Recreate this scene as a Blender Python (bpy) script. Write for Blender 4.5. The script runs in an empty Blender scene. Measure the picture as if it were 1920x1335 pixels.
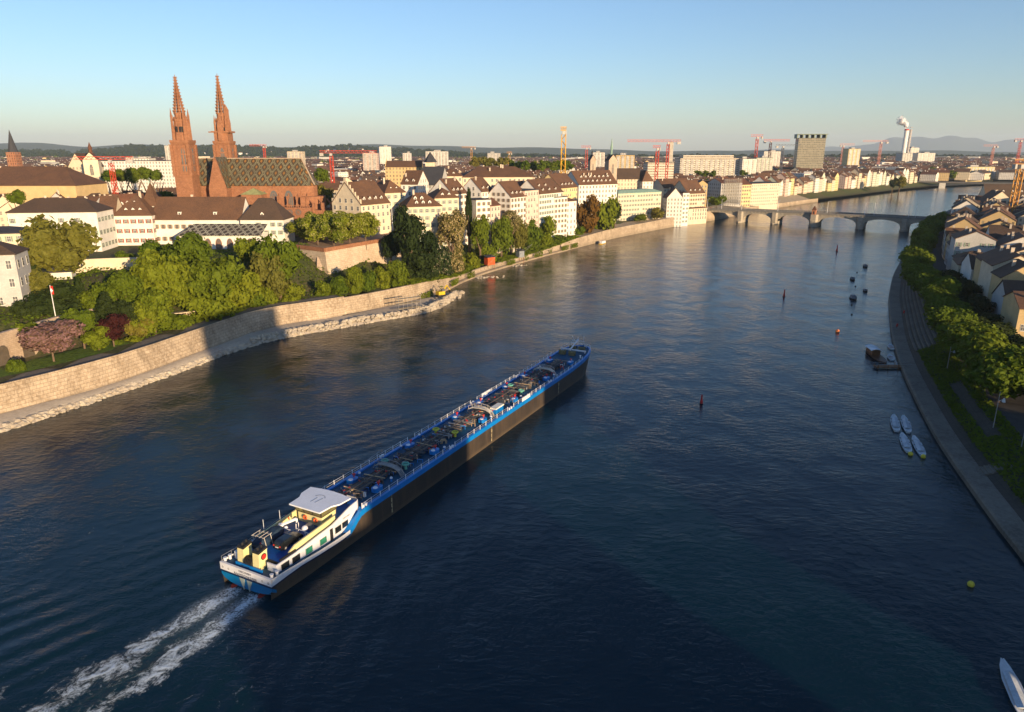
import bpy, math, random
from mathutils import Vector, Matrix
from mathutils.geometry import tessellate_polygon
R = math.radians
rnd = random.Random(7)
SC = bpy.context.scene
COL = SC.collection
# ---------------------------------------------------------------- camera, world, sun, exposure
H = 62.0; FPX = 1330.0; PITCH = math.atan(387/1330)
SP, CP = math.sin(PITCH), math.cos(PITCH)
cam_data = bpy.data.cameras.new('camera'); cam = bpy.data.objects.new('camera', cam_data); COL.objects.link(cam)
cam.location = (0, 0, H); cam.rotation_euler = (math.pi/2 - PITCH, 0, 0)
cam_data.sensor_width = 36; cam_data.lens = 36*FPX/1920; cam_data.clip_start = 0.5; cam_data.clip_end = 60000
SC.camera = cam
SUN_EL = R(9.0); SUN_AZ = math.atan2(0.56, -0.83)      # clockwise from +Y towards +X
sdir = Vector((math.sin(SUN_AZ)*math.cos(SUN_EL), math.cos(SUN_AZ)*math.cos(SUN_EL), math.sin(SUN_EL)))
W = bpy.data.worlds.new('World'); SC.world = W; W.use_nodes = True
wt = W.node_tree; bg = wt.nodes['Background']
sky = wt.nodes.new('ShaderNodeTexSky'); sky.sky_type = 'NISHITA'; sky.sun_disc = False
sky.sun_elevation = SUN_EL; sky.sun_rotation = SUN_AZ; sky.altitude = 300
sky.air_density = 1.0; sky.dust_density = 0.45; sky.ozone_density = 3.0
tint = wt.nodes.new('ShaderNodeMix'); tint.data_type = 'RGBA'; tint.blend_type = 'MULTIPLY'; tint.inputs[0].default_value = 1.0; tint.inputs[7].default_value = (.99, .985, 1.07, 1)
wt.links.new(sky.outputs[0], tint.inputs[6]); wt.links.new(tint.outputs[2], bg.inputs[0]); bg.inputs[1].default_value = 0.098
sl = bpy.data.lights.new('sun', 'SUN'); sl.energy = 5.0; sl.angle = R(0.5); sl.color = (1.0, 0.73, 0.44)
so = bpy.data.objects.new('sun', sl); COL.objects.link(so); so.rotation_euler = sdir.to_track_quat('Z', 'Y').to_euler()
so.location = (200, -300, 200)
SC.view_settings.view_transform = 'Standard'; SC.view_settings.look = 'None'
SC.view_settings.gamma = 1.0; SC.view_settings.exposure = 0.95
SC.render.engine = 'CYCLES'
SC.cycles.use_denoising = True; SC.cycles.max_bounces = 6; SC.cycles.transparent_max_bounces = 12
SC.cycles.volume_bounces = 0; SC.cycles.diffuse_bounces = 3; SC.cycles.glossy_bounces = 3
SC.cycles.use_adaptive_sampling = True; SC.cycles.sample_clamp_indirect = 4.0

# ---------------------------------------------------------------- surveying: pixels of the photo to metres
def ray(py):
    v = (py-667.5)/FPX
    return SP+v*CP, CP-v*SP
def G(px, py, z=0.0):
    dz, dy = ray(py); t = (H-z)/dz
    return Vector(((px-960)/FPX*t, dy*t, z))
def zat(py, Y):
    dz, dy = ray(py); return H-Y*dz/dy
def xat(px, Y, z):
    return (px-960)/FPX*(Y*CP+(H-z)*SP)
def px_of(x, y, z):
    d = y*CP+(H-z)*SP
    if d < 1: return (-9999, -9999)
    return (960+x/d*FPX, 667.5+((H-z)*CP-y*SP)/d*FPX)

# ---------------------------------------------------------------- object helpers
def tag(o, label=None, cat=None, group=None, kind=None):
    if label: o['label'] = label
    if cat: o['category'] = cat
    if group: o['group'] = group
    if kind: o['kind'] = kind
    return o
def empty(name, loc=(0, 0, 0), rz=0.0, label=None, cat=None, group=None):
    o = bpy.data.objects.new(name, None); COL.objects.link(o)
    o.location = loc; o.rotation_euler = (0, 0, rz); o.empty_display_size = 0.5
    return tag(o, label, cat, group)
def link(name, me, parent=None, loc=None, rz=0.0, scale=None):
    o = bpy.data.objects.new(name, me); COL.objects.link(o)
    if parent is not None: o.parent = parent
    if loc is not None: o.location = loc
    if rz: o.rotation_euler = (0, 0, rz)
    if scale is not None: o.scale = scale
    return o
def copy_tree(o, parent=None):
    c = o.copy(); COL.objects.link(c)
    if parent is not None: c.parent = parent
    for ch in [x for x in o.children]:
        copy_tree(ch, c)
    return c
class MB:
    def __init__(s): s.v = []; s.f = []; s.m = []; s.M = None
    def add(s, vs, fs, m=0):
        b = len(s.v)
        if s.M is not None: vs = [s.M @ Vector(p) for p in vs]
        s.v.extend([tuple(p) for p in vs])
        for f in fs: s.f.append(tuple(b+i for i in f)); s.m.append(m)
        return s
    def box(s, x0, x1, y0, y1, z0, z1, m=0):
        return s.add([(x0,y0,z0),(x1,y0,z0),(x1,y1,z0),(x0,y1,z0),(x0,y0,z1),(x1,y0,z1),(x1,y1,z1),(x0,y1,z1)],
              [(3,2,1,0),(4,5,6,7),(0,1,5,4),(1,2,6,5),(2,3,7,6),(3,0,4,7)], m)
    def walls(s, x0, x1, y0, y1, z0, z1, m=0):
        return s.add([(x0,y0,z0),(x1,y0,z0),(x1,y1,z0),(x0,y1,z0),(x0,y0,z1),(x1,y0,z1),(x1,y1,z1),(x0,y1,z1)],
              [(0,1,5,4),(1,2,6,5),(2,3,7,6),(3,0,4,7)], m)
    def prism(s, poly, z0, z1, m=0, mtop=None):
        n = len(poly)
        s.add([(p[0],p[1],z0) for p in poly]+[(p[0],p[1],z1) for p in poly],
              [(i,(i+1)%n,n+(i+1)%n,n+i) for i in range(n)]+[tuple(range(n-1,-1,-1))], m)
        s.add([(p[0],p[1],z1) for p in poly], [tuple(range(n))], m if mtop is None else mtop)
        return s
    def cyl(s, x, y, z0, z1, r0, r1=None, n=8, m=0, a0=0.0):
        if r1 is None: r1 = r0
        vs = []
        for z, r in ((z0,r0),(z1,r1)):
            for i in range(n):
                a = a0+2*math.pi*i/n; vs.append((x+r*math.cos(a), y+r*math.sin(a), z))
        fs = [(i,(i+1)%n,n+(i+1)%n,n+i) for i in range(n)]
        if r0 > 0.001: fs.append(tuple(range(n-1,-1,-1)))
        if r1 > 0.001: fs.append(tuple(range(n,2*n)))
        return s.add(vs, fs, m)
    def tube(s, p, q, r, n=5, m=0, r2=None):
        p = Vector(p); q = Vector(q); d = q-p
        if d.length < 1e-6: return s
        r2 = r if r2 is None else r2
        u = d.normalized(); a = u.orthogonal().normalized(); b = u.cross(a); vs = []
        for c, rr in ((p,r),(q,r2)):
            for i in range(n):
                t = 2*math.pi*i/n; vs.append(c+a*(rr*math.cos(t))+b*(rr*math.sin(t)))
        return s.add(vs, [(i,(i+1)%n,n+(i+1)%n,n+i) for i in range(n)]+[tuple(range(n-1,-1,-1)),tuple(range(n,2*n))], m)
    def path(s, pts, r, n=5, m=0):
        for a, b in zip(pts, pts[1:]): s.tube(a, b, r, n, m)
        return s
    def ball(s, c, r, m=0, nu=8, nv=5, sz=1.0, rf=None, top=False):
        vs = [(c[0],c[1],c[2]+r*sz)]; fs = []
        vend = nv
        for j in range(1, nv):
            ph = math.pi*j/nv
            for i in range(nu):
                t = 2*math.pi*i/nu; rr = r if rf is None else r*rf(i, j)
                vs.append((c[0]+rr*math.sin(ph)*math.cos(t), c[1]+rr*math.sin(ph)*math.sin(t), c[2]+rr*sz*math.cos(ph)))
        vs.append((c[0],c[1],c[2]-r*sz)); L = len(vs)-1
        for i in range(nu): fs.append((0, 1+i, 1+(i+1)%nu))
        for j in range(nv-2):
            for i in range(nu):
                a = 1+j*nu+i; b = 1+j*nu+(i+1)%nu; fs.append((a, a+nu, b+nu, b))
        for i in range(nu): fs.append((L, 1+(nv-2)*nu+(i+1)%nu, 1+(nv-2)*nu+i))
        return s.add(vs, fs, m)
    def ring(s, c, Rr, r, axis='z', n=12, k=5, m=0):
        vs = []; fs = []
        for i in range(n):
            a = 2*math.pi*i/n
            for j in range(k):
                b = 2*math.pi*j/k; rr = Rr+r*math.cos(b); p = (rr*math.cos(a), rr*math.sin(a), r*math.sin(b))
                if axis == 'y': p = (p[0], p[2], p[1])
                if axis == 'x': p = (p[2], p[0], p[1])
                vs.append((c[0]+p[0], c[1]+p[1], c[2]+p[2]))
        for i in range(n):
            for j in range(k): fs.append((i*k+j, ((i+1)%n)*k+j, ((i+1)%n)*k+(j+1)%k, i*k+(j+1)%k))
        return s.add(vs, fs, m)
    def mesh(s, name, mats, uv=None, smooth=False):
        me = bpy.data.meshes.new(name); me.from_pydata(s.v, [], s.f)
        for m in (mats if isinstance(mats, (list, tuple)) else [mats]): me.materials.append(m)
        me.polygons.foreach_set('material_index', s.m)
        if smooth: me.polygons.foreach_set('use_smooth', [True]*len(s.f))
        if uv: do_uv(s, me, uv)
        me.update(); return me
    def build(s, name, mats, parent=None, uv=None, smooth=False):
        return link(name, s.mesh(name, mats, uv, smooth), parent)
def do_uv(s, me, mode):
    lay = me.uv_layers.new(name='UV'); dat = []
    for f in s.f:
        ps = [Vector(s.v[i]) for i in f]
        n = (ps[1]-ps[0]).cross(ps[2]-ps[0])
        if n.length < 1e-9: n = Vector((0, 0, 1))
        n.normalize()
        if mode == 'facade' and abs(n.z) < 0.2:
            t = Vector((-n.y, n.x, 0)).normalized()
            us = [p.dot(t) for p in ps]; u0, u1 = min(us), max(us); z0 = min(p.z for p in ps); z1 = max(p.z for p in ps)
            k = max(1, round((u1-u0)/2.9)) if u1-u0 > 2.0 else 0
            fl = max(1, round((z1-z0)/3.1))
            if len(f) == 3: k = 0
            for u, p in zip(us, ps):
                dat += [(u-u0)/max(u1-u0, .01)*k if k else 0.02, (p.z-z0)/max(z1-z0, .01)*fl]
        else:
            h = Vector((-n.y, n.x, 0))
            if h.length < 1e-4: h = Vector((1, 0, 0))
            h.normalize(); up = n.cross(h)
            for p in ps: dat += [p.dot(h), p.dot(up)]
    lay.data.foreach_set('uv', dat)

# ---------------------------------------------------------------- node maths
class E_:
    def __init__(s, t, k): s.t = t; s.k = k
    def _o(s, op, b=None, rev=False):
        n = s.t.nodes.new('ShaderNodeMath'); n.operation = op
        a = s
        ins = (a, b) if not rev else (b, a)
        for i, q in enumerate(ins):
            if q is None: continue
            if isinstance(q, E_): s.t.links.new(q.k, n.inputs[i])
            else: n.inputs[i].default_value = q
        return E_(s.t, n.outputs[0])
    def __add__(s, b): return s._o('ADD', b)
    __radd__ = __add__
    def __mul__(s, b): return s._o('MULTIPLY', b)
    __rmul__ = __mul__
    def __sub__(s, b): return s._o('SUBTRACT', b)
    def __rsub__(s, b): return s._o('SUBTRACT', b, True)
    def __truediv__(s, b): return s._o('DIVIDE', b)
    def gt(s, b): return s._o('GREATER_THAN', b)
    def lt(s, b): return s._o('LESS_THAN', b)
    def fract(s): return s._o('FRACT')
    def floor(s): return s._o('FLOOR')
    def abs(s): return s._o('ABSOLUTE')
    def pow(s, b): return s._o('POWER', b)
    def max(s, b): return s._o('MAXIMUM', b)
    def min(s, b): return s._o('MINIMUM', b)
    def sin(s): return s._o('SINE')
    def smooth(s, a, b, lo=0.0, hi=1.0):
        n = s.t.nodes.new('ShaderNodeMapRange'); n.interpolation_type = 'SMOOTHSTEP'
        s.t.links.new(s.k, n.inputs[0])
        for i, q in enumerate((a, b, lo, hi)): n.inputs[i+1].default_value = q
        return E_(s.t, n.outputs[0])
def newmat(name, rough=0.8, col=(.5,.5,.5), metal=0.0, spec=0.3):
    m = bpy.data.materials.new(name); m.use_nodes = True; t = m.node_tree
    b = t.nodes['Principled BSDF']; b.inputs['Roughness'].default_value = rough
    b.inputs['Base Color'].default_value = (*col, 1); b.inputs['Metallic'].default_value = metal
    b.inputs['Specular IOR Level'].default_value = spec
    return m, t, b
def tex_noise(t, scale, detail=4, vec=None, dim='3D', rough=.55):
    n = t.nodes.new('ShaderNodeTexNoise'); n.inputs['Scale'].default_value = scale; n.inputs['Detail'].default_value = detail
    n.inputs['Roughness'].default_value = rough
    if vec is not None: t.links.new(vec, n.inputs['Vector'])
    return E_(t, n.outputs[0])
def mixc(t, fac, a, b):
    n = t.nodes.new('ShaderNodeMix'); n.data_type = 'RGBA'
    if isinstance(fac, E_): t.links.new(fac.k, n.inputs[0])
    else: n.inputs[0].default_value = fac
    for i, q in ((6, a), (7, b)):
        if isinstance(q, tuple): n.inputs[i].default_value = (*q, 1)
        else: t.links.new(q, n.inputs[i])
    return n.outputs[2]
def pos(t, obj=False):
    if obj:
        n = t.nodes.new('ShaderNodeTexCoord'); return n.outputs['Object']
    return t.nodes.new('ShaderNodeNewGeometry').outputs['Position']
def vscale(t, v, sc, rot=0.0):
    n = t.nodes.new('ShaderNodeMapping'); t.links.new(v, n.inputs[0]); n.inputs['Scale'].default_value = sc; n.inputs['Rotation'].default_value = (0, 0, rot)
    return n.outputs[0]
def xyz(t, v):
    n = t.nodes.new('ShaderNodeSeparateXYZ'); t.links.new(v, n.inputs[0]); return [E_(t, o) for o in n.outputs]
def bump(t, b, h, strength=.5, dist=.1):
    n = t.nodes.new('ShaderNodeBump'); n.inputs['Strength'].default_value = strength; n.inputs['Distance'].default_value = dist
    t.links.new(h.k, n.inputs['Height']); t.links.new(n.outputs[0], b.inputs['Normal']); return n
def plain(name, col, rough=.6, metal=0.0, var=0.18, sc=.6, spec=.3):
    m, t, b = newmat(name, rough, col, metal, spec)
    if var:
        p = pos(t); n = (tex_noise(t, sc, 5, p)*0.6+tex_noise(t, sc*7, 3, p)*0.4).smooth(.35, .65)
        d = tuple(c*(1-var) for c in col); l = tuple(min(1, c*(1+var)) for c in col)
        t.links.new(mixc(t, n, d, l), b.inputs['Base Color'])
    return m
_mc = {}
def PM(name, col, rough=.6, **k):
    if name not in _mc: _mc[name] = plain(name, col, rough, **k)
    return _mc[name]
def stone(name, c1, c2, c3, brick=None, rough=.9, bs=.35):
    m, t, b = newmat(name, rough, c1); p = pos(t)
    n1 = tex_noise(t, .12, 6, p, rough=.65).smooth(.38, .62); n2 = tex_noise(t, 1.3, 5, p, rough=.7).smooth(.35, .65)
    c = mixc(t, n1, c1, c2); c = mixc(t, n2*.55, c, c3)
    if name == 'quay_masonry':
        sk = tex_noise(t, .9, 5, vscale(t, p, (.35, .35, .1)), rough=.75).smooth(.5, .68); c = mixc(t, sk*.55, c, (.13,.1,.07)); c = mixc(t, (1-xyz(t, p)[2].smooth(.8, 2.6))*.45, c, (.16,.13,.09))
    h = tex_noise(t, 1.6, 6, p, rough=.7)
    if brick:
        x, y, z = xyz(t, p); r = (z/brick).floor(); k = (x+y*.8)/(brick*2.2)+r*.37
        mort = ((z/brick).fract().lt(.1)).max(k.fract().lt(.05))
        w = t.nodes.new('ShaderNodeTexWhiteNoise'); cb = t.nodes.new('ShaderNodeCombineXYZ')
        t.links.new(k.floor().k, cb.inputs[0]); t.links.new(r.k, cb.inputs[1]); t.links.new(cb.outputs[0], w.inputs[0])
        cell = E_(t, w.outputs[0]); c = mixc(t, cell*.35, c, tuple(q*.55 for q in c1)); c = mixc(t, mort*(.75 if name == 'quay_masonry' else .5), c, tuple(q*.35 for q in c1)); h = h-mort*.6
    t.links.new(c, b.inputs['Base Color']); bump(t, b, h, bs, .25)
    return m
def roofmat(name, c1, c2, c3):
    m, t, b = newmat(name, .85, c1); p = pos(t)
    n1 = tex_noise(t, .15, 5, p, rough=.7).smooth(.35, .65); n2 = tex_noise(t, 1.7, 4, p, rough=.7).smooth(.3, .7)
    c = mixc(t, n1, c1, c2); c = mixc(t, n2*.6, c, c3)
    x, y, z = xyz(t, p); row = (z*2.6).fract(); t.links.new(c, b.inputs['Base Color'])
    bump(t, b, row*.5+tex_noise(t, 4, 3, p)*.6, .5, .12)
    return m
def facade(name, col, glass=(.1,.095,.09), ww=.17, wh=.25, frame=None):
    m, t, b = newmat(name, .85, col); uv = t.nodes.new('ShaderNodeUVMap').outputs[0]
    u, v, _ = xyz(t, uv); fu = (u.fract()-.5).abs(); fv = (v.fract()-.52).abs()
    win = fu.lt(ww)*fv.lt(wh)*u.gt(.05); fr = fu.lt(ww*1.35)*fv.lt(wh*1.18)*u.gt(.05)
    bar = fu.gt(.018)*(fv-.06).abs().gt(.015)
    p = pos(t); n1 = tex_noise(t, .25, 5, p).smooth(.3, .7)
    w = t.nodes.new('ShaderNodeTexWhiteNoise'); cb = t.nodes.new('ShaderNodeCombineXYZ')
    t.links.new(u.floor().k, cb.inputs[0]); t.links.new(v.floor().k, cb.inputs[1]); t.links.new((p_ := xyz(t, p)[0]/40).floor().k, cb.inputs[2]); t.links.new(cb.outputs[0], w.inputs[0])
    g = mixc(t, E_(t, w.outputs[0]).gt(.7)*.7, glass, (.28,.27,.22))
    c = mixc(t, n1*.6, col, tuple(q*.8 for q in col)); c = mixc(t, fr*.6, c, frame or tuple(q*.6 for q in col)); c = mixc(t, win*bar, c, g)
    t.links.new(c, b.inputs['Base Color'])
    rr = E_(t, win.k)*-.6+.85; t.links.new(rr.k, b.inputs['Roughness'])
    bump(t, b, 1-fr*.5-win*.5, .4, .15)
    return m
# palettes
WALLC = {'white': (.66,.63,.57), 'cream': (.6,.51,.37), 'ochre': (.52,.38,.19), 'grey': (.42,.41,.39), 'pink': (.6,.45,.37), 'yellow': (.62,.5,.25), 'palegreen': (.5,.53,.42)}
FAC = {k: facade('facade_'+k, c) for k, c in WALLC.items()}
PLW = {k: PM('plaster_'+k, c, .9, var=.1, sc=.3) for k, c in WALLC.items()}
M_roof = roofmat('roof_tiles_brown', (.115,.06,.034), (.075,.042,.028), (.16,.085,.048))
M_roof2 = roofmat('roof_tiles_dark', (.07,.045,.032), (.05,.035,.027), (.1,.066,.045))
M_roof3 = roofmat('roof_tiles_red', (.13,.055,.03), (.085,.038,.024), (.16,.075,.045))
M_slate = roofmat('roof_slate', (.04,.042,.05), (.03,.032,.04), (.06,.06,.065))
M_copper = PM('roof_copper', (.22,.33,.27), .7, var=.15)
ROOFS = {'brown': M_roof, 'dark': M_roof2, 'red': M_roof3, 'slate': M_slate, 'green': M_copper}
M_sand = stone('red_sandstone', (.3,.135,.07), (.22,.095,.052), (.38,.19,.105), .6)
M_sandl = stone('pale_sandstone', (.46,.36,.27), (.38,.28,.2), (.54,.43,.33), .5)
M_quay = stone('quay_masonry', (.42,.33,.23), (.25,.185,.12), (.56,.47,.36), .9)
M_gravel = stone('shore_gravel', (.42,.36,.28), (.34,.29,.23), (.5,.44,.36), None, bs=.6)
M_rock = stone('riprap_rock', (.4,.35,.27), (.3,.25,.19), (.5,.45,.37), None, bs=.5)
M_bridge = stone('bridge_stone', (.38,.34,.27), (.3,.26,.2), (.46,.41,.33), 1.1)
M_paint = PM('white_paint', (.78,.78,.78), .35, var=.05)
M_wood = PM('brown_wood', (.2,.09,.035), .7)
M_black = PM('black_metal', (.02,.02,.022), .5, var=0)
M_steel = PM('grey_steel', (.3,.3,.3), .5, metal=.3)
M_glass, _t, _b = newmat('window_glass', .1, (.12,.12,.12), 0, .8)
M_asph = PM('paving', (.16,.14,.12), .9)
# ---------------------------------------------------------------- river banks and ground
QT = [(0,729),(97,703),(224,672),(290,650),(345,630),(400,611),(492,581),(601,567),(687,553),(747,541),(797,530)]
edge = [(-330,-40,7.7),(-215,60,7.7)]
edge += [(*G(x,y,7.7)[:2], 7.7) for x, y in QT]
NQ = len(edge)
for (x, y), z in zip([(862,530),(900,515),(960,497),(1020,480),(1080,465),(1150,447),(1215,434),(1290,420),(1345,412),(1420,396),(1520,380),(1600,370),(1700,357),(1760,352)],
                 [3.0,3.0,3.0,3.0,6.0,7.0,7.0,8.0,8.5,5,4,3.5,3.5,5]):
    g = G(x, y, 0); edge.append((g[0], g[1], z))
edge += [(830,1300,6),(1100,1350,6),(1700,1420,6),(3150,1500,6)]
redge = [(40,-260,0),(60,-100,0),(72,20,0),(78,94.5,0),(82.8,108,0),(86.8,121.8,0),(92.3,141.8,0),(102.3,168.5,0),(112.4,195,0),(127.9,231,0),(162.9,302,0),(192,355,0),(252,454,0),(318,549,0),(437,730,0),(590,930,0),(690,1060,0),(790,1130,0),(1100,1190,0),(1700,1260,0),(3150,1330,0)]
def signed(poly, x, y):
    best = 1e18; sgn = 1; tt = 0
    for i in range(len(poly)-1):
        ax, ay = poly[i][:2]; bx, by = poly[i+1][:2]; dx = bx-ax; dy = by-ay
        t = max(0, min(1, ((x-ax)*dx+(y-ay)*dy)/(dx*dx+dy*dy))); qx = x-ax-t*dx; qy = y-ay-t*dy; d = qx*qx+qy*qy
        if d < best: best = d; sgn = 1 if dx*qy-dy*qx > 0 else -1; tt = poly[i][2]+(poly[i+1][2]-poly[i][2])*t
    return sgn*math.sqrt(best), tt
def sm(a, b, x):
    x = max(0, min(1, (x-a)/(b-a))); return x*x*(3-2*x)
def top_h(x, y):
    return 21.5-12.5*sm(430, 640, y-.15*x)
def land(x, y):
    """height of the left bank"""
    d, e = signed(edge, x, y)
    if d < 0: return e
    tp = top_h(x, y)
    z = e+(tp-e)*sm(9, 46, d)
    if x < -90 and y < 228: k = 1-sm(208, 228, y); z = z*(1-k)+k*(8.1+8.2*sm(24, 27, d)+5.2*sm(38, 56, d)); 
    if y > 640: z = e+(10-e)*sm(4, 30, d)
    return z+0.5*math.sin(x*.21+y*.13)*sm(9, 20, d)*(1-sm(46, 60, d))
def rland(x, y):
    d = -signed(redge, x, y)[0]
    return 1.2+5.3*sm(4, 17, d)
def offs(poly, d):
    out = []
    for i in range(len(poly)):
        a = Vector(poly[max(0, i-1)][:2]); b = Vector(poly[min(len(poly)-1, i+1)][:2]); t = (b-a).normalized()
        out.append((poly[i][0]-t.y*d, poly[i][1]+t.x*d))
    return out
def resamp(poly, step):
    out = []
    for i in range(len(poly)-1):
        a = Vector(poly[i]); b = Vector(poly[i+1]); n = max(1, int((b-a).xy.length/step))
        for k in range(n): out.append(tuple(a.lerp(b, k/n)))
    out.append(tuple(poly[-1])); return out
def smooth_poly(p, n=2):
    for _ in range(n):
        p = [p[0]]+[tuple((p[i-1][k]+2*p[i][k]+p[i+1][k])/4 for k in range(3)) for i in range(1, len(p)-1)]+[p[-1]]
    return p
def ground_mat(name, g1, g2, g3):
    m, t, b = newmat(name, .95, g1); p = pos(t)
    c = mixc(t, tex_noise(t, .06, 5, p).smooth(.4, .6), g1, g2); c = mixc(t, tex_noise(t, .9, 5, p, rough=.7).smooth(.4, .65), c, g3)
    t.links.new(c, b.inputs['Base Color']); bump(t, b, tex_noise(t, 1.2, 5, p), .6, .4); return m
M_grass = ground_mat('grass', (.07,.13,.012), (.1,.16,.018), (.05,.09,.01))
M_earth = ground_mat('earth', (.06,.075,.02), (.09,.075,.035), (.04,.05,.015))
M_city = ground_mat('city_floor', (.07,.065,.05), (.05,.065,.025), (.1,.085,.065))
def sheet(poly, z, name, mat):
    tri = tessellate_polygon([[Vector((p[0], p[1], 0)) for p in poly]])
    m = MB(); m.add([(p[0], p[1], z) for p in poly], [tuple(t) for t in tri])
    o = m.build(name, mat); tag(o, kind='structure'); return o
# flat land on both sides to the horizon
sheet(list(reversed([(p[0]-1.5, p[1]+1.0) for p in edge]))+[(-3000,-2000),(-25000,-2000),(-25000,30000),(30000,30000),(30000,1510)], 2.4, 'city_ground', M_city)
sheet([(p[0]+1.0, p[1]-1.0) for p in redge]+[(30000,1320),(30000,-2000),(200,-2000)], 1.0, 'right_bank_ground', M_city)
# left hill: regular grid, only inland of the quay
def patch(x0, x1, y0, y1, st, fn, keep, name, mat):
    nx = int((x1-x0)/st)+1; ny = int((y1-y0)/st)+1; m = MB(); ix = {}
    vs = []
    for j in range(ny):
        for i in range(nx):
            x = x0+i*st; y = y0+j*st
            if keep(x, y): ix[(i, j)] = len(vs); vs.append((x, y, fn(x, y)))
    fs = [(ix[i,j], ix[i+1,j], ix[i+1,j+1], ix[i,j+1]) for j in range(ny-1) for i in range(nx-1) if all(q in ix for q in ((i,j),(i+1,j),(i+1,j+1),(i,j+1)))]
    m.add(vs, fs); o = m.build(name, mat, smooth=True); tag(o, kind='structure'); return o
patch(-480, 620, 20, 1260, 7, lambda x, y: land(x, y)-.05-(6*sm(30, 0, x+480)), lambda x, y: signed(edge, x, y)[0] > 1.5 and y > 20 and x < .75*y+40, 'hillside_terrain', M_earth)
# right bank strip: quay path, sloping terrace, promenade
rs = smooth_poly(resamp(redge, 9), 3)
EDGE = smooth_poly(resamp(edge, 7), 2)
def strips(poly, prof, name, mat, sgn=1, sub=None):
    m = MB(); rows = []
    for d, z in prof:
        o = offs(poly, d*sgn); rows.append([(p[0], p[1], (z(q) if callable(z) else z)) for p, q in zip(o, poly)])
    vs = [p for r in rows for p in r]; n = len(poly)
    for k in range(len(rows)-1):
        for i in range(n-1):
            f = (k*n+i, k*n+i+1, (k+1)*n+i+1, (k+1)*n+i)
            if sgn < 0: f = f[::-1]
            m.f.append(f); m.m.append(0)
    m.v = vs; o = m.build(name, mat, smooth=False); tag(o, kind='structure'); return o
rsn = [p for p in rs if p[1] < 1250]
M_dpave = stone('shade_toned_cobbles', (.055,.05,.042), (.035,.035,.025), (.085,.075,.06), .45)  # colour darkened to stand in for shade from the dense greenery
M_qpath = stone('quay_path_stone', (.15,.135,.11), (.09,.08,.065), (.21,.19,.155), None)
strips(rsn, [(0, -2.5), (0, .9), (.4, 1.2), (4, 1.35)], 'quay_path', M_qpath, -1)
strips(rsn, [(4, 1.36), (13, 5.9)], 'embankment_slope', M_dpave, -1)
strips(rsn, [(13, 5.91), (22, 6.3), (90, 6.35)], 'promenade', PM('promenade_asphalt', (.06,.055,.052), .9), -1)  # asphalt colour likewise darkened in place of shade
# left quay: battered wall, footway on top
ql = [p for p in EDGE if p[1] < 268 and p[0] < -33]
qr = EDGE[len(ql)-1:]
ql = [(p[0], p[1], 7.7) for p in ql]
def wall_obj(poly, prof, name, mat, label, cat):
    o = strips(poly, prof, name, mat, 1); o['kind'] = 'thing'; return tag(o, label, cat)
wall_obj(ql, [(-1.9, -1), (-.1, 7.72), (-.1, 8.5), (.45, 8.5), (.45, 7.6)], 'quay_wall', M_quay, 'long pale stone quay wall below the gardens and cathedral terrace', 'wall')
strips(ql, [(.45, 7.85), (7, 7.95), (9.5, 7.7)], 'footpath', M_asph)
qr2 = [p for p in qr if p[1] < 1240]
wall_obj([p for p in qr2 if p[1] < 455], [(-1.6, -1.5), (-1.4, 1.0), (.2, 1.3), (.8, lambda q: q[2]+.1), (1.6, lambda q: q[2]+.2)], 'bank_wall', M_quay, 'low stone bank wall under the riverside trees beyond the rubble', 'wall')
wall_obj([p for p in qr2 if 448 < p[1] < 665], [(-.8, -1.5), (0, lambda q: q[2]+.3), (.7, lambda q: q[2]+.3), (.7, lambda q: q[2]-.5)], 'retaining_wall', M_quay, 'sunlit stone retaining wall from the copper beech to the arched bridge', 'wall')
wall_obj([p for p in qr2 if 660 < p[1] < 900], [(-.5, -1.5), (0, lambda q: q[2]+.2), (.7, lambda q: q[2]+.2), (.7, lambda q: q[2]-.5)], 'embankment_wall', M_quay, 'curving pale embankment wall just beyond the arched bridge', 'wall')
strips([p for p in qr2 if p[1] > 875], [(.7, lambda q: q[2]-.05), (8, lambda q: q[2]+1.2), (20, lambda q: 9.6)], 'grass_bank', M_earth)
strips([p for p in qr2 if 660 < p[1] < 885], [(.7, lambda q: q[2]-.06), (20, lambda q: 9.5)], 'riverside_path', PM('riverside_paving', (.3,.25,.18), .9))
strips([p for p in qr2 if 455 < p[1] < 665], [(.7, lambda q: q[2]-.02), (14, lambda q: q[2]+.3)], 'terrace_paving', PM('terrace_gravel', (.3,.24,.17), .9))
# gravel shore and riprap under the quay wall
shore = [(0,812),(100,778),(200,745),(330,700),(400,672),(470,648),(560,628),(640,615),(720,600),(800,588),(835,572),(866,550)]
sh = [(-330,-60,0),(-225,40,0)]+[(*G(x, y, 0)[:2], 0) for x, y in shore]
shs = smooth_poly(resamp(sh, 5), 2)
def near_q(p):
    best = min(((q[0]-p[0])**2+(q[1]-p[1])**2, q) for q in ql)[1]; return best
m = MB(); n = len(shs); rows = [[], [], [], []]
for p in shs:
    q = near_q(p); q = (q[0]+1.9*.8, q[1]-1.9*.5)
    for k, (t, z) in enumerate(((-.12, -1.2), (.0, .35), (.35, 1.5), (1.05, 1.7))):
        rows[k].append((p[0]+(q[0]-p[0])*t, p[1]+(q[1]-p[1])*t, z+rnd.uniform(-.15, .15)*(k > 0)))
m.v = [p for r in rows for p in r]
for k in range(3):
    for i in range(n-1): m.f.append((k*n+i, k*n+i+1, (k+1)*n+i+1, (k+1)*n+i)); m.m.append(0)
tag(m.build('gravel_shore', M_gravel, smooth=True), kind='structure')
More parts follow.
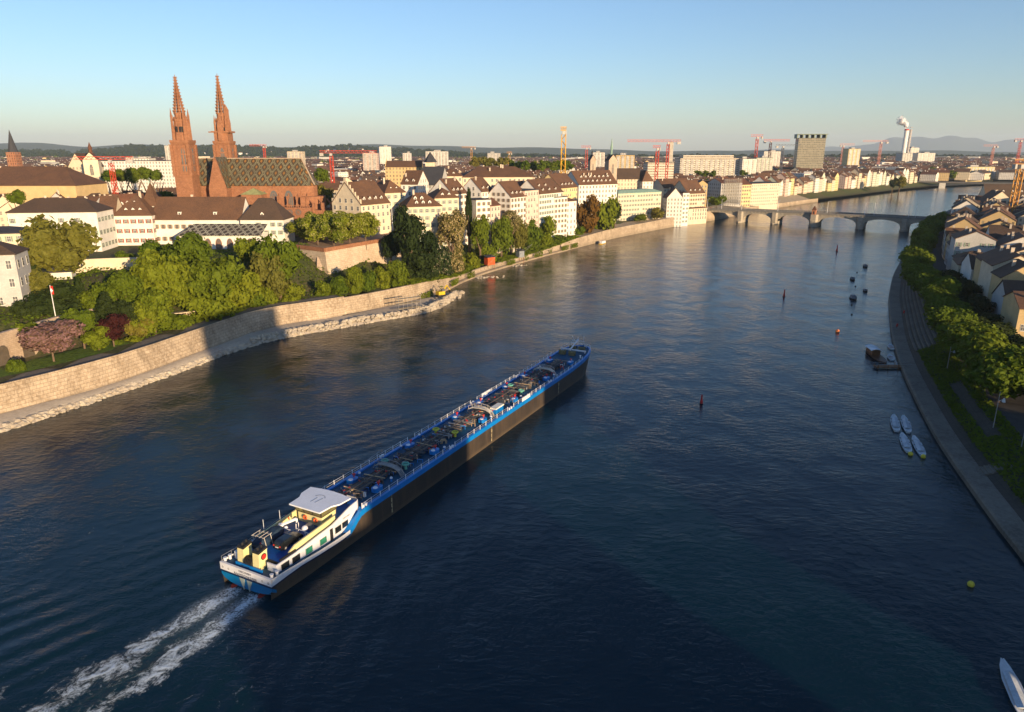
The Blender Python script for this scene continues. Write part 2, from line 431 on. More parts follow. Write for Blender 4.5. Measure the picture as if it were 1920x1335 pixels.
def rocks(name, pts_fn, N, rr, seed, label):
    r = random.Random(seed); m = MB()
    for k in range(N):
        p, s = pts_fn(r)
        s *= r.uniform(*rr); a = [r.uniform(.6, 1.15) for _ in range(40)]
        m.M = Matrix.Translation(p) @ Matrix.Rotation(r.uniform(0, 6.28), 4, 'Z') @ Matrix.Rotation(r.uniform(-.5, .5), 4, 'X') @ Matrix.Diagonal((s*1.25, s, s*.8, 1))
        m.ball((0, 0, 0), 1, nu=6, nv=4, rf=lambda i, j: a[(i+j*7) % 40])
    m.M = None; o = m.build(name, M_rock); return tag(o, label, 'rocks', None, 'stuff')
def on_shore(r):
    i = r.randrange(2, len(shs)-1); p = shs[i]; q = shs[i-1]; t = r.random(); q2 = near_q(p)
    base = Vector((p[0]+(q[0]-p[0])*t, p[1]+(q[1]-p[1])*t, 0)); inw = (Vector((q2[0], q2[1], 0))-base).normalized()
    u = r.random()
    wide = 2.6 if p[0] < -85 else 4.4
    hz = (1.3 if p[0] < -85 else 2.6)
    return base+inw*(u*wide-.6)+Vector((0, 0, -.2+hz*math.sin(min(1, u)*2.2)*.75)), 1.0
rocks('riprap', on_shore, 3400, (.35, 1.0), 3, 'pale broken rocks piled along the left shore under the quay wall')
# water
WATER_O = Vector((-38.7, 90.0)); BARGE_A = R(62.4)
mw, t, b = newmat('river_water', .055, (.001,.016,.026), 0, .36); b.inputs['IOR'].default_value = 1.33
p = pos(t); X, Y, Z = xyz(t, p)
ca, sa = math.cos(BARGE_A), math.sin(BARGE_A)
lx = (X-WATER_O.x)*ca+(Y-WATER_O.y)*sa; ly = (Y-WATER_O.y)*ca-(X-WATER_O.x)*sa
far = Y.smooth(120, 700)
n1 = tex_noise(t, .8, 4, vscale(t, p, (.6, 1, 1), R(20)), rough=.65)
n2 = tex_noise(t, .11, 3, vscale(t, p, (1, .8, 1)))
n3 = tex_noise(t, 2.4, 2, p)
# diverging waves of the barge
def dw(sgn):
    yy = ly*sgn; w = (lx*.62+yy*1.5+n2*3.5).sin(); env = (yy-4).smooth(0, 6)*(126-lx-yy*1.9).smooth(0, 18)*(1-yy.smooth(14, 42))
    return w*env*(n2*1.2)
vw = dw(1)*.3+dw(-1)*.4
trail = (0-lx).smooth(-3, 5)
wk = (0-lx).smooth(0, 30)*((ly.abs()-8).smooth(0, 4))*(1-(ly.abs()-22).smooth(0, 14))*((lx*.30+ly.abs()*1.5+n2*4).sin())
patchy = n2.smooth(.35, .65)*.7+.5
hgt = n1*patchy*.95+n2*.7+n3*.16+vw+wk*.4
# foam behind the stern
fx = 0-lx
spread = fx*.042+1.9
wob = (tex_noise(t, .13, 5, p)-.5)*9
cen = (((ly+wob*(fx*.05).min(1.0)).abs()-spread).abs())
wid = fx*.04+2.0
core = 1-(cen/wid).smooth(.1, 1.25)
fade = fx.smooth(-1.5, 1.0)*(1-fx.smooth(10, 62))
fc = t.nodes.new('ShaderNodeCombineXYZ'); t.links.new((lx*.75).k, fc.inputs[0]); t.links.new(ly.k, fc.inputs[1])
fn = tex_noise(t, .42, 9, fc.outputs[0], rough=.72); fn.k.node.inputs['Distortion'].default_value = 1.4
fn2 = tex_noise(t, 2.8, 5, p, rough=.7)
foam = (core*(fade*.6+.3)*1.25+(fn-.5)*4.6+(fn2-.5)*1.6+(tex_noise(t, .09, 3, p)-.5)*1.6*(fx*.05).min(1.0)-.62).smooth(0, 1.1)*fade.smooth(0, .3)+(core*(fx.smooth(-1, 1)-fx.smooth(4, 16)))*.5*fn2.smooth(.35, .6)
mid = (1-(ly.abs()/(spread+1.5)).smooth(.5, 1.2))*fade
hgt2 = hgt+foam*.35+mid*fn*.7
greenish = mid*fn.smooth(.35, .7)*.8
c = mixc(t, greenish, (.001,.016,.026), (.008,.045,.045)); c = mixc(t, foam*.9, c, (.62,.72,.8))
t.links.new(c, b.inputs['Base Color'])
rg = foam*.6+.055+far*.06; t.links.new(rg.k, b.inputs['Roughness'])
bn = bump(t, b, hgt2, 1.0, .17)
m = MB(); m.add([(-700,-500,0),(3200,-500,0),(3200,5200,0),(-700,5200,0)], [(0,1,2,3)])
tag(m.build('river', mw), kind='structure')
# distant hills
def hills(name, Y0, depth, x0, x1, hf, seed, mat, n=150, rowsn=8):
    r = random.Random(seed); ph = [r.uniform(0, 6.28) for _ in range(8)]
    m = MB(); vs = []
    for j in range(rowsn+1):
        tj = j/rowsn
        for i in range(n+1):
            ti = i/n; x = x0+(x1-x0)*ti; w = math.sin(math.pi*min(1, tj*1.0))
            nz = .55+.2*math.sin(ti*9+ph[0]+tj)+.12*math.sin(ti*23+ph[1]+tj*2)+.08*math.sin(ti*51+ph[2]-tj*3)+.05*math.sin(ti*120+ph[3]+tj*7)
            vs.append((x*(1+tj*depth/Y0), Y0+tj*depth, 2+hf(ti)*nz*w))
    m.v = vs
    for j in range(rowsn):
        for i in range(n): a = j*(n+1)+i; m.f.append((a, a+1, a+n+2, a+n+1)); m.m.append(0)
    tag(m.build(name, mat, smooth=True), kind='structure')
M_forest = ground_mat('forest', (.05,.075,.035), (.065,.085,.045), (.035,.055,.028))
hills('near_hills', 4300, 2200, -4600, 200, lambda t: 84*(1-sm(.75, 1, t)), 4, M_forest)
hills('far_hills', 8500, 3000, -9000, 9000, lambda t: 300-215*sm(.1, .6, t), 9, M_forest)
hills('mountain_ridge', 23500, 4500, 6000, 23500, lambda t: 620*sm(0, .4, t), 12, M_forest)
# ---------------------------------------------------------------- the tanker barge
M_hull, t, b = newmat('hull_black', .38, (.05,.038,.028), 0, .5); p = pos(t, True)
_x, _y, _z = xyz(t, p)
st = tex_noise(t, 1.0, 6, vscale(t, p, (.5, .5, .06)), rough=.75).smooth(.42, .7)
bl = tex_noise(t, .12, 4, p).smooth(.4, .6)
c = mixc(t, bl*.6, (.04,.033,.028), (.06,.048,.038)); c = mixc(t, st*.45, c, (.12,.085,.055)); c = mixc(t, (1-_z.smooth(.25, 1.0))*.7, c, (.1,.075,.05))
t.links.new(c, b.inputs['Base Color']); bump(t, b, tex_noise(t, .8, 3, p)+((_x/2.4).fract().lt(.03))*.3, .3, .05)
M_bblue = PM('barge_blue', (.004,.17,.52), .35, var=.12, sc=.4, spec=.5)
M_bdeck = PM('deck_blue', (.01,.07,.14), .6, var=.3, sc=.35)
M_topdeck = PM('upper_deck_blue', (.004,.07,.3), .5, var=.2, sc=.5)
M_navy = PM('navy_stripe', (.004,.015,.06), .4, var=0)
M_bwhite = PM('barge_white', (.66,.67,.7), .4, var=.07, sc=.8, spec=.5)
M_byel = PM('barge_cream', (.66,.6,.3), .5, var=.08)
M_pipe = PM('pipe_brown', (.15,.115,.09), .6, var=.35, sc=1.5)
M_pipe2 = PM('pipe_dark', (.045,.055,.07), .6, var=.3, sc=1.5)
M_red = PM('signal_red', (.5,.03,.02), .5, var=.1)
M_ring = PM('hose_yellow', (.55,.52,.06), .6, var=.1)
M_teal = PM('hose_green', (.12,.38,.3), .6, var=.1)
M_greenw = PM('green_window', (.03,.2,.13), .15, var=.3, sc=2)
M_cover = PM('navy_canvas', (.012,.03,.06), .7, var=.3, sc=.8)
M_car = PM('car_black', (.008,.009,.011), .2, var=0, spec=.6)
M_dgl, _t, _b = newmat('dark_cabin_glass', .08, (.012,.016,.02), 0, .6)
M_orange = PM('lifebuoy_orange', (.65,.09,.02), .5, var=0)
BG = empty('tanker_barge', (WATER_O.x, WATER_O.y, 0), BARGE_A, 'long blue and black tank barge sailing down the river with white wheelhouse', 'barge')
BL_ = 130.0
def bw(x, hgt=1.0):
    """half width at x; hgt 0 waterline .. 1 deck"""
    w = 5.1
    if x > 106:
        e = BL_-(1-hgt)*5.0
        k = min(1, max(0, (x-106)/(e-106))); w = 5.1*math.sqrt(max(0.0, 1-k**4.5))
    if x < 6: w *= 1-(1-hgt)*.08*(6-x)/6
    return w
def zt(x): return 3.45-.8*sm(0, 14, x)+2.2*sm(16.5, 20.6, x)+.8*sm(106, 130, x)
xs = [0, 1, 3, 6, 10, 14, 15, 16, 17, 18, 19, 20, 21, 24, 30, 40, 50, 60, 70, 80, 90, 100, 106, 110, 114, 117, 120, 122, 124, 125.5, 127, 128, 129, 129.6, 130]
def side_strip(mb, xa, z0, z1, h0, h1, m=0, push=0.0):
    for sg in (-1, 1):
        vs = []
        for x in xa:
            vs.append((x, sg*(bw(x, h0)+push), z0(x))); vs.append((x, sg*(bw(x, h1)+push), z1(x)))
        fs = []
        for i in range(len(xa)-1):
            f = (2*i, 2*i+2, 2*i+3, 2*i+1); fs.append(f if sg < 0 else f[::-1])
        mb.add(vs, fs, m)
hb = MB()
side_strip(hb, xs, lambda x: -1.5, lambda x: .6, -.1, .25)
side_strip(hb, xs, lambda x: .6, lambda x: zt(x)-.95, .25, .85)
side_strip(hb, xs[:14], lambda x: zt(x)-.95, lambda x: zt(x)-.4, .85, .97)
hb.add([(.9, -4.9, -1), (.9, 4.9, -1), (.9, 4.9, .8), (.9, -4.9, .8)], [(0, 3, 2, 1)])
hull = hb.build('hull', M_hull, BG)
# draught marks, rubbing rails
for x in (28, 64, 100):
    mk = MB(); mk.box(x+.2, x+.26, -5.12, -5.02, .5, 3.9)
    for k in range(9):
        if k % 3 != 2: mk.box(x, x+.12, -5.1-.03-.02*k, -5.0, .5+k*.36, .78+k*.36)
    mk.build('draught_marks', PM('marks_buff', (.5,.42,.25), .7), BG)
xa = [x for x in xs if x >= 16]
g_ = MB()
side_strip(g_, xa, lambda x: zt(x)-.98, lambda x: zt(x)-.1, .86, 1.0, 0, .04)
side_strip(g_, xa, lambda x: zt(x)-.1, lambda x: zt(x), 1.0, 1.0, 0, .04)
for sg in (-1, 1):     # flat gunwale top
    vs = []
    for x in xa: vs.append((x, sg*(bw(x)+.04), zt(x))); vs.append((x, sg*max(bw(x)-.55, 0), zt(x)))
    g_.add(vs, [((2*i, 2*i+2, 2*i+3, 2*i+1) if sg > 0 else (2*i+1, 2*i+3, 2*i+2, 2*i)) for i in range(len(xa)-1)], 0)
    vs = []
    for x in xa: vs.append((x, sg*max(bw(x)-.55, 0), zt(x))); vs.append((x, sg*max(bw(x)-.56, 0), zt(x)-.34))
    g_.add(vs, [(2*i, 2*i+2, 2*i+3, 2*i+1) for i in range(len(xa)-1)], 0)
g_.build('gunwale', M_bblue, BG)
dk = MB(); vs = []
for x in xs: vs += [(x, -bw(x)+.3*(bw(x) > .4), zt(x)-.3), (x, bw(x)-.3*(bw(x) > .4), zt(x)-.3)]
dk.add(vs, [(2*i, 2*i+2, 2*i+3, 2*i+1) for i in range(len(xs)-1)])
dk.build('deck', M_bdeck, BG)
# stern band and transom
sb = MB(); xw = [0, 1, 3, 6, 10, 14, 15.5, 17]
side_strip(sb, xw, lambda x: zt(x)-1.18+.5*sm(0, 7, x), lambda x: zt(x), 1, 1, 0, .05)
sb.box(-.05, .3, -5.15, 5.15, 2.27, 3.45)
sb.build('stern_band', M_bwhite, BG)
sd = MB()
side_strip(sd, xw, lambda x: zt(x)-1.4+.5*sm(0, 7, x), lambda x: zt(x)-1.18+.5*sm(0, 7, x), 1, 1, 0, .08)
sd.box(-.09, .2, -5.18, 5.18, 2.0, 2.27)
sd.build('stripe', M_navy, BG)
tr = MB(); pts = [(-5.1,2.0),(-5.05,1.5),(-4.5,.95),(-3.3,.55),(-1.7,.35),(0,.3),(1.7,.35),(3.3,.55),(4.5,.95),(5.05,1.5),(5.1,2.0)]
vs = [(0, y, z) for y, z in pts]+[(.95, y*.98, z-.75) for y, z in pts]; n = len(pts)
tr.add(vs, [tuple(range(n-1, -1, -1))]+[(i, i+1, n+i+1, n+i) for i in range(n-1)])
tr.build('transom', PM('transom_blue', (.004,.14,.34), .35, var=.1), BG)
rb = MB()
for s in (-1, 1): rb.add([(-.12, .25*s, 2.0), (-.12, 1.25*s, 2.0), (-.12, .55*s, .1), (.3, .25*s, 2.0), (.3, 1.25*s, 2.0), (.3, .55*s, .1)], [(0,1,2) if s<0 else (2,1,0),(3,5,4),(1,4,5,2),(0,3,4,1),(0,2,5,3)])
rb.build('rudder_trunk', PM('rudder_grey', (.35,.4,.36), .6), BG)
for s in (-1, 1):
    q = MB(); q.box(-.2, .6, s*2.7-.35, s*2.7+.35, -.2, .25); q.box(-.5, -.2, s*2.7-.2, s*2.7+.2, -.1, .12); q.build('propeller_guard', PM('guard_red', (.25,.03,.02), .6), BG)
def text(s, name, size, mat, parent, loc, rot, ext=.01, align='CENTER'):
    cu = bpy.data.curves.new(name, 'FONT'); cu.body = s; cu.size = size; cu.extrude = ext; cu.align_x = align; cu.materials.append(mat)
    tmp = bpy.data.objects.new('tmp_text', cu); me = bpy.data.meshes.new_from_object(tmp); bpy.data.objects.remove(tmp); bpy.data.curves.remove(cu)
    o = bpy.data.objects.new(name, me); COL.objects.link(o); o.parent = parent; o.location = loc; o.rotation_euler = rot; return o
M_ink = PM('lettering_ink', (.02,.025,.06), .6, var=0)
text('DISCOVERY', 'lettering', .48, M_ink, BG, (-.07, 0, 2.88), (R(90), 0, R(-90)))
text('RAAMSDONKSVEER', 'lettering', .52, M_ink, BG, (-.07, 0, 2.3), (R(90), 0, R(-90)))
for y in (-4.6, -3.4, 3.4, 4.6):
    q = MB(); q.ring((-.06, y, 2.75), .13, .05, 'x'); q.build('fairlead', M_steel, BG)
# aft deck coaming with the name, deckhouse
AD = 3.1
cm = MB(); cm.box(.9, 1.1, -2.4, 2.9, AD, AD+.5); cm.build('coaming', M_bblue, BG)
text('DISCOVERY', 'lettering', .36, M_ink, BG, (.88, .9, AD+.1), (R(90), 0, R(-90)))
TD = 4.2
def wtop(x): return 4.35+.45*sm(5.5, 12.6, x)+1.45*sm(12.6, 20, x)
dh = MB(); X = [2.2, 3, 4.5, 6, 8, 9.5, 11, 12.5, 14, 15.5, 17, 18.5, 20]
for sg in (-1, 1):
    y0, y1 = 4.25, 4.05
    vs = []
    for x in X:
        zb = zt(x)-.35 if x < 16.4 else 2.3+(x-16.4)*.75
        vs += [(x, sg*y0, zb), (x, sg*y0, wtop(x)), (x, sg*y1, zb), (x, sg*y1, wtop(x))]
    n = len(X); fs = []
    for i in range(n-1):
        a = 4*i; c_ = 4*(i+1); fs += [(a, c_, c_+1, a+1), (a+1, c_+1, c_+3, a+3), (a+2, a+3, c_+3, c_+2)]
    fs += [(0, 1, 3, 2), (4*(n-1), 4*(n-1)+2, 4*(n-1)+3, 4*(n-1)+1)]
    dh.add(vs, fs)
dh.box(2.0, 2.2, -4.25, -2.4, 3.0, 4.33); dh.box(2.0, 2.2, 3.0, 4.25, 3.0, 4.33)
dh.build('deckhouse_wall', M_bwhite, BG)
ud = MB(); ud.box(3.0, 20, -4.03, 4.03, 2.4, TD); ud.box(15.5, 20.1, -4.04, 4.04, TD, 5.1); ud.build('upper_deck', M_topdeck, BG)
bk = MB(); bk.box(2.8, 3.0, -3.95, 3.95, 2.6, TD+.02); bk.build('bulkhead', M_black, BG)
bk = MB(); bk.box(3.2, 6.4, -3.9, -3.65, TD, TD+.35); bk.build('gangplank', M_black, BG)
ye = MB()
for s_ in (-1, 1):
    ye = MB(); a_, b_ = (-3.6, -3.35) if s_ < 0 else (3.6, 3.35)
    F_ = [(0,1,2,3,4),(9,8,7,6,5),(3,2,7,8),(4,3,8,9),(1,6,7,2),(0,4,9,5)]
    ye.add([(x, y, z) for y in (a_, b_) for x, z in ((5.2,TD),(15.4,TD),(15.4,5.7),(6.6,5.15),(5.2,4.5))], F_ if s_ < 0 else [f[::-1] for f in F_])
    ye.build('cream_coaming', M_byel, BG)
for x, w_, z, h_, mt in ((2.9, 1.5, 2.98, .95, M_dgl), (5.1, 1.5, 2.9, .95, M_dgl), (7.9, 1.35, 2.86, .95, M_greenw), (11.0, 1.4, 2.8, .95, M_greenw), (14.5, 1.35, 3.05, 1.0, M_dgl), (16.2, 1.35, 3.15, .95, M_dgl)):
    f = MB(); f.box(x-.07, x+w_+.07, -4.29, -4.25, z-.07, z+h_+.07)
    wo = f.build('window', M_steel, BG); q = MB(); q.box(x, x+w_, -4.32, -4.29, z, z+h_); q.build('pane', mt, wo)
q = MB(); q.box(13.3, 13.95, -4.31, -4.25, 2.4, 4.4); q.build('door', M_black, BG)
text('DISCOVERY', 'lettering', .33, M_ink, BG, (17.3, -4.27, 4.65), (R(90), 0, 0))
# wheelhouse
wh = MB(); base = [(13.6,-2.5),(16.8,-2.5),(17.9,-1.6),(17.9,1.6),(16.8,2.5),(13.6,2.5)]
wh.prism(base, TD, 6.0); wh.build('wheelhouse', M_byel, BG)
gl = MB(); b2 = [(13.5,-2.55),(16.85,-2.55),(18.0,-1.65),(18.0,1.65),(16.85,2.55),(13.5,2.55)]; b3 = [(13.1,-2.9),(17.0,-2.9),(18.4,-1.8),(18.4,1.8),(17.0,2.9),(13.1,2.9)]
n = 6; gl.add([(x, y, 6.0) for x, y in b2]+[(x, y, 7.2) for x, y in b3], [(i, (i+1) % n, n+(i+1) % n, n+i) for i in range(n)])
gl.build('wheelhouse_glass', PM('wheelhouse_pane', (.16,.15,.07), .12, var=.2, spec=.7), BG)
fr = MB()
for i in range(n):
    a2, c2 = Vector((*b2[i], 6.0)), Vector((*b2[(i+1) % n], 6.0)); a3, c3 = Vector((*b3[i], 7.2)), Vector((*b3[(i+1) % n], 7.2))
    k = 3 if (c2-a2).length > 4 else 1
    for j in range(k): fr.tube(a2.lerp(c2, j/k), a3.lerp(c3, j/k), .1, 4)
    fr.tube(a2, c2, .1, 4); fr.tube(a3, c3, .08, 4)
fr.build('window_frame', PM('frame_brown', (.06,.05,.035), .6), BG)
rf = MB(); ro = [(12.5,-3.2),(15.0,-3.4),(16.2,-4.1),(18.6,-4.3),(19.0,-2),(19.1,0),(19.0,2),(18.6,4.3),(16.2,4.1),(15.0,3.4),(12.5,3.2)]
rf.prism(ro, 7.28, 7.5); rf.build('wheelhouse_roof', PM('roof_white', (.8,.82,.85), .4, var=.05), BG)
lo = MB(); arc = [(16.2+1.0*math.cos(a), .3+1.0*math.sin(a), 7.51) for a in [-1.2+k*.25 for k in range(0, 11)]]
lo.path(arc, .035, 4); lo.path([(14.6,.6,7.51),(16.2,.6,7.51)], .035, 4); lo.path([(14.7,-.2,7.51),(16.4,-.4,7.51)], .035, 4)
lo.build('roof_marking', PM('marking_grey', (.12,.13,.15), .7), BG)
wg = MB()
for s in (-1, 1):
    wg.M = Matrix.Diagonal((1, s, 1, 1))
    wg.box(18.9, 20.2, 3.1, 4.0, 6.1, 6.2); wg.M = None; wg.build('bridge_wing', M_topdeck, BG); wg = MB()
for s in (-1, 1):
    ws = MB()
    P_ = [(19.9,4.25,4.6),(20.7,3.9,4.3),(21.0,3.0,4.3),(21.0,1.4,4.5)]
    for (x0, y0, a_), (x1, y1, b_) in zip(P_, P_[1:]):
        vs = [(x0, s*y0, a_), (x1, s*y1, b_), (x1, s*y1, 6.25), (x0, s*y0, 6.25)]
        ws.add(vs+[(x, y-s*.08, z) for x, y, z in vs], [(0,1,2,3),(7,6,5,4),(3,2,6,7),(0,4,5,1)])
    ws.build('wing_side', M_bwhite, BG)
    sl_ = MB()
    sl_.add([(15.9,s*4.3,2.3),(17.0,s*5.12,2.75),(20.9,s*5.12,4.85),(20.8,s*4.1,4.9),(17.5,s*4.3,3.2)], [(0,1,2,3,4) if s < 0 else (4,3,2,1,0)])
    sl_.build('sloping_side', M_bblue, BG)
# funnels
for y in (-.95, 2.15):
    f = MB(); f.M = Matrix.Translation((.45, y, 0)) @ Matrix.Diagonal((1, .87, 1, 1)) @ Matrix.Translation((0, -y, 0)); f.add([(.75,y-.75,AD),(2.35,y-.75,AD),(2.35,y+.75,AD),(.75,y+.75,AD),(.95,y-.7,5.9),(2.55,y-.7,6.15),(2.55,y+.7,6.15),(.95,y+.7,5.9)], [(0,1,5,4),(1,2,6,5),(2,3,7,6),(3,0,4,7),(4,5,6,7)])
    fo = f.build('funnel', M_byel, BG)
    q = MB(); q.M = f.M; q.add([(.9,y-.78,5.7),(2.62,y-.78,5.97),(2.62,y+.78,5.97),(.9,y+.78,5.7),(.95,y-.72,6.02),(2.58,y-.72,6.27),(2.58,y+.72,6.27),(.95,y+.72,6.02)], [(0,1,5,4),(1,2,6,5),(2,3,7,6),(3,0,4,7),(4,5,6,7)]); q.cyl(1.4,y,6.0,6.5,.22); q.cyl(2.1,y,6.0,6.6,.18); q.build('funnel_cap', M_black, fo)
    if y < 0:
        q = MB(); q.M = Matrix.Translation((2.2, y-.68, 5.0)) @ Matrix.Rotation(R(90), 4, 'X'); q.cyl(0, 0, 0, .04, .5, n=14, m=1); q.cyl(0, 0, .03, .07, .38, n=14); q.M = None; q.build('emblem', [M_red, M_black], fo)
wn = MB()
wn.M = Matrix.Translation((1.7, .6, 3.85)) @ Matrix.Rotation(R(90), 4, 'X')
for z in (-.75, -.45, -.1, .2, .5, .75): wn.cyl(0, 0, z-.06, z+.06, .7, n=12)
wn.cyl(0, 0, -.8, .8, .35, n=10); wn.M = None; wn.box(1.2, 2.2, -.2, 1.3, AD, AD+.35)
wn.build('winch', M_black, BG)
for x, y in ((.6,4.7),(1.5,4.7),(.6,-4.7),(1.6,-4.7),(21,-4.75),(21.7,-4.75),(38,4.8),(38.7,4.8),(48,-4.8),(48.8,-4.8),(72,4.8),(73,4.8),(73,-4.8),(74,-4.8),(95,-4.8),(96,-4.8),(95,4.8),(96,4.8),(112,4.3),(113,4.2),(119,-3.4)):
    q = MB(); z = zt(x)-.25; q.cyl(x, y, z, z+.62, .2); q.cyl(x, y, z+.62, z+.72, .3); q.build('bollard', M_bwhite, BG)
# things on the upper deck
cr = MB(); cr.cyl(9.7, 2.4, TD, 5.4, .3, n=8); cr.tube((9.7,2.4,5.3),(11.4,.7,6.0), .24, 6); cr.tube((11.4,.7,6.1),(11.4,.7,5.4), .18, 6); cr.cyl(9.7,2.4,5.1,5.5,.4)
cr.build('deck_crane', M_bwhite, BG)
gr = MB(); gr.tube((9.3,3.3,5.0),(9.6,.4,5.0),.06); gr.tube((10.2,-3.2,4.9),(10.6,.2,4.9),.06); gr.tube((10.3,-3.1,4.6),(13.2,-3.0,5.2),.09)
for y in (-3.1,-2.0,-.6): gr.tube((10.3,y,TD),(10.3,y,4.95),.05)
for y in (.5,1.8,3.1): gr.tube((9.4,y,TD),(9.4,y,5.0),.05)
gr.tube((10.7,.3,TD),(10.7,.2,5.6),.07); gr.tube((11.3,.3,TD),(11.2,.2,5.6),.07)
gr.build('railing', M_bwhite, BG)
q = MB(); q.ball((10.9,-1.4,5.1),.5,nu=12,nv=8); q.cyl(10.9,-1.4,TD,4.7,.15); q.build('antenna_dome', M_bwhite, BG)
q = MB(); q.ball((9.9,1.6,4.9),.33,nu=10,nv=7); q.cyl(9.9,1.6,TD,4.7,.1); q.build('antenna_dome', M_bwhite, BG)
q = MB(); q.box(11.9,12.7,-1.6,-.6,TD,5.1); q.build('deck_box', M_steel, BG)
for p_ in ((13.3,-1.4,5.3),(13.3,.8,5.3),(12.2,3.62,5.1)):
    q = MB(); q.ring(p_, .34, .1, 'x', m=0); q.build('lifebuoy', M_orange, BG)
for x in (7.6, 11): q = MB(); q.tube((x,3.9,TD),(x,3.9,6.9),.04); q.build('antenna', M_bwhite, BG)
for x, y in ((8.9,.3),(9.8,.1),(8.7,-.7),(9.6,-.9)):
    q = MB(); q.box(x, x+.7, y, y+.75, TD+.45, TD+.52); q.box(x+.3,x+.36,y+.3,y+.36,TD,TD+.46)
    q.build('solar_panel', PM('panel_glass', (.1,.14,.2), .2, var=.1), BG)
rl = MB()
for s in (-1, 1):
    pr = [(x, s*(bw(x)-.15), zt(x)-.05) for x in (0.2, 2, 4, 6, 8, 10, 12, 14)]
    if s > 0:
        for p_ in pr: rl.tube(p_, (p_[0], p_[1], p_[2]+.9), .035, 4)
        rl.path([(a, b_, c_+.9) for a, b_, c_ in pr], .03, 4)
rl.path([(x, 4.25, wtop(x)+.45) for x in X[:8]], .04, 4)
rl.build('railing', M_steel, BG)
# long railings: each side a rail part with its stanchions
for s in (-1, 1):
    for a, b_ in (((20.5, 47.5) if s < 0 else (20, 47)), (49.5, 72), (75, 94), (97, 117)):
        q = MB(); k = int((b_-a)/2.35); P_ = []
        for i in range(k+1):
            x = a+(b_-a)*i/k; y = s*(bw(x)-.2); z = zt(x); P_.append((x, y, z)); q.tube((x, y, z-.02), (x, y, z+1.0), .075, 4)
        q.path([(x, y, z+.85) for x, y, z in P_], .025, 4); q.path([(x, y, z+.45) for x, y, z in P_], .02, 4)
        q.build('railing', M_bwhite, BG)
for x, y in ((79, -5.1), (77.5, 5.04)): q = MB(); q.box(x, x+4.3, y, y+.1, 4.8, 5.7); q.build('sign_board', M_bwhite, BG)
q = MB(); q.path([(34,5.5,5.4),(38.5,5.5,5.8)], .09, 4); q.build('boat_hook', M_steel, BG)
# cargo pipes
def zd(x): return zt(x)-.3
for y, r_, mt in ((-1.1,.16,M_pipe2),(-.7,.13,M_pipe),(-.25,.2,M_pipe2),(.25,.14,M_pipe),(.65,.2,M_pipe2),(1.1,.13,M_pipe),(1.5,.12,M_pipe2)):
    q = MB(); q.tube((20.5, y, 5.3), (113, y, 5.35), r_, 6)
    for x in range(23, 113, 6): q.cyl(x, y, 4.7, 5.2, .06, n=4)
    q.build('pipe', mt, BG)
q = MB(); q.box(20.5, 112, -.1, .1, 5.75, 5.8); q.build('cable_tray', M_pipe, BG)
q = MB()
for x in range(21, 113, 3): q.box(x, x+.1, -1.9, 1.9, 4.7, 5.1); q.box(x, x+.08, -.08, .08, 5.1, 5.8)
q.build('pipe_supports', M_pipe2, BG)
# arched walkways
for x, mt in ((34, M_steel), (68, PM('walkway_grey', (.5,.47,.42), .6)), (102, PM('walkway_grey', (.5,.47,.42), .6))):
    q = MB(); A_ = [(-3.3,4.75),(-2.7,5.6),(-1.7,6.05),(0,6.2),(1.7,6.05),(2.7,5.6),(3.1,4.75)]
    for (y0, z0), (y1, z1) in zip(A_[1:-1], A_[2:-1]):
        q.add([(x-.55,y0,z0),(x+.55,y0,z0),(x+.55,y1,z1),(x-.55,y1,z1),(x-.55,y0,z0-.1),(x+.55,y0,z0-.1),(x+.55,y1,z1-.1),(x-.55,y1,z1-.1)], [(0,1,2,3),(7,6,5,4),(0,4,5,1),(3,2,6,7),(0,3,7,4),(1,5,6,2)])
    for e in (-.55, .55):
        q.path([(x+e, y, z+.06) for y, z in A_], .06, 4)
        for i in range(1): q.path([(x+e, y, z+.75) for y, z in A_[1:-1]], .045, 4)
        for y, z in A_[1:-1]: q.tube((x+e, y, z), (x+e, y, z+.75), .04, 4)
    for k in range(4):
        t_ = k/4; q.box(x-.55, x+.55, -3.3+.6*t_-.1, -3.3+.6*t_+.1, 4.75+.85*t_-.04, 4.75+.85*t_+.04)
    q.build('walkway', mt, BG)
# tank hatches: octagonal blue boxes with pale lid and red wheel
def hatch(x, y):
    q = MB(); q.prism([(x-1.0,y-.45),(x-.6,y-.7),(x+.8,y-.7),(x+1.2,y-.35),(x+1.2,y+.35),(x+.8,y+.7),(x-.6,y+.7),(x-1.0,y+.45)], 4.72, 5.45)
    h = q.build('tank_hatch', M_bblue, BG)
    q = MB(); q.cyl(x-.4, y, 5.45, 5.55, .45, .38, 10); q.build('lid', M_bwhite, h)
    q = MB(); q.cyl(x+.7, y+.15, 5.45, 5.95, .12, n=6); q.cyl(x+.7, y+.15, 5.95, 6.12, .32, n=8); q.build('valve_wheel', M_red, h)
for x in (27, 45, 64, 79, 97, 113): hatch(x, -2.9)
for x in (27.5, 45, 62.5, 73, 86, 96, 112): hatch(x, 3.0)
q = MB(); q.box(69.2, 72.8, -3.4, -2.0, 4.72, 5.8); bx_ = q.build('deck_locker', M_bblue, BG); q = MB(); q.box(69.1, 72.9, -3.5, -1.9, 5.8, 6.1); q.build('lid', PM('locker_lid', (.75,.72,.62), .5), bx_)
for x, y, mt in ((53.5,2.3,M_ring),(54,-2.1,M_ring),(36,2.2,M_teal),(36.5,-2.2,M_teal),(84,-2.3,M_teal),(86.5,2.0,M_teal)):
    q = MB(); q.ring((x, y, 5.75), .62, .17, 'z', 12, 5); q.cyl(x, y, 4.72, 5.7, .3); q.build('hose_coil', mt, BG)
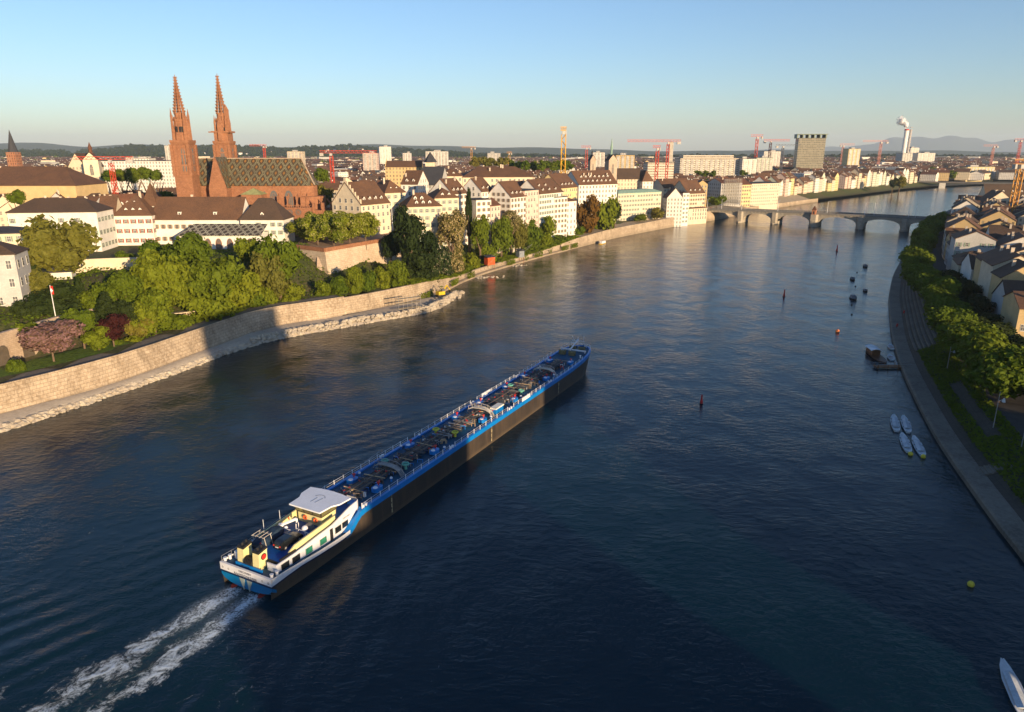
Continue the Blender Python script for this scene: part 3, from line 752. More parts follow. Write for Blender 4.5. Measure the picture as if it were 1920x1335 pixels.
for x, y in ((31,-3.0),(47,-4.0),(56,1.6),(66,-3.9),(81,-3.7),(100,-3.8),(114.5,-2.5),(30,3.4),(43.5,4.0),(50,4.1),(75,3.7),(105,2.6)):
    q = MB(); q.cyl(x, y, 4.72, 5.4, .17); q.cyl(x, y, 5.4, 5.62, .3, .22, 8, 1); q.build('vent', [M_bblue, M_bwhite], BG)
# valve stations: frames, valves and small boxes
r = random.Random(11); cols = [M_pipe, M_pipe2, M_steel, M_red, M_bwhite, M_bblue, PM('buff_paint', (.45,.33,.2), .6), PM('navy_box', (.02,.04,.14), .5), M_pipe, M_pipe]
for x0, x1, N in ((20.5,26,44),(26,37,40),(37,44,46),(44,53,46),(53,64,64),(64,78,84),(78,90,76),(90,102,76),(103,114,54)):
    q = MB()
    for k in range(N):
        x = r.uniform(x0, x1); y = r.choice((-1, 1))*abs(r.gauss(.8, .95)); y = max(-2.6, min(2.5, y)); ty = r.random(); c_ = r.choice((0,0,0,1,1,1,2,6,6,8,9,3,4,5,7))
        z = 4.72+r.uniform(0, .35)
        if ty < .3: q.cyl(x, y, 4.6, z+r.uniform(.2, .8), r.uniform(.07, .22), n=6, m=c_)
        elif ty < .5: q.box(x-r.uniform(.1,.4), x+r.uniform(.1,.5), y-.2, y+.2, 4.6, z+r.uniform(.1, .5), m=c_)
        elif ty < .8:
            L_ = r.uniform(.6, 1.6); hh = r.uniform(.5, 1.0)
            q.path([(x, y, 4.72), (x, y, 4.72+hh), (x+L_*.3, y-.6*L_*(1 if y < 0 else -1), 4.72+hh), (x+L_*.3, y-.6*L_*(1 if y < 0 else -1), 4.72)], .07, 4, m=c_)
        else: q.tube((x, -2.2, z+.6), (x+r.uniform(-.4,.4), 2.2, z+.6), r.uniform(.07,.11), 5, m=(c_ if c_ in (0,1,2,6) else 1))
        if r.random() < .1: q.cyl(x, y, z+.7, z+.8, .2, n=8, m=3)
    q.build('valve_station', cols, BG)
# bow gear
q = MB(); q.tube((122.6,4.0,6.0),(122.6,-3.6,6.0),.28,6); q.tube((122.9,3.6,5.3),(122.9,3.6,6.0),.15); q.tube((122.9,-3.2,5.3),(122.9,-3.2,6.0),.15); q.build('breakwater', M_bwhite, BG)
q = MB(); q.tube((122.0,1.0,6.2),(126.2,.3,8.3),.24,6); q.tube((126.2,.3,5.4),(126.2,.3,9.0),.1,5); q.tube((126.2,-1.6,7.9),(126.2,2.2,7.9),.08,5); q.tube((126.0,-2.0,7.2),(126.0,2.6,7.2),.08,5)
q.tube((126.2,1.4,7.9),(125.8,2.0,9.3),.05); q.tube((126.2,-1.4,7.9),(126.2,-1.5,9.6),.05); q.cyl(121.9,1.1,5.4,6.5,.35); q.build('mast', M_bwhite, BG)
for x, y in ((120.1,2.6),(120.1,-.4),(125.4,1.6),(125.4,-1.2)):
    q = MB(); q.M = Matrix.Translation((x, y, 5.85)) @ Matrix.Rotation(R(90), 4, 'X'); q.cyl(0,0,-.8,.8,.5,n=10); q.cyl(0,0,-.9,-.75,.68,n=10); q.cyl(0,0,.75,.9,.68,n=10); q.M = None; q.box(x-.5,x+.5,y-.9,y+.9,5.1,5.6)
    q.build('winch', PM('winch_olive', (.16,.14,.07), .7, var=.3, sc=3), BG)
q = MB(); P_ = [(x, -(bw(x)-.15), zt(x)) for x in (122.6,124.6,126.1,127.6,128.6)]+[(x, bw(x)-.15, zt(x)) for x in (128.6,127.6,126.1,124.6,122.6)]
for p_ in P_: q.tube(p_, (p_[0], p_[1], p_[2]+.8), .05, 4)
q.path([(a, b_, c_+.8) for a, b_, c_ in P_], .045, 4); q.build('railing', M_bwhite, BG)
q = MB(); q.add([(128.8,-1.3,4.6),(129.7,-.2,4.6),(129.9,-.2,6.1),(128.9,-1.5,6.1)], [(0,1,2,3)]); q.build('bow_plate', M_bwhite, BG)
# black car and the covered tender standing on the upper deck
def on_barge(name, lx, ly, lz, rz, label, cat):
    p_ = Vector((WATER_O.x+lx*math.cos(BARGE_A)-ly*math.sin(BARGE_A), WATER_O.y+lx*math.sin(BARGE_A)+ly*math.cos(BARGE_A), lz))
    return empty(name, p_, BARGE_A+rz, label, cat)
car = on_barge('parked_car', 7.4, -1.3, TD, 0, 'black estate car parked on the upper deck of the barge', 'car')
q = MB(); prof = [(-2.25,.3),(-2.3,.75),(-2.2,1.0),(-1.95,1.42),(-1.4,1.5),(.3,1.48),(1.0,1.02),(2.1,.85),(2.3,.6),(2.25,.3)]
n = len(prof); ys = []
for z in (0,1): pass
def cw(z): return .88 if z < 1.03 else .7
vs = [(x, -cw(z), z) for x, z in prof]+[(x, cw(z), z) for x, z in prof]
q.add(vs, [tuple(range(n)), tuple(range(2*n-1, n-1, -1))]+[(i, n+i, n+(i+1) % n, (i+1) % n) for i in range(n)]); q.build('body', M_car, car)
q = MB(); q.add([(-1.85,-.82,1.05),(-1.5,-.74,1.4),(.2,-.74,1.38),(.75,-.82,1.06)], [(0,3,2,1)]); q.add([(-1.85,.82,1.05),(-1.5,.74,1.4),(.2,.74,1.38),(.75,.82,1.06)], [(0,1,2,3)]); q.add([(-2.22,-.6,1.05),(-2.22,.6,1.05),(-2.02,.55,1.38),(-2.02,-.55,1.38)], [(0,3,2,1)]); q.build('window', M_dgl, car)
for x in (-1.45, 1.4):
    for y in (-.82, .82):
        q = MB(); q.M = Matrix.Translation((x, y, .33)) @ Matrix.Rotation(R(90), 4, 'X'); q.cyl(0,0,-.1,.1,.33,n=12); w_ = q.build('wheel', M_black, car); q = MB(); q.M = Matrix.Translation((x, y*1.13, .33)) @ Matrix.Rotation(R(90), 4, 'X'); q.cyl(0,0,-.02,.02,.19,n=8); q.build('rim', M_steel, w_)
for y in (-.7, .55): q = MB(); q.box(-2.34,-2.25,y,y+.18,.75,.98); q.build('tail_light', M_red, car)
q = MB(); q.box(-2.36,-2.28,-.28,.28,.6,.74); q.build('number_plate', M_bwhite, car)
td = on_barge('tender_boat', 6.7, 1.9, TD, R(3), 'small tender under a dark navy cover on the barge upper deck', 'boat')
q = MB(); rows = []
for x, w_, h_ in ((-3.1,.35,.9),(-2.8,1.0,1.2),(-1.8,1.2,1.6),(-.6,1.2,1.35),(0,1.15,1.5),(1.2,1.1,1.75),(2.2,.8,1.5),(2.9,.3,1.0)):
    rows.append([(x,-w_*.8,.15),(x,-w_,.8),(x,-w_*.6,h_*.93),(x,0,h_),(x,w_*.6,h_*.93),(x,w_,.8),(x,w_*.8,.15)])
vs = [p_ for r_ in rows for p_ in r_]; fs = [(i*7+j, (i+1)*7+j, (i+1)*7+j+1, i*7+j+1) for i in range(7) for j in range(6)]+[tuple(range(6,-1,-1)), tuple(range(49,56))]
q.add(vs, [f[::-1] for f in fs]); q.build('cover', M_cover, td)
q = MB()
for x in (-1.9, -.6): q.path([(x,-1.25,0),(x-.2,-1.1,1.9),(x-.2,1.1,1.9),(x,1.25,0)], .05, 4)
for y in (-1.1,-.4,.4,1.1): q.tube((-2.4,y,1.95),(-.5,y,1.95),.045,4)
q.build('frame', PM('tender_frame', (.5,.46,.4), .5), td)
q = on_barge('ships_flag', 4.6, .4, TD, 0, 'furled red white and blue flag on a short staff behind the black car', 'flag')
f = MB(); f.tube((0,0,0),(-.9,.1,1.6),.04,5); f.build('staff', M_bwhite, q)
f = MB()
for k, z in enumerate((1.6,1.42,1.24)): f.tube((-.9+.09*k*1.2,.1,z+.02),(-.9+.09*(k+1)*1.2,.1,z-.2),.13,6,m=k)
f.build('cloth', [M_red, M_bwhite, M_navy], q)
# ---------------------------------------------------------------- buildings
def winmesh(w, h, fr=(.6,.58,.52), arch=False, shutter=None, name='window'):
    m = MB(); t_ = .12
    m.box(-w/2-.1, w/2+.1, -.05, .02, -.1, h+.1, 0)
    for i in (0, 1):
        x0 = -w/2 if i == 0 else .04; x1 = -.04 if i == 0 else w/2
        m.box(x0, x1, -.065, -.05, 0, h*.58, 1); m.box(x0, x1, -.065, -.05, h*.63, h, 1)
    m.box(-w/2-.15, w/2+.15, -.16, .02, -.2, -.1, 0)
    mats = [PM('window_frame_'+name, fr, .7, var=0), M_glass]
    if shutter:
        mats.append(PM('shutter_'+name, shutter, .7, var=.1))
        for s in (-1, 1): m.box(s*(w/2+.12) if s > 0 else -w/2-.12-w*.45, (w/2+.12+w*.45) if s > 0 else -w/2-.12, -.09, -.03, -.05, h+.05, 2)
    return m.mesh(name, mats)
WM = {'plain': winmesh(1.15, 1.75, name='plain'), 'green': winmesh(1.05, 1.7, shutter=(.2,.27,.2), name='green'), 'red': winmesh(1.1, 1.7, shutter=(.25,.05,.03), name='red'),
      'tall': winmesh(1.2, 2.3, name='tall'), 'brown': winmesh(1.1, 1.6, fr=(.3,.2,.12), shutter=(.33,.27,.2), name='brown')}
def gothic(w, h, fr):
    m = MB(); n = 6
    def arc(W_, H_): 
        pts = [(-W_/2, 0), (W_/2, 0), (W_/2, H_*.6)]
        for k in range(1, n): t_ = k/n; pts.append((W_/2*(1-t_**1.6), H_*(.6+.4*math.sin(t_*math.pi/2))))
        pts.append((0, H_))
        for k in range(n-1, 0, -1): t_ = k/n; pts.append((-W_/2*(1-t_**1.6), H_*(.6+.4*math.sin(t_*math.pi/2))))
        pts.append((-W_/2, H_*.6)); return pts
    o = arc(w+.7, h+.5); N = len(o)
    m.add([(x, -.08, z-.25) for x, z in o]+[(x, .02, z-.25) for x, z in o], [tuple(range(N))]+[(i, N+i, N+(i+1) % N, (i+1) % N) for i in range(N)], 0)
    o = arc(w, h); m.add([(x, -.1, z) for x, z in o], [tuple(range(N))], 1)
    for x in ([-w/6, w/6] if w < 2.5 else [-w*.3, -w*.1, w*.1, w*.3]): m.box(x-.07, x+.07, -.16, -.09, 0, h*.68, 0)
    m.ring((0, -.13, h*.74), w*.2, .07, 'y', 10, 4, 0); m.box(-w/2, w/2, -.16, -.09, h*.6, h*.6+.12, 0)
    return m.mesh('gothic_window', [fr, M_glass])
def dormer_mesh(w, h, kind):
    m = MB(); d = h*1.2
    if kind == 'gable':
        m.add([(-w/2,0,0),(w/2,0,0),(w/2,0,h*.7),(0,0,h*1.25),(-w/2,0,h*.7),(-w/2,d,h*.6),(w/2,d,h*.6)], [(0,1,2,3,4),(1,6,2),(0,4,5)], 0)
        m.add([(-w/2-.15,-.15,h*.62),(0,-.15,h*1.3),(w/2+.15,-.15,h*.62),(w/2+.15,d,h*.62),(0,d+.4,h*1.3),(-w/2-.15,d,h*.62)], [(0,1,4,5),(1,2,3,4)], 1)
    else:
        m.add([(-w/2,0,0),(w/2,0,0),(w/2,0,h),(-w/2,0,h),(-w/2,d,h),(w/2,d,h)], [(0,1,2,3),(1,5,2),(0,3,4)], 0)
        m.add([(-w/2-.15,-.2,h),(w/2+.15,-.2,h),(w/2+.15,d+.6,h+.5),(-w/2-.15,d+.6,h+.5)], [(0,1,2,3)], 1)
    m.box(-w*.25, w*.25, -.04, -.01, h*.15, h*.65, 2)
    return m.mesh('dormer', [PLW['white'], M_roof, M_glass])
DM = {k: dormer_mesh(1.5, 1.4, k) for k in ('gable', 'shed')}
cm_ = MB(); cm_.box(-.45, .45, -.35, .35, -1.6, 1.5); cm_.box(-.52, .52, -.42, .42, 1.5, 1.65); CHM = cm_.mesh('chimney', PM('chimney_plaster', (.5,.42,.33), .9))
def wall_mesh(w, d, he, hr, typ, mat, stepped=False):
    m = MB(); m.walls(-w/2, w/2, 0, d, -6, 0)                       # footing below floor
    m.walls(-w/2, w/2, 0, d, 0, he)
    if typ == 'side':
        m.add([(-w/2,0,he),(-w/2,d,he),(-w/2,d/2,hr)], [(0,2,1)]); m.add([(w/2,0,he),(w/2,d,he),(w/2,d/2,hr)], [(0,1,2)])
    elif typ == 'gable':
        m.add([(-w/2,0,he),(w/2,0,he),(0,0,hr)], [(0,1,2)]); m.add([(-w/2,d,he),(w/2,d,he),(0,d,hr)], [(0,2,1)])
    elif typ == 'flat':
        pass
    if stepped:
        n = 6
        for xs_ in ((-w/2-.05, -w/2+.5),):
            for k in range(n):
                y0 = d/2*k/n; z1 = he+(hr-he)*(k+1)/n+.7
                m.box(xs_[0], xs_[1], y0, y0+d/2/n+.02, he-.5+(hr-he)*k/n, z1); m.box(xs_[0], xs_[1], d-y0-d/2/n-.02, d-y0, he-.5+(hr-he)*k/n, z1)
            m.box(xs_[0]-.01, xs_[1]+.01, d/2-.8, d/2+.8, hr, hr+2.2)
    return m.mesh('wall', mat, uv='facade')
def roof_mesh(w, d, he, hr, typ, mat, ov=.5, th=.28, uv=None):
    m = MB(); s = None
    if typ == 'side':
        sl = (hr-he)/(d/2); e = he-ov*sl
        for sg in (0, 1):
            y0, y1 = (-ov, d/2) if sg == 0 else (d+ov, d/2)
            v = [(-w/2-.25,y0,e),(w/2+.25,y0,e),(w/2+.25,y1,hr),(-w/2-.25,y1,hr)]; v += [(x, y, z+th) for x, y, z in v]
            f = [(4,5,6,7),(3,2,1,0),(0,1,5,4),(1,2,6,5),(3,0,4,7)]
            m.add(v, f if sg == 0 else [q[::-1] for q in f])
    elif typ == 'gable':
        sl = (hr-he)/(w/2); e = he-ov*sl
        for sg in (-1, 1):
            v = [(sg*(w/2+ov),-.3,e),(sg*(w/2+ov),d+.3,e),(0,d+.3,hr),(0,-.3,hr)]; v += [(x, y, z+th) for x, y, z in v]
            f = [(4,5,6,7),(3,2,1,0),(0,1,5,4),(1,2,6,5),(3,0,4,7)]
            m.add(v, f if sg > 0 else [q[::-1] for q in f])
    elif typ == 'hip':
        r_ = min(d, w)/2*.85; W2 = w/2+ov
        if w >= d: R1, R2 = (-w/2+r_, d/2), (w/2-r_, d/2)
        else: R1, R2 = (0, r_), (0, d-r_)
        b = [(-W2,-ov,he-.15),(W2,-ov,he-.15),(W2,d+ov,he-.15),(-W2,d+ov,he-.15)]; t_ = [(x, y, he+.12) for x, y, z in b]
        m.add(b+t_, [(3,2,1,0),(0,1,5,4),(1,2,6,5),(2,3,7,6),(3,0,4,7)])
        v = t_+[(R1[0],R1[1],hr),(R2[0],R2[1],hr)]
        m.add(v, [(0,1,5,4),(1,2,5),(2,3,4,5),(3,0,4)] if w >= d else [(0,1,4),(1,2,5,4),(2,3,5),(3,0,4,5)])
    else:
        m.box(-w/2-.3, w/2+.3, -.3, d+.3, he, he+.5)
        if hr > he+.8:
            k = min(w, d)*.25
            m.add([(-w/2-.3,-.3,he+.5),(w/2+.3,-.3,he+.5),(w/2+.3,d+.3,he+.5),(-w/2-.3,d+.3,he+.5),(-w/2+k,k,hr),(w/2-k,k,hr),(w/2-k,d-k,hr),(-w/2+k,d-k,hr)], [(0,1,5,4),(1,2,6,5),(2,3,7,6),(3,0,4,7),(4,5,6,7)])
    return m.mesh('roof', mat, uv=uv)
def house_at(name, label, cat, X, Y, zb, a, w, d, he, hr, wall='white', roof='brown', typ='side', win=None, dorm=0, chim=1, group=None, stepped=False, seed=0, side=0, floors=None, dk='gable', roofm=None, low=False, wskip=.08):
    r = random.Random(seed*31+int(abs(X)*7)); root = empty(name, (X, Y, zb), a, label, cat, group)
    wm = (PLW if win else FAC)[wall] if isinstance(wall, str) else wall
    link('wall', wall_mesh(w, d, he, hr, typ, wm, stepped), root)
    rf = link('roof', roof_mesh(w, d, he, hr, typ, roofm or ROOFS[roof]), root)
    if win == 'plain' and cat == 'house': win = ('plain', 'brown', 'green', 'plain')[int(abs(X)*3+Y) % 4]
    if win:
        fl = floors or max(1, int((he-.6)/3.2)); me = WM[win] if isinstance(win, str) else win
        n = max(1, int(w/2.9)); fh = (he-.5)/fl
        for f in range(fl):
            for i in range(n):
                if r.random() < wskip: continue
                link('window', me, root, (-w/2+(i+.5)*w/n, -.02, f*fh+fh*.3))
        if side:
            n = max(1, int(d/3.4)); F = fl+(1 if typ in ('side',) and hr-he > 5 else 0)
            for f in range(F):
                k = n if f < fl else max(1, n-2)
                for i in range(k):
                    y = d/2+(i-(k-1)/2)*(d/n)
                    if side < 0: link('window', me, root, (-w/2-.02, y, f*fh+fh*.3), R(-90))
                    else: link('window', me, root, (w/2+.02, y, f*fh+fh*.3), R(90))
    if dorm and typ in ('side', 'hip'):
        for i in range(dorm):
            row = i % 2 if dorm > 4 else 0; k = i//2 if dorm > 4 else i; nn = (dorm+1)//2 if dorm > 4 else dorm
            x = -w/2*.8+w*.8*(k+.5)/nn; f = .16+.32*row; y = d/2*f
            if typ == 'hip': x *= .7
            link('dormer', DM[dk], root, (x, y, he+(hr-he)*f+.1))
    for i in range(chim):
        f = r.uniform(.5, .95); s = r.choice((-1, 1))
        if typ == 'gable': l = (s*(1-f)*w/2, r.uniform(.15, .85)*d, he+(hr-he)*f+.5)
        elif typ == 'flat': l = (r.uniform(-.3, .3)*w, r.uniform(.3, .7)*d, he+1)
        else: l = (r.uniform(-.4, .4)*w*(.5 if typ == 'hip' else 1), d/2+s*(1-f)*d/2, he+(hr-he)*f+.5)
        link('chimney', CHM, rf, l)
    return root
def hs(name, label, px0, px1, Y, pe, pr, a, d, wall, roof, typ, base=None, cat='house', **k):
    a = R(a); ze = zat(pe, Y); zr = zat(pr, Y+(d/2*math.cos(a) if typ != 'gable' else 0))
    xa = xat(px0, Y, ze); xb = xat(px1, Y, ze); X = (xa+xb)/2
    w = (xb-xa)/max(.25, math.cos(a)-(X/Y)*math.sin(a))
    while Y < 600 and signed(edge, X, Y)[0] < 9:
        Y += 4; ze = zat(pe, Y); zr = zat(pr, Y+(d/2*math.cos(a) if typ != 'gable' else 0)); xa = xat(px0, Y, ze); xb = xat(px1, Y, ze); X = (xa+xb)/2; w = (xb-xa)/max(.25, math.cos(a)-(X/Y)*math.sin(a))
    zb = land(X, Y) if base is None else base
    # the front mid point stays on the pixel column
    return house_at(name, label, cat, X, Y, zb, a, w, d, ze-zb, max(zr, ze+.6)-zb, wall, roof, typ, **k)
HS = [
 ('museum_hall','vast brown roofed hall with a notched cornice at the left edge',-70,141,430,348,312,0,34,PLW['ochre'],'brown','hip',None,'museum',dict(chim=0)),
 ('town_house','white three storey house with grey hipped roof behind the big plane tree',13,181,292,398,371,8,17,'white','dark','hip',None,'house',dict(win='green',side=1,chim=2,floors=3,wskip=.45)),
 ('town_house','low cream house with slate roof at the left edge above the garden',-60,47,240,438,424,18,14,'cream','slate','hip',None,'house',dict(win='plain',chim=0)),
 ('garden_house','pale blue house with tall white windows standing on the garden wall at the left edge',-60,27,202,478,452,18,12,'grey','dark','hip',17.0,'house',dict(win='tall',side=1,chim=0,floors=3)),
 ('timbered_house','half timbered house with steep brown roof beside the white hipped house',182,214,322,417,368,6,15,'cream','brown','side',None,'house',dict(win='red',chim=1,dorm=2)),
 ('timbered_house','broad timbered house with wooden gallery under its brown roof, left of the turret',213,284,314,404,363,6,17,'white','brown','hip',None,'house',dict(win='red',dorm=5,chim=1,side=1)),
 ('bishops_house','long white house with brown roof in front of the cathedral towers',285,452,318,410,370,0,15,'white','brown','side',None,'house',dict(win='brown',chim=1,dorm=2,dk='shed',floors=2)),
 ('chapel_house','white end house with dark tiled hipped roof right against the cathedral choir',450,531,316,412,371,0,15,'white','dark','hip',None,'house',dict(win='plain',wskip=.6,chim=0,dorm=1)),
 ('low_house','low brown roofed building between the choir and the stepped gable house',577,634,400,356,344,5,12,'cream','brown','side',None,'house',dict(chim=0)),
 ('stepped_house','cream house with stepped gable and brown roof behind the terrace trees',677,731,345,381,341,57,19,'cream','brown','side',None,'house',dict(win='plain',side=-1,stepped=True,dorm=4,chim=0)),
 ('town_house','cream wing with brown roof right behind the stepped gable house',722,760,366,361,337,38,18,'cream','brown','hip',None,'house',dict(win='green',dorm=2,chim=1)),
 ('town_house','cream riverside house with brown hipped roof behind the shade toned chestnut tree',762,828,352,387,361,22,15,'cream','brown','hip',None,'house',dict(win='green',dorm=5,chim=1)),
 ('town_house','pale house with hipped brown roof above the flowering chestnut',815,860,372,371,352,25,16,'cream','brown','hip',None,'house',dict(win='green',dorm=2,chim=1,side=-1)),
 ('town_house','steep brown roof with white triangular gable beside the black roof',752,783,425,345,320,-12,20,'white','brown','side',None,'house',dict(win='plain',side=1,dorm=2,chim=1)),
 ('museum_block','angular black roofed museum block behind the white triangular gable',786,826,452,346,313,-8,24,'grey','slate','side',None,'museum',dict(chim=0)),
 ('town_house','white gabled house with three small dormers left of the poplar',848,876,396,362,335,57,16,'white','brown','side',None,'house',dict(win='plain',side=-1,dorm=3,chim=2)),
 ('mansion','long cream mansion with five skylights in its brown hipped roof',868,1003,474,332,312,8,26,'cream','brown','hip',None,'mansion',dict(win='plain',chim=4)),
 ('town_house','brown hipped roof joined to the left end of the long mansion',822,867,470,330,315,5,22,'cream','brown','hip',None,'house',dict(win='plain',dorm=2,chim=1)),
 ('town_house','white gabled house right of the poplar with brown roof',903,925,425,358,334,57,15,'white','brown','side',None,'house',dict(win='plain',side=-1,dorm=2,chim=1)),
 ('town_house','small white flat roofed house with red awning behind the green trees',893,921,402,375,372,35,12,'white','slate','flat',None,'house',dict(win='plain',chim=0)),
 ('town_house','narrow pink house with terracotta roof between trees and gables',920,938,408,385,372,56,12,'pink','red','side',None,'house',dict(win='plain',side=-1,chim=1)),
 ('town_house','tall white house with cream left gable and broad brown roof above the blossom trees',958,987,420,368,340,57,17,'white','brown','side',None,'house',dict(win='brown',side=-1,dorm=3,chim=1)),
 ('town_house','brown roofed house tucked behind the pink blank wall',975,1000,458,354,340,55,15,'white','brown','side',None,'house',dict(win='plain',dorm=1,chim=1)),
 ('town_house','pinkish flat topped house with blank wall between two white houses',984,1010,432,357,354,56,14,'pink','slate','flat',None,'house',dict(win='plain',chim=0)),
 ('town_house','tall white house with long brown roof and balcony right of the pink wall',1012,1056,440,361,336,57,18,'white','brown','side',None,'house',dict(win='plain',side=-1,dorm=5,chim=3)),
 ('town_house','white flat terrace house with dark paired windows left of the copper beech',1040,1064,448,370,368,48,14,'white','slate','flat',None,'house',dict(win='brown',chim=0)),
 ('town_house','slim white house with small brown roof beside the copper beech',1062,1081,462,377,369,48,14,'white','brown','hip',None,'house',dict(win='plain',chim=1)),
 ('terrace_house','white house with a green planted flat roof at the river bank',1028,1068,478,394,391,56,12,'white','green','flat',4,'house',dict(win='plain',chim=0,wskip=.3)),
 ('terrace_house','lowest white river house with dark windows under the planted roof house',1053,1082,488,413,411,56,9,'white','brown','flat',3,'house',dict(win='brown',chim=0)),
 ('town_house','brown roofed house with yellow attic between the mansion and the long white house',1052,1083,505,351,326,56,20,'yellow','brown','side',None,'house',dict(win='plain',side=-1,dorm=4,chim=2)),
 ('white_palace','long white palace with a row of white chimneys along its brown roof',1086,1158,545,345,320,32,20,'white','brown','side',None,'mansion',dict(win='plain',dorm=14,chim=8)),
 ('green_roof_block','pale block with flat green copper roof above the river wall',1160,1241,580,362,355,34,18,'cream','green','flat',7,'apartment block',dict(win='green',side=-1,chim=0)),
 ('river_house','white gabled house with blank front standing in the river beside the bridge',1251,1281,600,371,353,0,16,'white','brown','gable',2,'house',dict(chim=1)),
 ('river_house','narrow white house with stacked balconies left of the bridge',1281,1293,606,362,359,30,14,'white','dark','flat',2,'house',dict(win='plain',chim=0)),
 ('town_house','cream house with brown mansard roof just left of the bridge head',1290,1322,632,362,338,32,22,'cream','brown','side',None,'house',dict(win='plain',side=-1,dorm=3,chim=1)),
 ('town_house','brown twin roofed house behind the white gabled river house',1245,1300,668,352,335,20,24,'cream','brown','side',None,'house',dict(win='plain',chim=2)),
 ('restaurant','low riverside restaurant with orange awning beside the bridge abutment',1284,1326,622,391,389,32,10,'cream','brown','flat',3,'restaurant',dict(win='tall',chim=0)),
 ('corner_house','ochre corner house with curved gable at the bridge head',1308,1327,668,345,338,-10,24,'ochre','brown','gable',None,'house',dict(win='plain',chim=0)),
 ('shaded_house','dark shaded house behind the round tree at the bridge head',1322,1353,740,352,338,10,24,'grey','dark','side',None,'house',dict(chim=1)),
 ('scaffolded_house','brown roofed house wrapped in scaffolding beyond the bridge head',1353,1392,720,343,334,25,20,'grey','red','side',None,'house',dict(chim=1)),
 ('ochre_house','ochre house with pale pilasters right of the scaffolding',1392,1409,735,346,336,28,20,'yellow','red','side',None,'house',dict(win='plain',chim=0)),
 ('hotel','broad cream hotel with flat dark roof beyond the arched bridge',1410,1462,762,344,341,30,20,'cream','slate','flat',None,'hotel',dict(win='plain',chim=0)),
]
for (nm, lb, p0, p1, Y_, pe, pr, a, d, wl, rf_, ty, bs, ct, kw) in HS:
    hs(nm, lb, p0, p1, Y_, pe, pr, a, d, wl, rf_, ty, bs, ct, **kw)
def top_at(px, py, Y): z = zat(py, Y); return xat(px, Y, z), z
# gallery + turret
X_, Z_ = top_at(286, 384, 326); zb = land(X_, 326); tu = empty('turret_house', (X_, 326, zb), 0, 'slim timbered turret with tall pointed brown roof and green finial', 'turret')
m = MB(); m.box(-3, 3, -3, 3, -3, Z_-zb); m.build('wall', FAC['white'], tu, uv='facade')
m = MB(); zt_ = top_at(284, 342, 326)[1]-zb; m.add([(-3.6,-3.6,Z_-zb-.3),(3.6,-3.6,Z_-zb-.3),(3.6,3.6,Z_-zb-.3),(-3.6,3.6,Z_-zb-.3),(-1.6,-1.6,Z_-zb+5),(1.6,-1.6,Z_-zb+5),(1.6,1.6,Z_-zb+5),(-1.6,1.6,Z_-zb+5),(0,0,zt_)], [(3,2,1,0),(0,1,5,4),(1,2,6,5),(2,3,7,6),(3,0,4,7),(4,5,8),(5,6,8),(6,7,8),(7,4,8)]); rr = m.build('roof', M_roof, tu)
m = MB(); m.cyl(0, 0, zt_-.3, zt_+2.2, .22, .05, 6); m.build('finial', M_copper, rr)
# chapter hall with patterned roof and gothic windows
def diamond(name, base, line, inner, core, sx, sz):
    m, t, b = newmat(name, .6, base); uv = t.nodes.new('ShaderNodeUVMap').outputs[0]; u, v, _ = xyz(t, uv)
    a = (u/sx+v/sz).fract(); c = (u/sx-v/sz).fract()
    da = (a-.5).abs(); dc = (c-.5).abs(); mx = da.max(dc)
    cc = mixc(t, mx.gt(.4 if name == 'glazed_tile_roof' else .36), base, line); cc = mixc(t, mx.gt(.455), cc, base); cc = mixc(t, mx.lt(.26), cc, inner); cc = mixc(t, mx.lt(.15), cc, core)
    n = tex_noise(t, .2, 5, pos(t)).smooth(.35, .7); cc = mixc(t, n*.5, cc, (.06,.05,.035)); t.links.new(cc, b.inputs['Base Color']); bump(t, b, (v*3).fract(), .3, .06); return m
M_dia = diamond('glazed_tile_roof', (.055,.05,.028), (.27,.24,.15), (.075,.04,.02), (.24,.12,.03), 4.0, 7.2)
M_dia2 = diamond('glazed_tile_band', (.05,.09,.05), (.5,.42,.34), (.07,.035,.03), (.04,.03,.03), 3.2, 4.6)
GW_red = gothic(2.0, 4.6, M_sand)
Yc = 302; z_t = zat(421, Yc+6); z_e = zat(440, Yc); zb = land(-110, Yc); xl = xat(335, Yc, z_e); xr = xat(489, Yc, z_e)
ch = empty('chapter_hall', ((xl+xr)/2, Yc, zb), 0, 'white hall with lattice patterned tile roof and five red gothic windows', 'hall')
w = xr-xl; m = MB(); m.walls(-w/2, w/2, 0, 9, -6, z_e-zb); m.build('wall', PLW['white'], ch)
m = MB(); e = z_e-zb; tt = z_t-zb; m.add([(-w/2-.5,-.6,e-.2),(w/2+.3,-.6,e-.2),(w/2+.3,9,tt),(-w/2+3,9,tt),(-w/2-.5,9,e-.2),(-w/2-.5,-.6,e-.5),(w/2+.3,-.6,e-.5)], [(0,1,2,3),(0,3,4),(5,6,1,0)]); m.build('roof', M_dia2, ch, uv='flat')
for px in (389, 409, 430, 449, 468):
    link('gothic_window', GW_red, ch, (xat(px, Yc, zb+5)-(xl+xr)/2, -.02, e-6.4))
# ---- cathedral
CB = land(-130, 360); ca_ = empty('cathedral', (-130, 362, CB), 0, 'red sandstone cathedral with two openwork spires and diamond patterned roof', 'cathedral')
def Lc(x, y, z): return (x+130, y-362, z-CB)
z_r = zat(297, 365); z_e = zat(347, 355); xw = -158; xe = -103
m = MB(); p0 = Lc(xw, 356, 0); L = xe-xw
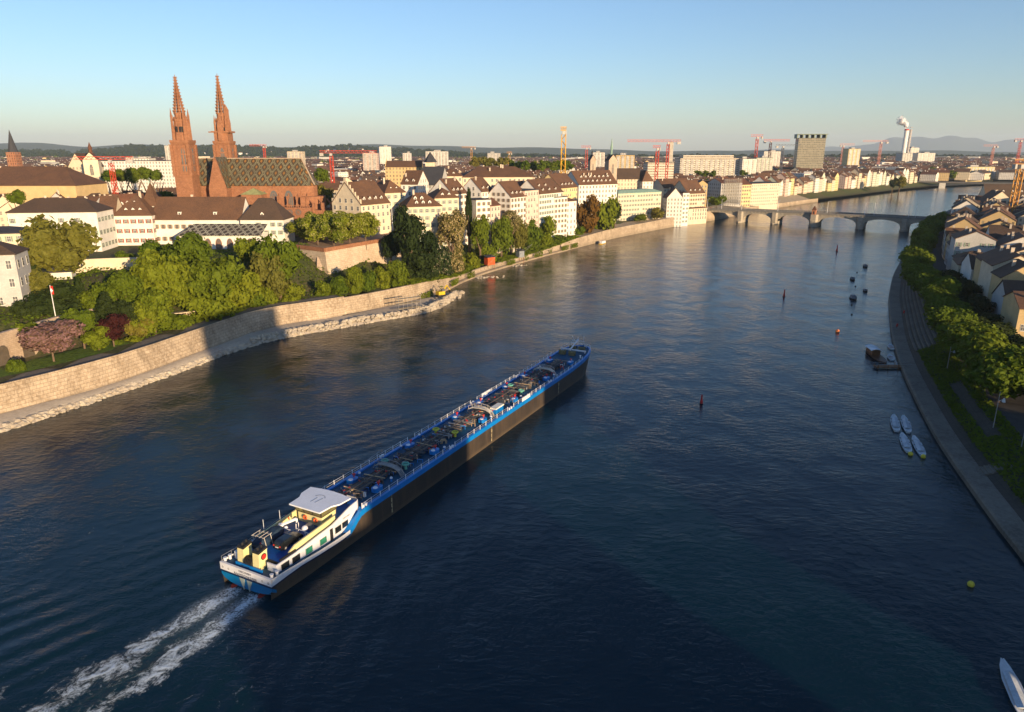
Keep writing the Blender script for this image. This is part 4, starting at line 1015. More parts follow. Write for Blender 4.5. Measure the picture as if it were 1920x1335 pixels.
# nave body, aisle, transept, choir
m.box(p0[0], p0[0]+L, -6, 12, -6, z_e-CB)
m.build('nave_wall', M_sand, ca_)
m = MB(); poly = [(-103,352.5),(-98.5,353.5),(-94.5,357),(-93,362),(-94.5,368),(-99,373),(-103,374)]
m.prism([Lc(x, y, 0)[:2] for x, y in poly], -6, z_e-CB-5.5); m.build('choir_wall', M_sand, ca_)
m = MB(); poly2 = [(-103.2,356),(-100.5,356.3),(-97.8,359),(-97,362),(-97.8,366),(-100.5,370),(-103.2,372)]
m.prism([Lc(x, y, 0)[:2] for x, y in poly2], z_e-CB-5.6, z_e-CB); m.build('apse_wall', M_sand, ca_)
m = MB(); a0, a1 = Lc(xw+1, 0, 0)[0], Lc(xe-1.5, 0, 0)[0]; ze_, zr_ = z_e-CB, z_r-CB
m.add([(a0,-7,ze_-.3),(Lc(xe,0,0)[0],-7,ze_-.3),(a1,3,zr_),(a0,3,zr_),(a0,13,ze_-.3),(Lc(xe,0,0)[0],13,ze_-.3)], [(0,1,2,3),(5,4,3,2)])
ap = [Lc(x, y, 0)[:2] for x, y in [(-103,355.2),(-100,355.6),(-97.1,358.4),(-96.2,362.5),(-97.1,367),(-100,371),(-103,375)]]
for i in range(len(ap)-1): m.add([(*ap[i], ze_-.3), (*ap[i+1], ze_-.3), (a1, 3, zr_)], [(0,1,2)])
m.build('roof', M_dia, ca_, uv='flat')
m = MB(); m.tube((a1,3,zr_+.1), (ap[2][0],ap[2][1],ze_), .3, 5); m.tube((a0,3,zr_),(a1,3,zr_),.25,5); m.tube((a1,3,zr_),(a1,3,zr_+3.2),.15,5); m.tube((a1-.9,3,zr_+2.4),(a1+.9,3,zr_+2.4),.12,5); m.build('ridge_trim', M_sandl, ca_)
# transept with gable facing the river
tx0, tx1 = xat(391, 350, z_e), xat(424, 350, z_e); tc = (tx0+tx1)/2; zg = zat(293, 352)-CB
m = MB(); q = Lc(tc, 350, 0); hw = (tx1-tx0)/2
m.box(q[0]-hw, q[0]+hw, -12, 0, -6, ze_-1)
m.add([(q[0]-hw,-12.02,ze_-1),(q[0]+hw,-12.02,ze_-1),(q[0],-12.02,zg+.5),(q[0]-hw,-11.3,ze_-1),(q[0]+hw,-11.3,ze_-1),(q[0],-11.3,zg+.5)], [(0,1,2),(5,4,3),(1,4,5,2),(0,2,5,3)])
m.tube((q[0],-11.7,zg),(q[0],-11.7,zg+4.5),.35,5,r2=.08); m.build('transept_wall', M_sand, ca_)
m = MB(); m.add([(q[0]-hw-.3,-11.4,ze_-1.3),(q[0],-11.4,zg-.3),(q[0],3,zg-.3),(q[0]-hw-.3,3,ze_-1.3),(q[0]+hw+.3,-11.4,ze_-1.3),(q[0]+hw+.3,3,ze_-1.3)], [(0,1,2,3)[::-1],(1,4,5,2)[::-1]]); m.build('transept_roof', M_dia, ca_, uv='flat')
link('gothic_window', gothic(2.4, 7, M_sand), ca_, (q[0], -12.05, ze_-12))
# low aisle block with green tent roof
m = MB(); g0, g1 = Lc(xat(450, 348, z_e), 0, 0)[0], Lc(xat(488, 348, z_e), 0, 0)[0]; zc = zat(365, 348)-CB; m.box(g0, g1, -14, -6, -6, zc); m.build('chapel_wall', M_sand, ca_)
m = MB(); m.add([(g0-.4,-14.4,zc),(g1+.4,-14.4,zc),(g1+.4,-5.8,zc),(g0-.4,-5.8,zc),((g0+g1)/2,-10,zat(353, 350)-CB)], [(3,2,1,0),(0,1,4),(1,2,4),(2,3,4),(3,0,4)]); m.build('chapel_roof', PM('copper_tent', (.26,.27,.12), .7), ca_)
# gothic windows of the choir
gw = gothic(4.0, 8.2, M_sand)
for px in (512, 540): X_ = xat(px, 354, z_e-8); link('gothic_window', gw, ca_, (Lc(X_, 0, 0)[0], -6.05 if px < 530 else -6.05, ze_-10.8))
link('gothic_window', gothic(1.6, 6, M_sand), ca_, (Lc(xat(495, 354, z_e-8), 0, 0)[0], -6.05, ze_-9))
m = MB()
for i in range(4):
    x = Lc(-114+i*4.6, 0, 0)[0]; m.box(x-.5, x+.5, -9.5, -6, -6, ze_-9); m.box(x-.3, x+.3, -9.3, -8.7, ze_-9, ze_-5); m.tube((x,-9,ze_-9),(x,-6,ze_-4),.3,4)
m.build('buttress', M_sand, ca_)
# lower storey with rose windows and gallery balustrade
lx0 = Lc(xat(528, 348, 30), 0, 0)[0]; lx1 = Lc(-96.5, 0, 0)[0]; zl = zat(389, 348)-CB
m = MB(); m.box(lx0, lx1, -15, -9, -6, zl); m.box(lx1, lx1+4.5, -12, 6, -6, zl-1.5); m.build('lower_choir_wall', M_sand, ca_)
m = MB()
for k in range(14): m.box(lx0+.1+(lx1-lx0)*k/14, lx0+.4+(lx1-lx0)*k/14, -15.05, -14.85, zl, zl+.9)
m.box(lx0, lx1, -15.1, -14.8, zl+.9, zl+1.1); m.build('balustrade', M_sand, ca_)
for px in (541, 557):
    x = Lc(xat(px, 347, 40), 0, 0)[0]; z = zat(398, 347)-CB; m = MB(); m.ring((x,-15.05,z),1.6,.18,'y',14,4,0)
    for k in range(6): an = k*math.pi/6; m.tube((x-1.5*math.cos(an),-15.08,z-1.5*math.sin(an)),(x+1.5*math.cos(an),-15.08,z+1.5*math.sin(an)),.1,4)
    m.M = Matrix.Translation((x,-15.03,z)) @ Matrix.Rotation(R(90),4,'X'); m.cyl(0,0,0,.02,1.5,n=14,m=1); m.M = None; m.build('rose_window', [M_sand, M_glass], ca_)
m = MB()
for k, (x, z0) in enumerate(((-99,-11),(-95,-9),(-92,-4))):
    q_ = Lc(x, 0, 0)[0]; m.tube((q_+3,z0-1,zl+.5),(q_,z0+3,ze_-7),.35,4); m.box(q_+2.4,q_+3.6,z0-1.8,z0-.4,-6,zl+2)
m.build('flying_buttress', M_sand, ca_)
def tower(Yt, pxm, w, levels, kind):
    """levels: (py, width factor)"""
    zz = [zat(p, Yt)-CB for p in levels]; X0 = xat(pxm, Yt, zat(300, Yt)); q = Lc(X0, Yt, 0); x, y = q[0], q[1]
    m = MB(); h = w/2
    def sq(z0, z1, a, b=None, mb=m):
        b = a if b is None else b
        mb.add([(x-a,y-a,z0),(x+a,y-a,z0),(x+a,y+a,z0),(x-a,y+a,z0),(x-b,y-b,z1),(x+b,y-b,z1),(x+b,y+b,z1),(x-b,y+b,z1)], [(3,2,1,0),(4,5,6,7),(0,1,5,4),(1,2,6,5),(2,3,7,6),(3,0,4,7)])
    z_low, z_c1, z_c2, z_sp, z_top = zz
    sq(-6, z_low, h*1.06); sq(z_low, z_low+.6, h*1.12); sq(z_low+.6, z_c1-1, h); sq(z_c1-1, z_c1, h*1.04, h*1.13); sq(z_c1, z_c1+1.0, h*1.13)
    for zc_ in (z_low+(z_c1-z_low)*f_ for f_ in (.33, .66)): m.box(x-h-.2, x+h+.2, y-h-.2, y+h+.2, zc_-.25, zc_+.25)
    for sx in (-1, 1):
        for sy in (-1, 1): m.box(x+sx*h-.7, x+sx*h+.7, y+sy*h-.7, y+sy*h+.7, z_low+.6, z_c1-1)
        m.box(x+sx*h*.33-.25, x+sx*h*.33+.25, y-h-.25, y-h, z_low+.6, z_c1-1)
    tb = m.build('tower', M_sand, ca_)
    # belfry octagon between z_c1 and z_c2
    m2 = MB(); m2.cyl(x, y, z_c1+1, z_c2, h*.92, h*.76, 8, a0=math.pi/8)
    for sx in (-1, 1):
        for sy in (-1, 1):
            m2.cyl(x+sx*h*.72, y+sy*h*.72, z_c1+1, z_c2+(-1 if kind else 1.5), h*.2, h*.13, 6); m2.cyl(x+sx*h*.72, y+sy*h*.72, z_c2+(-1 if kind else 1.5), z_c2+(3.2 if kind else 5.5), h*.16, .03, 6)
    m2.cyl(x, y, z_c2, z_sp+.6, h*.62, h*.58, 8, a0=math.pi/8)
    m2.cyl(x, y, z_c2-.4, z_c2+.5, h*.84, h*.86, 8, a0=math.pi/8)
    for k in range(8):
        a = math.pi/8+k*math.pi/4; m2.cyl(x+h*.76*math.cos(a), y+h*.76*math.sin(a), z_c2, z_c2+2.6, .3, .04, 5)
        a = k*math.pi/4; m2.tube((x+h*.8*math.cos(a), y+h*.8*math.sin(a), z_c1+1), (x+h*.72*math.cos(a), y+h*.72*math.sin(a), z_c2+1.5), .3, 4)
    bf = m2.build('belfry', M_sand, tb)
    m4 = MB()
    ap_ = h*.87*math.cos(math.pi/8)
    for k in range(8):
        a = k*math.pi/4-math.pi/2; 
        m4.M = Matrix.Translation((x+(ap_-.25)*math.cos(a), y+(ap_-.25)*math.sin(a), 0)) @ Matrix.Rotation(a+math.pi/2, 4, 'Z')
        for o_ in (-.75, .75): m4.box(o_-.45, o_+.45, -.2, .1, z_c1+2.2, z_c1+(z_c2-z_c1)*.72)
    m4.M = None; m4.build('belfry_opening', M_black, bf)
    # openwork spire with crockets
    m3 = MB(); r0 = h*.56; N = 8; Hs = z_top-z_sp
    prof = lambda t_: r0*((1-t_)**1.3)+.18
    rows = 12
    for k in range(N):
        a = k*2*math.pi/N+math.pi/8
        for i in range(rows):
            t0, t1 = i/rows*.94, (i+1)/rows*.94
            P0 = Vector((x+prof(t0)*math.cos(a), y+prof(t0)*math.sin(a), z_sp+Hs*t0)); P1 = Vector((x+prof(t1)*math.cos(a), y+prof(t1)*math.sin(a), z_sp+Hs*t1)); m3.tube(P0, P1, .3-.14*t0, 4)
            if k % 2 == 0 or i < 9: m3.ball((P1.x+.38*math.cos(a), P1.y+.38*math.sin(a), P1.z), .42-.16*t0, nu=4, nv=3)
    for i in range(1, rows): t_ = i/rows*.94; m3.cyl(x, y, z_sp+Hs*t_-.13, z_sp+Hs*t_+.13, prof(t_)*.97, prof(t_)*.95, 8, a0=math.pi/8)
    m3.cyl(x, y, z_sp-.5, z_sp+Hs*.92, r0*.5, .1, 8, a0=math.pi/8)
    m3.tube((x,y,z_sp+Hs*.9),(x,y,z_top),.14,5); m3.tube((x-.9,y,z_top-1.5),(x+.9,y,z_top-1.5),.16,5); m3.ball((x,y,z_top-3),.5,nu=6,nv=4)
    m3.build('spire', M_sand, tb)
    ww = MB()
    for zc_, hh in ((z_low+2.5, 5.2), (z_c1-9.5, 7.0)):
        ww = gothic(1.9, hh, M_sand); link('gothic_window', ww, tb, (x+(1.2 if kind == 0 else 0), y-h-.06, zc_)); link('gothic_window', ww, tb, (x+h+.06, y, zc_), R(90))
    return x, y, h, zz, tb
x, y, h, zz, tb = tower(350, 347, 7.7, (331, 267, 226, 214, 140), 0)
m = MB(); m.cyl(x+h*.8, y-h*.3, zz[1]+1, zz[1]+7.5, 1.5, 1.3, 6); m.cyl(x+h*.8, y-h*.3, zz[1]+7.5, zz[1]+13, 1.4, .05, 6); m.build('stair_turret', M_sand, tb)
x, y, h, zz, tb = tower(386, 424, 7.7, (320, 268, 228, 214, 138), 1)
m = MB(); m.box(x-h*1.18, x+h*1.18, y-h*1.18, y+h*1.18, zat(249, 386)-CB, zat(246, 386)-CB); m.box(x-h*.92, x+h*.92, y-h*.92, y+h*.92, zat(267, 386)-CB, zat(248, 386)-CB)
for s in (-1, 1): m.tube((x+s*h*1.1, y-h, zat(248,386)-CB),(x+s*h*1.5, y-h*1.2, zat(248,386)-CB),.3,5)
m.cyl(x, y-h*.9, zz[1]+1, zz[1]+9.5, 1.8, 1.7, 6); m.cyl(x, y-h*.9, zz[1]+9.5, zz[1]+12, 1.8, .1, 6); m.build('gallery', M_sand, tb)
m = MB(); m.cyl(x+h*.75, y-h*.2, zz[1]+6, zat(208, 386)-CB, 1.5, 1.4, 6); m.cyl(x+h*.75, y-h*.2, zat(208, 386)-CB, zat(196, 386)-CB, 1.6, .05, 6); m.build('stair_turret', M_sand, tb)
# ---- terrace bastion (Pfalz)
PZ = 22.6
pf = [G(552, 463, PZ), G(609, 470, PZ), G(748, 446, PZ)]
bt = empty('cathedral_terrace', (pf[1].x, pf[1].y, 0), 0, 'high buttressed stone terrace with red parapet below the cathedral choir', 'terrace')
back = [Vector((pf[2].x-14, pf[2].y+38, PZ)), Vector((-98, 346, PZ)), Vector((pf[0].x-4, pf[0].y+22, PZ))]
poly = [p-pf[1] for p in pf]+[p-pf[1] for p in back]
low = []
for i, p in enumerate(poly): low.append((p.x+(1.6 if i in (1, 2) else -.0), p.y-(1.8 if i < 3 else 0)))
m = MB(); n = len(poly); m.add([(a, b_, 5) for a, b_ in low]+[(p.x, p.y, PZ-.02) for p in poly], [(i, (i+1) % n, n+(i+1) % n, n+i) for i in range(n)]); m.build('retaining_wall', stone('terrace_masonry', (.52,.42,.31), (.4,.3,.21), (.6,.5,.38), .8), bt)
m = MB(); m.add([(p.x, p.y, PZ) for p in poly], [tuple(range(n))]); m.build('terrace_floor', PM('terrace_gravel_red', (.33,.22,.15), .95), bt)
m = MB()
for i in (0, 1):
    a, b_ = poly[i], poly[i+1]; d_ = (b_-a).normalized(); nrm = Vector((d_.y, -d_.x, 0))
    m.add([tuple(Vector((v.x, v.y, 0))+nrm*o_+Vector((0,0,z))) for v in (a, b_) for o_ in (.35, -.35) for z in (PZ-.5, PZ+1.1)], [(0,1,3,2),(4,6,7,5),(0,4,5,1),(2,3,7,6),(1,5,7,3),(0,2,6,4)])
m.build('parapet', M_sand, bt)
for t_ in (.05, .42, .82):
    p = poly[0].lerp(poly[1], t_); m = MB(); m.add([(p.x-1.1,p.y,PZ-3),(p.x+1.1,p.y,PZ-3),(p.x+1.1,p.y-5,5),(p.x-1.1,p.y-5,5),(p.x-1.1,p.y+1,5),(p.x+1.1,p.y+1,5)], [(0,3,2,1),(0,4,3),(1,2,5)]); m.build('buttress', M_sandl, bt)
fl = empty('flagpole', G(737, 447, PZ), 0, 'bare white flagpole at the corner of the cathedral terrace', 'flagpole'); m = MB(); m.cyl(0, 0, 0, zat(378, fl.location.y)-PZ, .16, .08, 6); m.build('pole', M_paint, fl); m = MB(); m.cyl(0,0,0,.6,.3,n=8); m.build('base', M_sandl, fl)
# garden walls left
def strip_wall(name, label, pts, z0s, z1s, mat, th=.8, cat='wall'):
    m = MB(); o = pts[0]
    root = m
    for (a, b_), za, zb_, ta, tb_ in zip(zip(pts, pts[1:]), z0s, z0s[1:], z1s, z1s[1:]):
        d_ = Vector((b_[0]-a[0], b_[1]-a[1], 0)).normalized(); nn = Vector((d_.y, -d_.x, 0))*th/2
        vs = []
        for p, zl_, zh in ((a, za, ta), (b_, zb_, tb_)):
            for s in (1, -1):
                for z in (zl_, zh): vs.append((p[0]+nn.x*s, p[1]+nn.y*s, z))
        m.add(vs, [(0,4,5,1),(2,3,7,6),(1,5,7,3),(0,1,3,2),(4,6,7,5)])
    return tag(m.build(name, mat), label, cat)
gA = [G(-40, 690, 9), G(50, 640, 11), G(96, 598, 15)]
zA = [zat(625, gA[0].y), zat(610, gA[1].y), zat(600, gA[2].y+2)]
strip_wall('garden_wall', 'old arched stone garden wall behind the pink blossom tree at left', [(-136,150),(-135,160),(-132.8,180),(-129.5,196),(-121,213)], [6]*5, [16.3,16.3,16.3,16.5,16.8], M_sandl, 1.2)
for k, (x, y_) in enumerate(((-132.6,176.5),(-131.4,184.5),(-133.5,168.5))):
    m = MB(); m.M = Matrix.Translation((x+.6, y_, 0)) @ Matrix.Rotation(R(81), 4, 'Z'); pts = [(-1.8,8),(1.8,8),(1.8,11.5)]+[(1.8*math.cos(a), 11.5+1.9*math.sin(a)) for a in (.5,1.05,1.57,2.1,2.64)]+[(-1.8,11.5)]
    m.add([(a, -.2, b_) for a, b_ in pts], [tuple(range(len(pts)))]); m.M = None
    tag(m.build('wall_niche', PM('niche_painted_shade', (.1,.08,.06), .9)), ('dark arched niche in the garden wall beside the blossom trunk', 'second dark arched niche in the garden wall', 'leftmost dark arched niche in the garden wall')[k], 'niche')  # flat arch panel, the shade of a recess painted as dark colour
a0 = G(150, 512, 14); b0 = G(282, 492, 16)
ya, yb = 240, 252
strip_wall('garden_wall', 'tall cream garden wall between the plane tree and the hanging green trees', [(xat(140, ya, 18), ya), (xat(212, 248, 18), 248), (xat(284, yb, 18), yb)], [8]*3, [zat(487, ya), zat(484, 248), zat(482, yb)], PLW['cream'], .6)
pv = empty('garden_pavilion', (xat(122, 232, 18), 232, zat(540, 232)), R(20), 'small white pavilion with slate tent roof under the plane tree', 'pavilion'); m = MB(); hh = zat(508, 232)-zat(540, 232); m.box(-3.2,3.2,-3,3,-3,hh); m.build('wall', PLW['white'], pv)
m = MB(); m.add([(-3.8,-3.6,hh),(3.8,-3.6,hh),(3.8,3.6,hh),(-3.8,3.6,hh),(-1.2,0,hh+2.4),(1.2,0,hh+2.4)], [(3,2,1,0),(0,1,5,4),(1,2,5),(2,3,4,5),(3,0,4)]); m.build('roof', M_slate, pv)
for x in (-1.6, 0, 1.6): link('window', WM['plain'], pv, (x, -3.02, .8))
fp = empty('flagpole', (xat(95, 196, 17), 198, 15.5), 0, 'white flagpole with a red flag bearing a white cross above the garden wall', 'flagpole'); hh = zat(535, 198)-15.5
m = MB(); m.cyl(0,0,0,hh,.12,.07,6); m.build('pole', M_paint, fp)
m = MB(); m.box(-.1,.75,-.04,.04,hh-2.6,hh-.2,0); m.box(-.12,.6,-.06,.06,hh-1.6,hh-1.3,1); m.box(.1,.4,-.065,.065,hh-1.95,hh-.95,1); m.build('flag', [M_red, M_paint], fp)
sh_ = empty('garden_shed', (xat(318, 226, 8), 226, 7.6), R(33), 'open fronted lean-to shelter with pale roof on the quay wall garden', 'shelter'); m = MB(); m.box(-9,9,1.6,2.0,0,2.6); m.box(8.6,9,-1.6,1.6,0,2.6); m.build('wall', M_sandl, sh_); m = MB(); m.add([(-9.4,-2,3.1),(9.4,-2,3.1),(9.4,2.3,2.7),(-9.4,2.3,2.7),(-9.4,-2,3.3),(9.4,-2,3.3),(9.4,2.3,2.9),(-9.4,2.3,2.9)], [(3,2,1,0),(4,5,6,7),(0,1,5,4),(1,2,6,5),(3,0,4,7)]); m.build('roof', PLW['cream'], sh_)
m = MB(); [m.box(-8+3.2*k,-7.8+3.2*k,-1.7,-1.5,0,3) for k in range(6)]; m.build('post', M_wood, sh_)
# ---------------------------------------------------------------- arched bridge
DZ = 9.6
b0 = Vector((169, 659, 0)); bd = Vector((.83, -.56, 0)).normalized(); bn_ = Vector((bd.y, -bd.x, 0))   # towards camera/upstream
if bn_.y > 0: bn_ = -bn_
piers = [(0, 3.2), (39.5, 2.6), (69, 2.6), (101, 3.4), (136.5, 2.6), (168.5, 2.6), (201, 3)]
br = empty('arched_bridge', (b0.x, b0.y, 0), math.atan2(bd.y, bd.x), 'old stone bridge of six low arches with a small red chapel on its middle pier', 'bridge')
BL = 214; BW = 16.5
def dkz(x): return DZ+.8*math.sin(math.pi*min(1, max(0, x/BL)))
def soffit(x):
    for (p0, h0), (p1, h1) in zip(piers, piers[1:]):
        a, b_ = p0+h0, p1-h1
        if p0-h0 <= x <= a: return None
        if a < x < b_:
            t_ = (x-a)/(b_-a)*2-1; c_ = dkz((a+b_)/2)-1.9; s_ = 2.4
            return s_+(c_-s_)*math.sqrt(max(0, 1-t_*t_*.98))**.85
    return None
m = MB(); xs_ = [-14+i*1.0 for i in range(int(BL+14+14)+1)]
for x0, x1 in zip(xs_, xs_[1:]):
    s0 = soffit(x0) ; s1 = soffit(x1); s0 = -2 if s0 is None else s0; s1 = -2 if s1 is None else s1
    mid = soffit((x0+x1)/2)
    if (s0 == -2) != (s1 == -2):
        if mid is None: s0 = s1 = -2
        else: s0, s1 = (2.4 if s0 == -2 else s0), (2.4 if s1 == -2 else s1)
    for y, f in ((0, (0,1,3,2)), (BW, (0,2,3,1))): m.add([(x0,y,s0),(x1,y,s1),(x0,y,dkz(x0)),(x1,y,dkz(x1))], [f])
    if s0 > -2 or s1 > -2: m.add([(x0,0,s0),(x1,0,s1),(x1,BW,s1),(x0,BW,s0)], [(0,3,2,1)])
for p, h in piers:
    for e in (-h, h): m.add([(p+e,0,-2),(p+e,BW,-2),(p+e,BW,2.6),(p+e,0,2.6)], [(0,1,2,3) if e > 0 else (3,2,1,0)])
m.build('arches', M_bridge, br)
m = MB()
for x0, x1 in zip(xs_[::3], xs_[3::3]): m.add([(x0,-.4,dkz(x0)-.35),(x1,-.4,dkz(x1)-.35),(x1,BW+.4,dkz(x1)-.35),(x0,BW+.4,dkz(x0)-.35),(x0,-.4,dkz(x0)),(x1,-.4,dkz(x1)),(x1,BW+.4,dkz(x1)),(x0,BW+.4,dkz(x0))], [(3,2,1,0),(4,5,6,7),(0,1,5,4),(2,3,7,6)])
m.build('deck', PM('deck_stone', (.25,.23,.2), .9), br)
for y in (-.35, BW+.1):
    m = MB()
    for x0, x1 in zip(xs_[::3], xs_[3::3]):
        m.add([(x0,y,dkz(x0)),(x1,y,dkz(x1)),(x1,y+.25,dkz(x1)),(x0,y+.25,dkz(x0)),(x0,y,dkz(x0)+1.1),(x1,y,dkz(x1)+1.1),(x1,y+.25,dkz(x1)+1.1),(x0,y+.25,dkz(x0)+1.1)], [(4,5,6,7),(0,1,5,4),(2,3,7,6)])
        m.box(x0-.1, x0+.2, y-.12, y+.4, dkz(x0), dkz(x0)+1.25)
    m.build('parapet', PM('parapet_stone', (.2,.19,.17), .9), br)
m = MB()
for k in range(70): x = -12+k*3.2; m.box(x, x+.7, -.42, -.02, dkz(x)-1.1, dkz(x)-.4)
m.build('corbel', M_bridge, br)
for i, (p, h) in enumerate(piers[1:-1]):
    m = MB(); big = 1.0 if i != 2 else 1.35
    m.prism([(p-h-.4,.2),(p-h*.55,-3.2*big),(p,-4.4*big),(p+h*.55,-3.2*big),(p+h+.4,.2)], -2, 1.2); m.prism([(p-h-.05,0),(p-h*.6,-2.2*big),(p+h*.6,-2.2*big),(p+h+.05,0)], 1.2, dkz(p)-.4)
    m.build('pier', M_bridge, br)
m = MB(); p = 101; z = dkz(p); m.box(p-1.5,p+1.5,-3,.2,z-.3,z+3.2); ck = m.build('chapel', PM('chapel_brick', (.4,.17,.09), .8), br)
m = MB(); m.add([(p-1.9,-3.3,z+3.2),(p+1.9,-3.3,z+3.2),(p+1.9,.5,z+3.2),(p-1.9,.5,z+3.2),(p,-1.4,z+7)], [(3,2,1,0),(0,1,4),(1,2,4),(2,3,4),(3,0,4)]); m.build('roof', M_roof3, ck)
m = MB(); m.box(p-.5,p+.5,-3.06,-3,z+.2,z+2.3); m.build('doorway', M_black, ck)
lamp = MB(); lamp.cyl(0,0,0,9.5,.16,.09,6); LPM = lamp.mesh('pole', M_paint)
lh = MB(); lh.tube((0,0,9.3),(1.2,0,9.7),.07,4); lh.box(1.0,1.9,-.15,.15,9.6,9.8); LHM = lh.mesh('lamp_head', M_steel)
ORD = ['first','second','third','fourth','fifth','sixth','seventh','eighth','ninth','tenth','eleventh','twelfth','thirteenth','fourteenth','fifteenth','sixteenth','seventeenth','eighteenth','nineteenth','twentieth']
def ordn(n):
    if n < 20: return ORD[n]
    n += 1; s = {1:'st',2:'nd',3:'rd'}.get(n % 10 if n % 100 not in (11,12,13) else 0, 'th'); return f'{n}{s}'
def onb(x, y): return b0+bd*x-bn_*y
for i, (px, side_) in enumerate(((1326,0),(1353,0),(1391,0),(1457,0),(1552,1),(1620,1),(1638,1),(1703,1),(1717,1))):
    y = .9 if side_ == 0 else BW-.9
    # find x along the bridge for the pixel
    best = min(range(-10, 214), key=lambda q: abs(px_of(*(onb(q, y).xy), dkz(q))[0]-px))
    p = onb(best, y); o = empty('bridge_mast', (p.x, p.y, dkz(best)), 0, f'tall pale mast on the arched bridge, {ordn(i)} from the left', 'mast', 'masts on the arched bridge'); link('pole', LPM, o); link('lamp_head', LHM, o)
# far beam bridge
fb = empty('beam_bridge', (640, 1240, 0), 0, 'low flat concrete bridge far downstream with a white pier', 'bridge')
m = MB(); Z1 = 11; m.M = Matrix.Rotation(R(-28), 4, 'Z'); m.box(-15, 330, 0, 14, Z1-1.6, Z1); m.build('deck', PM('beam_concrete', (.12,.11,.1), .8), fb)
for x in (75, 180): q = MB(); q.M = Matrix.Rotation(R(-28), 4, 'Z'); q.box(x, x+9, 1, 13, -2, Z1-1.6); q.build('pier', PM('pier_white', (.55,.52,.46), .7), fb)
# ---------------------------------------------------------------- churches and large blocks
def block(name, label, cat, px0, px1, Y, pt, zb=8, a=0, d=20, wall='white', parts=True, wf=None, typ='flat', roof='slate', side=0, win=None):
    a_ = R(a); zt__ = zat(pt, Y); xa_ = xat(px0, Y, zt__); xb_ = xat(px1, Y, zt__); X = (xa_+xb_)/2; w = (xb_-xa_)/max(.3, math.cos(a_)-(X/Y)*math.sin(a_))
    o = house_at(name, label, cat, X, Y, zb, a_, w, d, zt__-zb, zt__-zb+.6, wall, roof, typ, chim=0, win=win)
    if typ == 'flat' and isinstance(wall, str) and Y > 1000 and wall != 'concrete':
        h_ = zt__-zb; q = random.Random(int(px0)); m_ = MB(); x0_ = q.uniform(-.3, .1)*w; m_.box(x0_, x0_+w*.3, d*.3, d*.7, h_+.5, h_+3.2); m_.build('penthouse', FAC['grey'], o, uv='facade')
        m_ = MB(); n_ = max(3, int(w/7))
        for k_ in range(n_): xx = -w/2+w*(k_+.5)/n_; m_.box(xx-w/n_*.3, xx+w/n_*.3, -.5, -.05, 1, h_-1.5)
        m_.build('window_band', PM('dull_window_band', (.36,.34,.3), .4, var=.3, sc=.2), o)
    return o
FAC['strip'] = facade('facade_strip', (.62,.55,.44), (.12,.1,.08), .42, .2, (.4,.33,.26))
FAC['concrete'] = facade('facade_concrete', (.33,.3,.22), (.13,.13,.11), .36, .28, (.2,.18,.13))
FAC['brick'] = facade('facade_brick', (.33,.15,.08), (.03,.02,.02), .15, .3)
h = block('hospital','long pale hospital slab with a grid of dark window openings','hospital',1276,1393,1130,297,10,0,40,'strip'); m = MB(); m.box(-42,36,8,36,zat(297,1130)-10,zat(291,1150)-10); m.build('roof_storey', FAC['strip'], h, uv='facade')
block('hospital_wing','white end wing with rows of windows right of the hospital slab','hospital',1393,1419,1120,298,10,8,60,'white')
block('lab_block','grey building with yellow green flank right of the hospital','office block',1419,1450,1250,296,10,0,30,'palegreen')
h = block('tower_block','tall concrete tower block with open crown above the river row','tower block',1498,1549,1380,259,10,-14,46,'concrete')
m = MB(); w_ = 27
zt__ = zat(259,1380)-10
for k in range(6): m.box(-w_+k*w_*.37, -w_+k*w_*.37+2, 1, 44, zt__, zt__+6.5)
m.box(-w_,w_,0,46,zt__+6.5,zt__+7.6); m.build('crown', PM('crown_concrete', (.25,.3,.24), .8), h)
block('white_cube','white cubic block between two cranes','office block',1433,1464,1700,284,10,0,40,'white')
block('yellow_block','mustard coloured block with flat top behind the river row','office block',1592,1614,1750,279,10,0,30,'yellow')
block('white_tower','white residential tower beyond the left cathedral spire','tower block',308,326,1500,273,10,0,20,'white')
block('tower_block','slim tower half dark and half white above the old town','tower block',711,733,1900,275,10,20,24,'white')
block('tower_block','pale slim tower just behind the red crane','tower block',1256,1263,1900,267,10,0,14,'cream')
block('flats','wide white flats right of the slim tower','apartment block',798,839,1700,284,10,0,24,'white')
block('flats','small white flats between the slim tower and the wide flats','apartment block',755,769,1700,287,10,0,24,'white')
block('flats','pale wide flats behind the cathedral roof','apartment block',538,566,1700,284,10,0,24,'cream')
block('white_hall','long low white modern building left of the cathedral towers','university building',182,335,700,302,10,0,20,'white')
block('white_hall','raised white storey of the modern building behind the small church','university building',240,279,720,297,10,0,14,'white')
block('pink_block','pinkish flats left of the slim tower','apartment block',680,706,1300,287,10,0,20,'pink')
block('grey_block','grey slab with ribbon windows at the wooded horizon','office block',914,938,1700,287,10,0,20,'grey')
block('white_block','white rectangular block left of the green spire','office block',1112,1134,1500,286,10,0,20,'white')
block('apartment_row','long ochre apartment block behind the twin church towers','apartment block',1155,1190,1150,291,10,0,24,'ochre')
block('building_site','pale concrete shell of a building under the red cranes','building site',1215,1264,900,305,10,0,30,'strip')
block('yellow_flats','broad yellow flats beyond the beam bridge','apartment block',1815,1866,1420,313,8,10,30,'yellow')
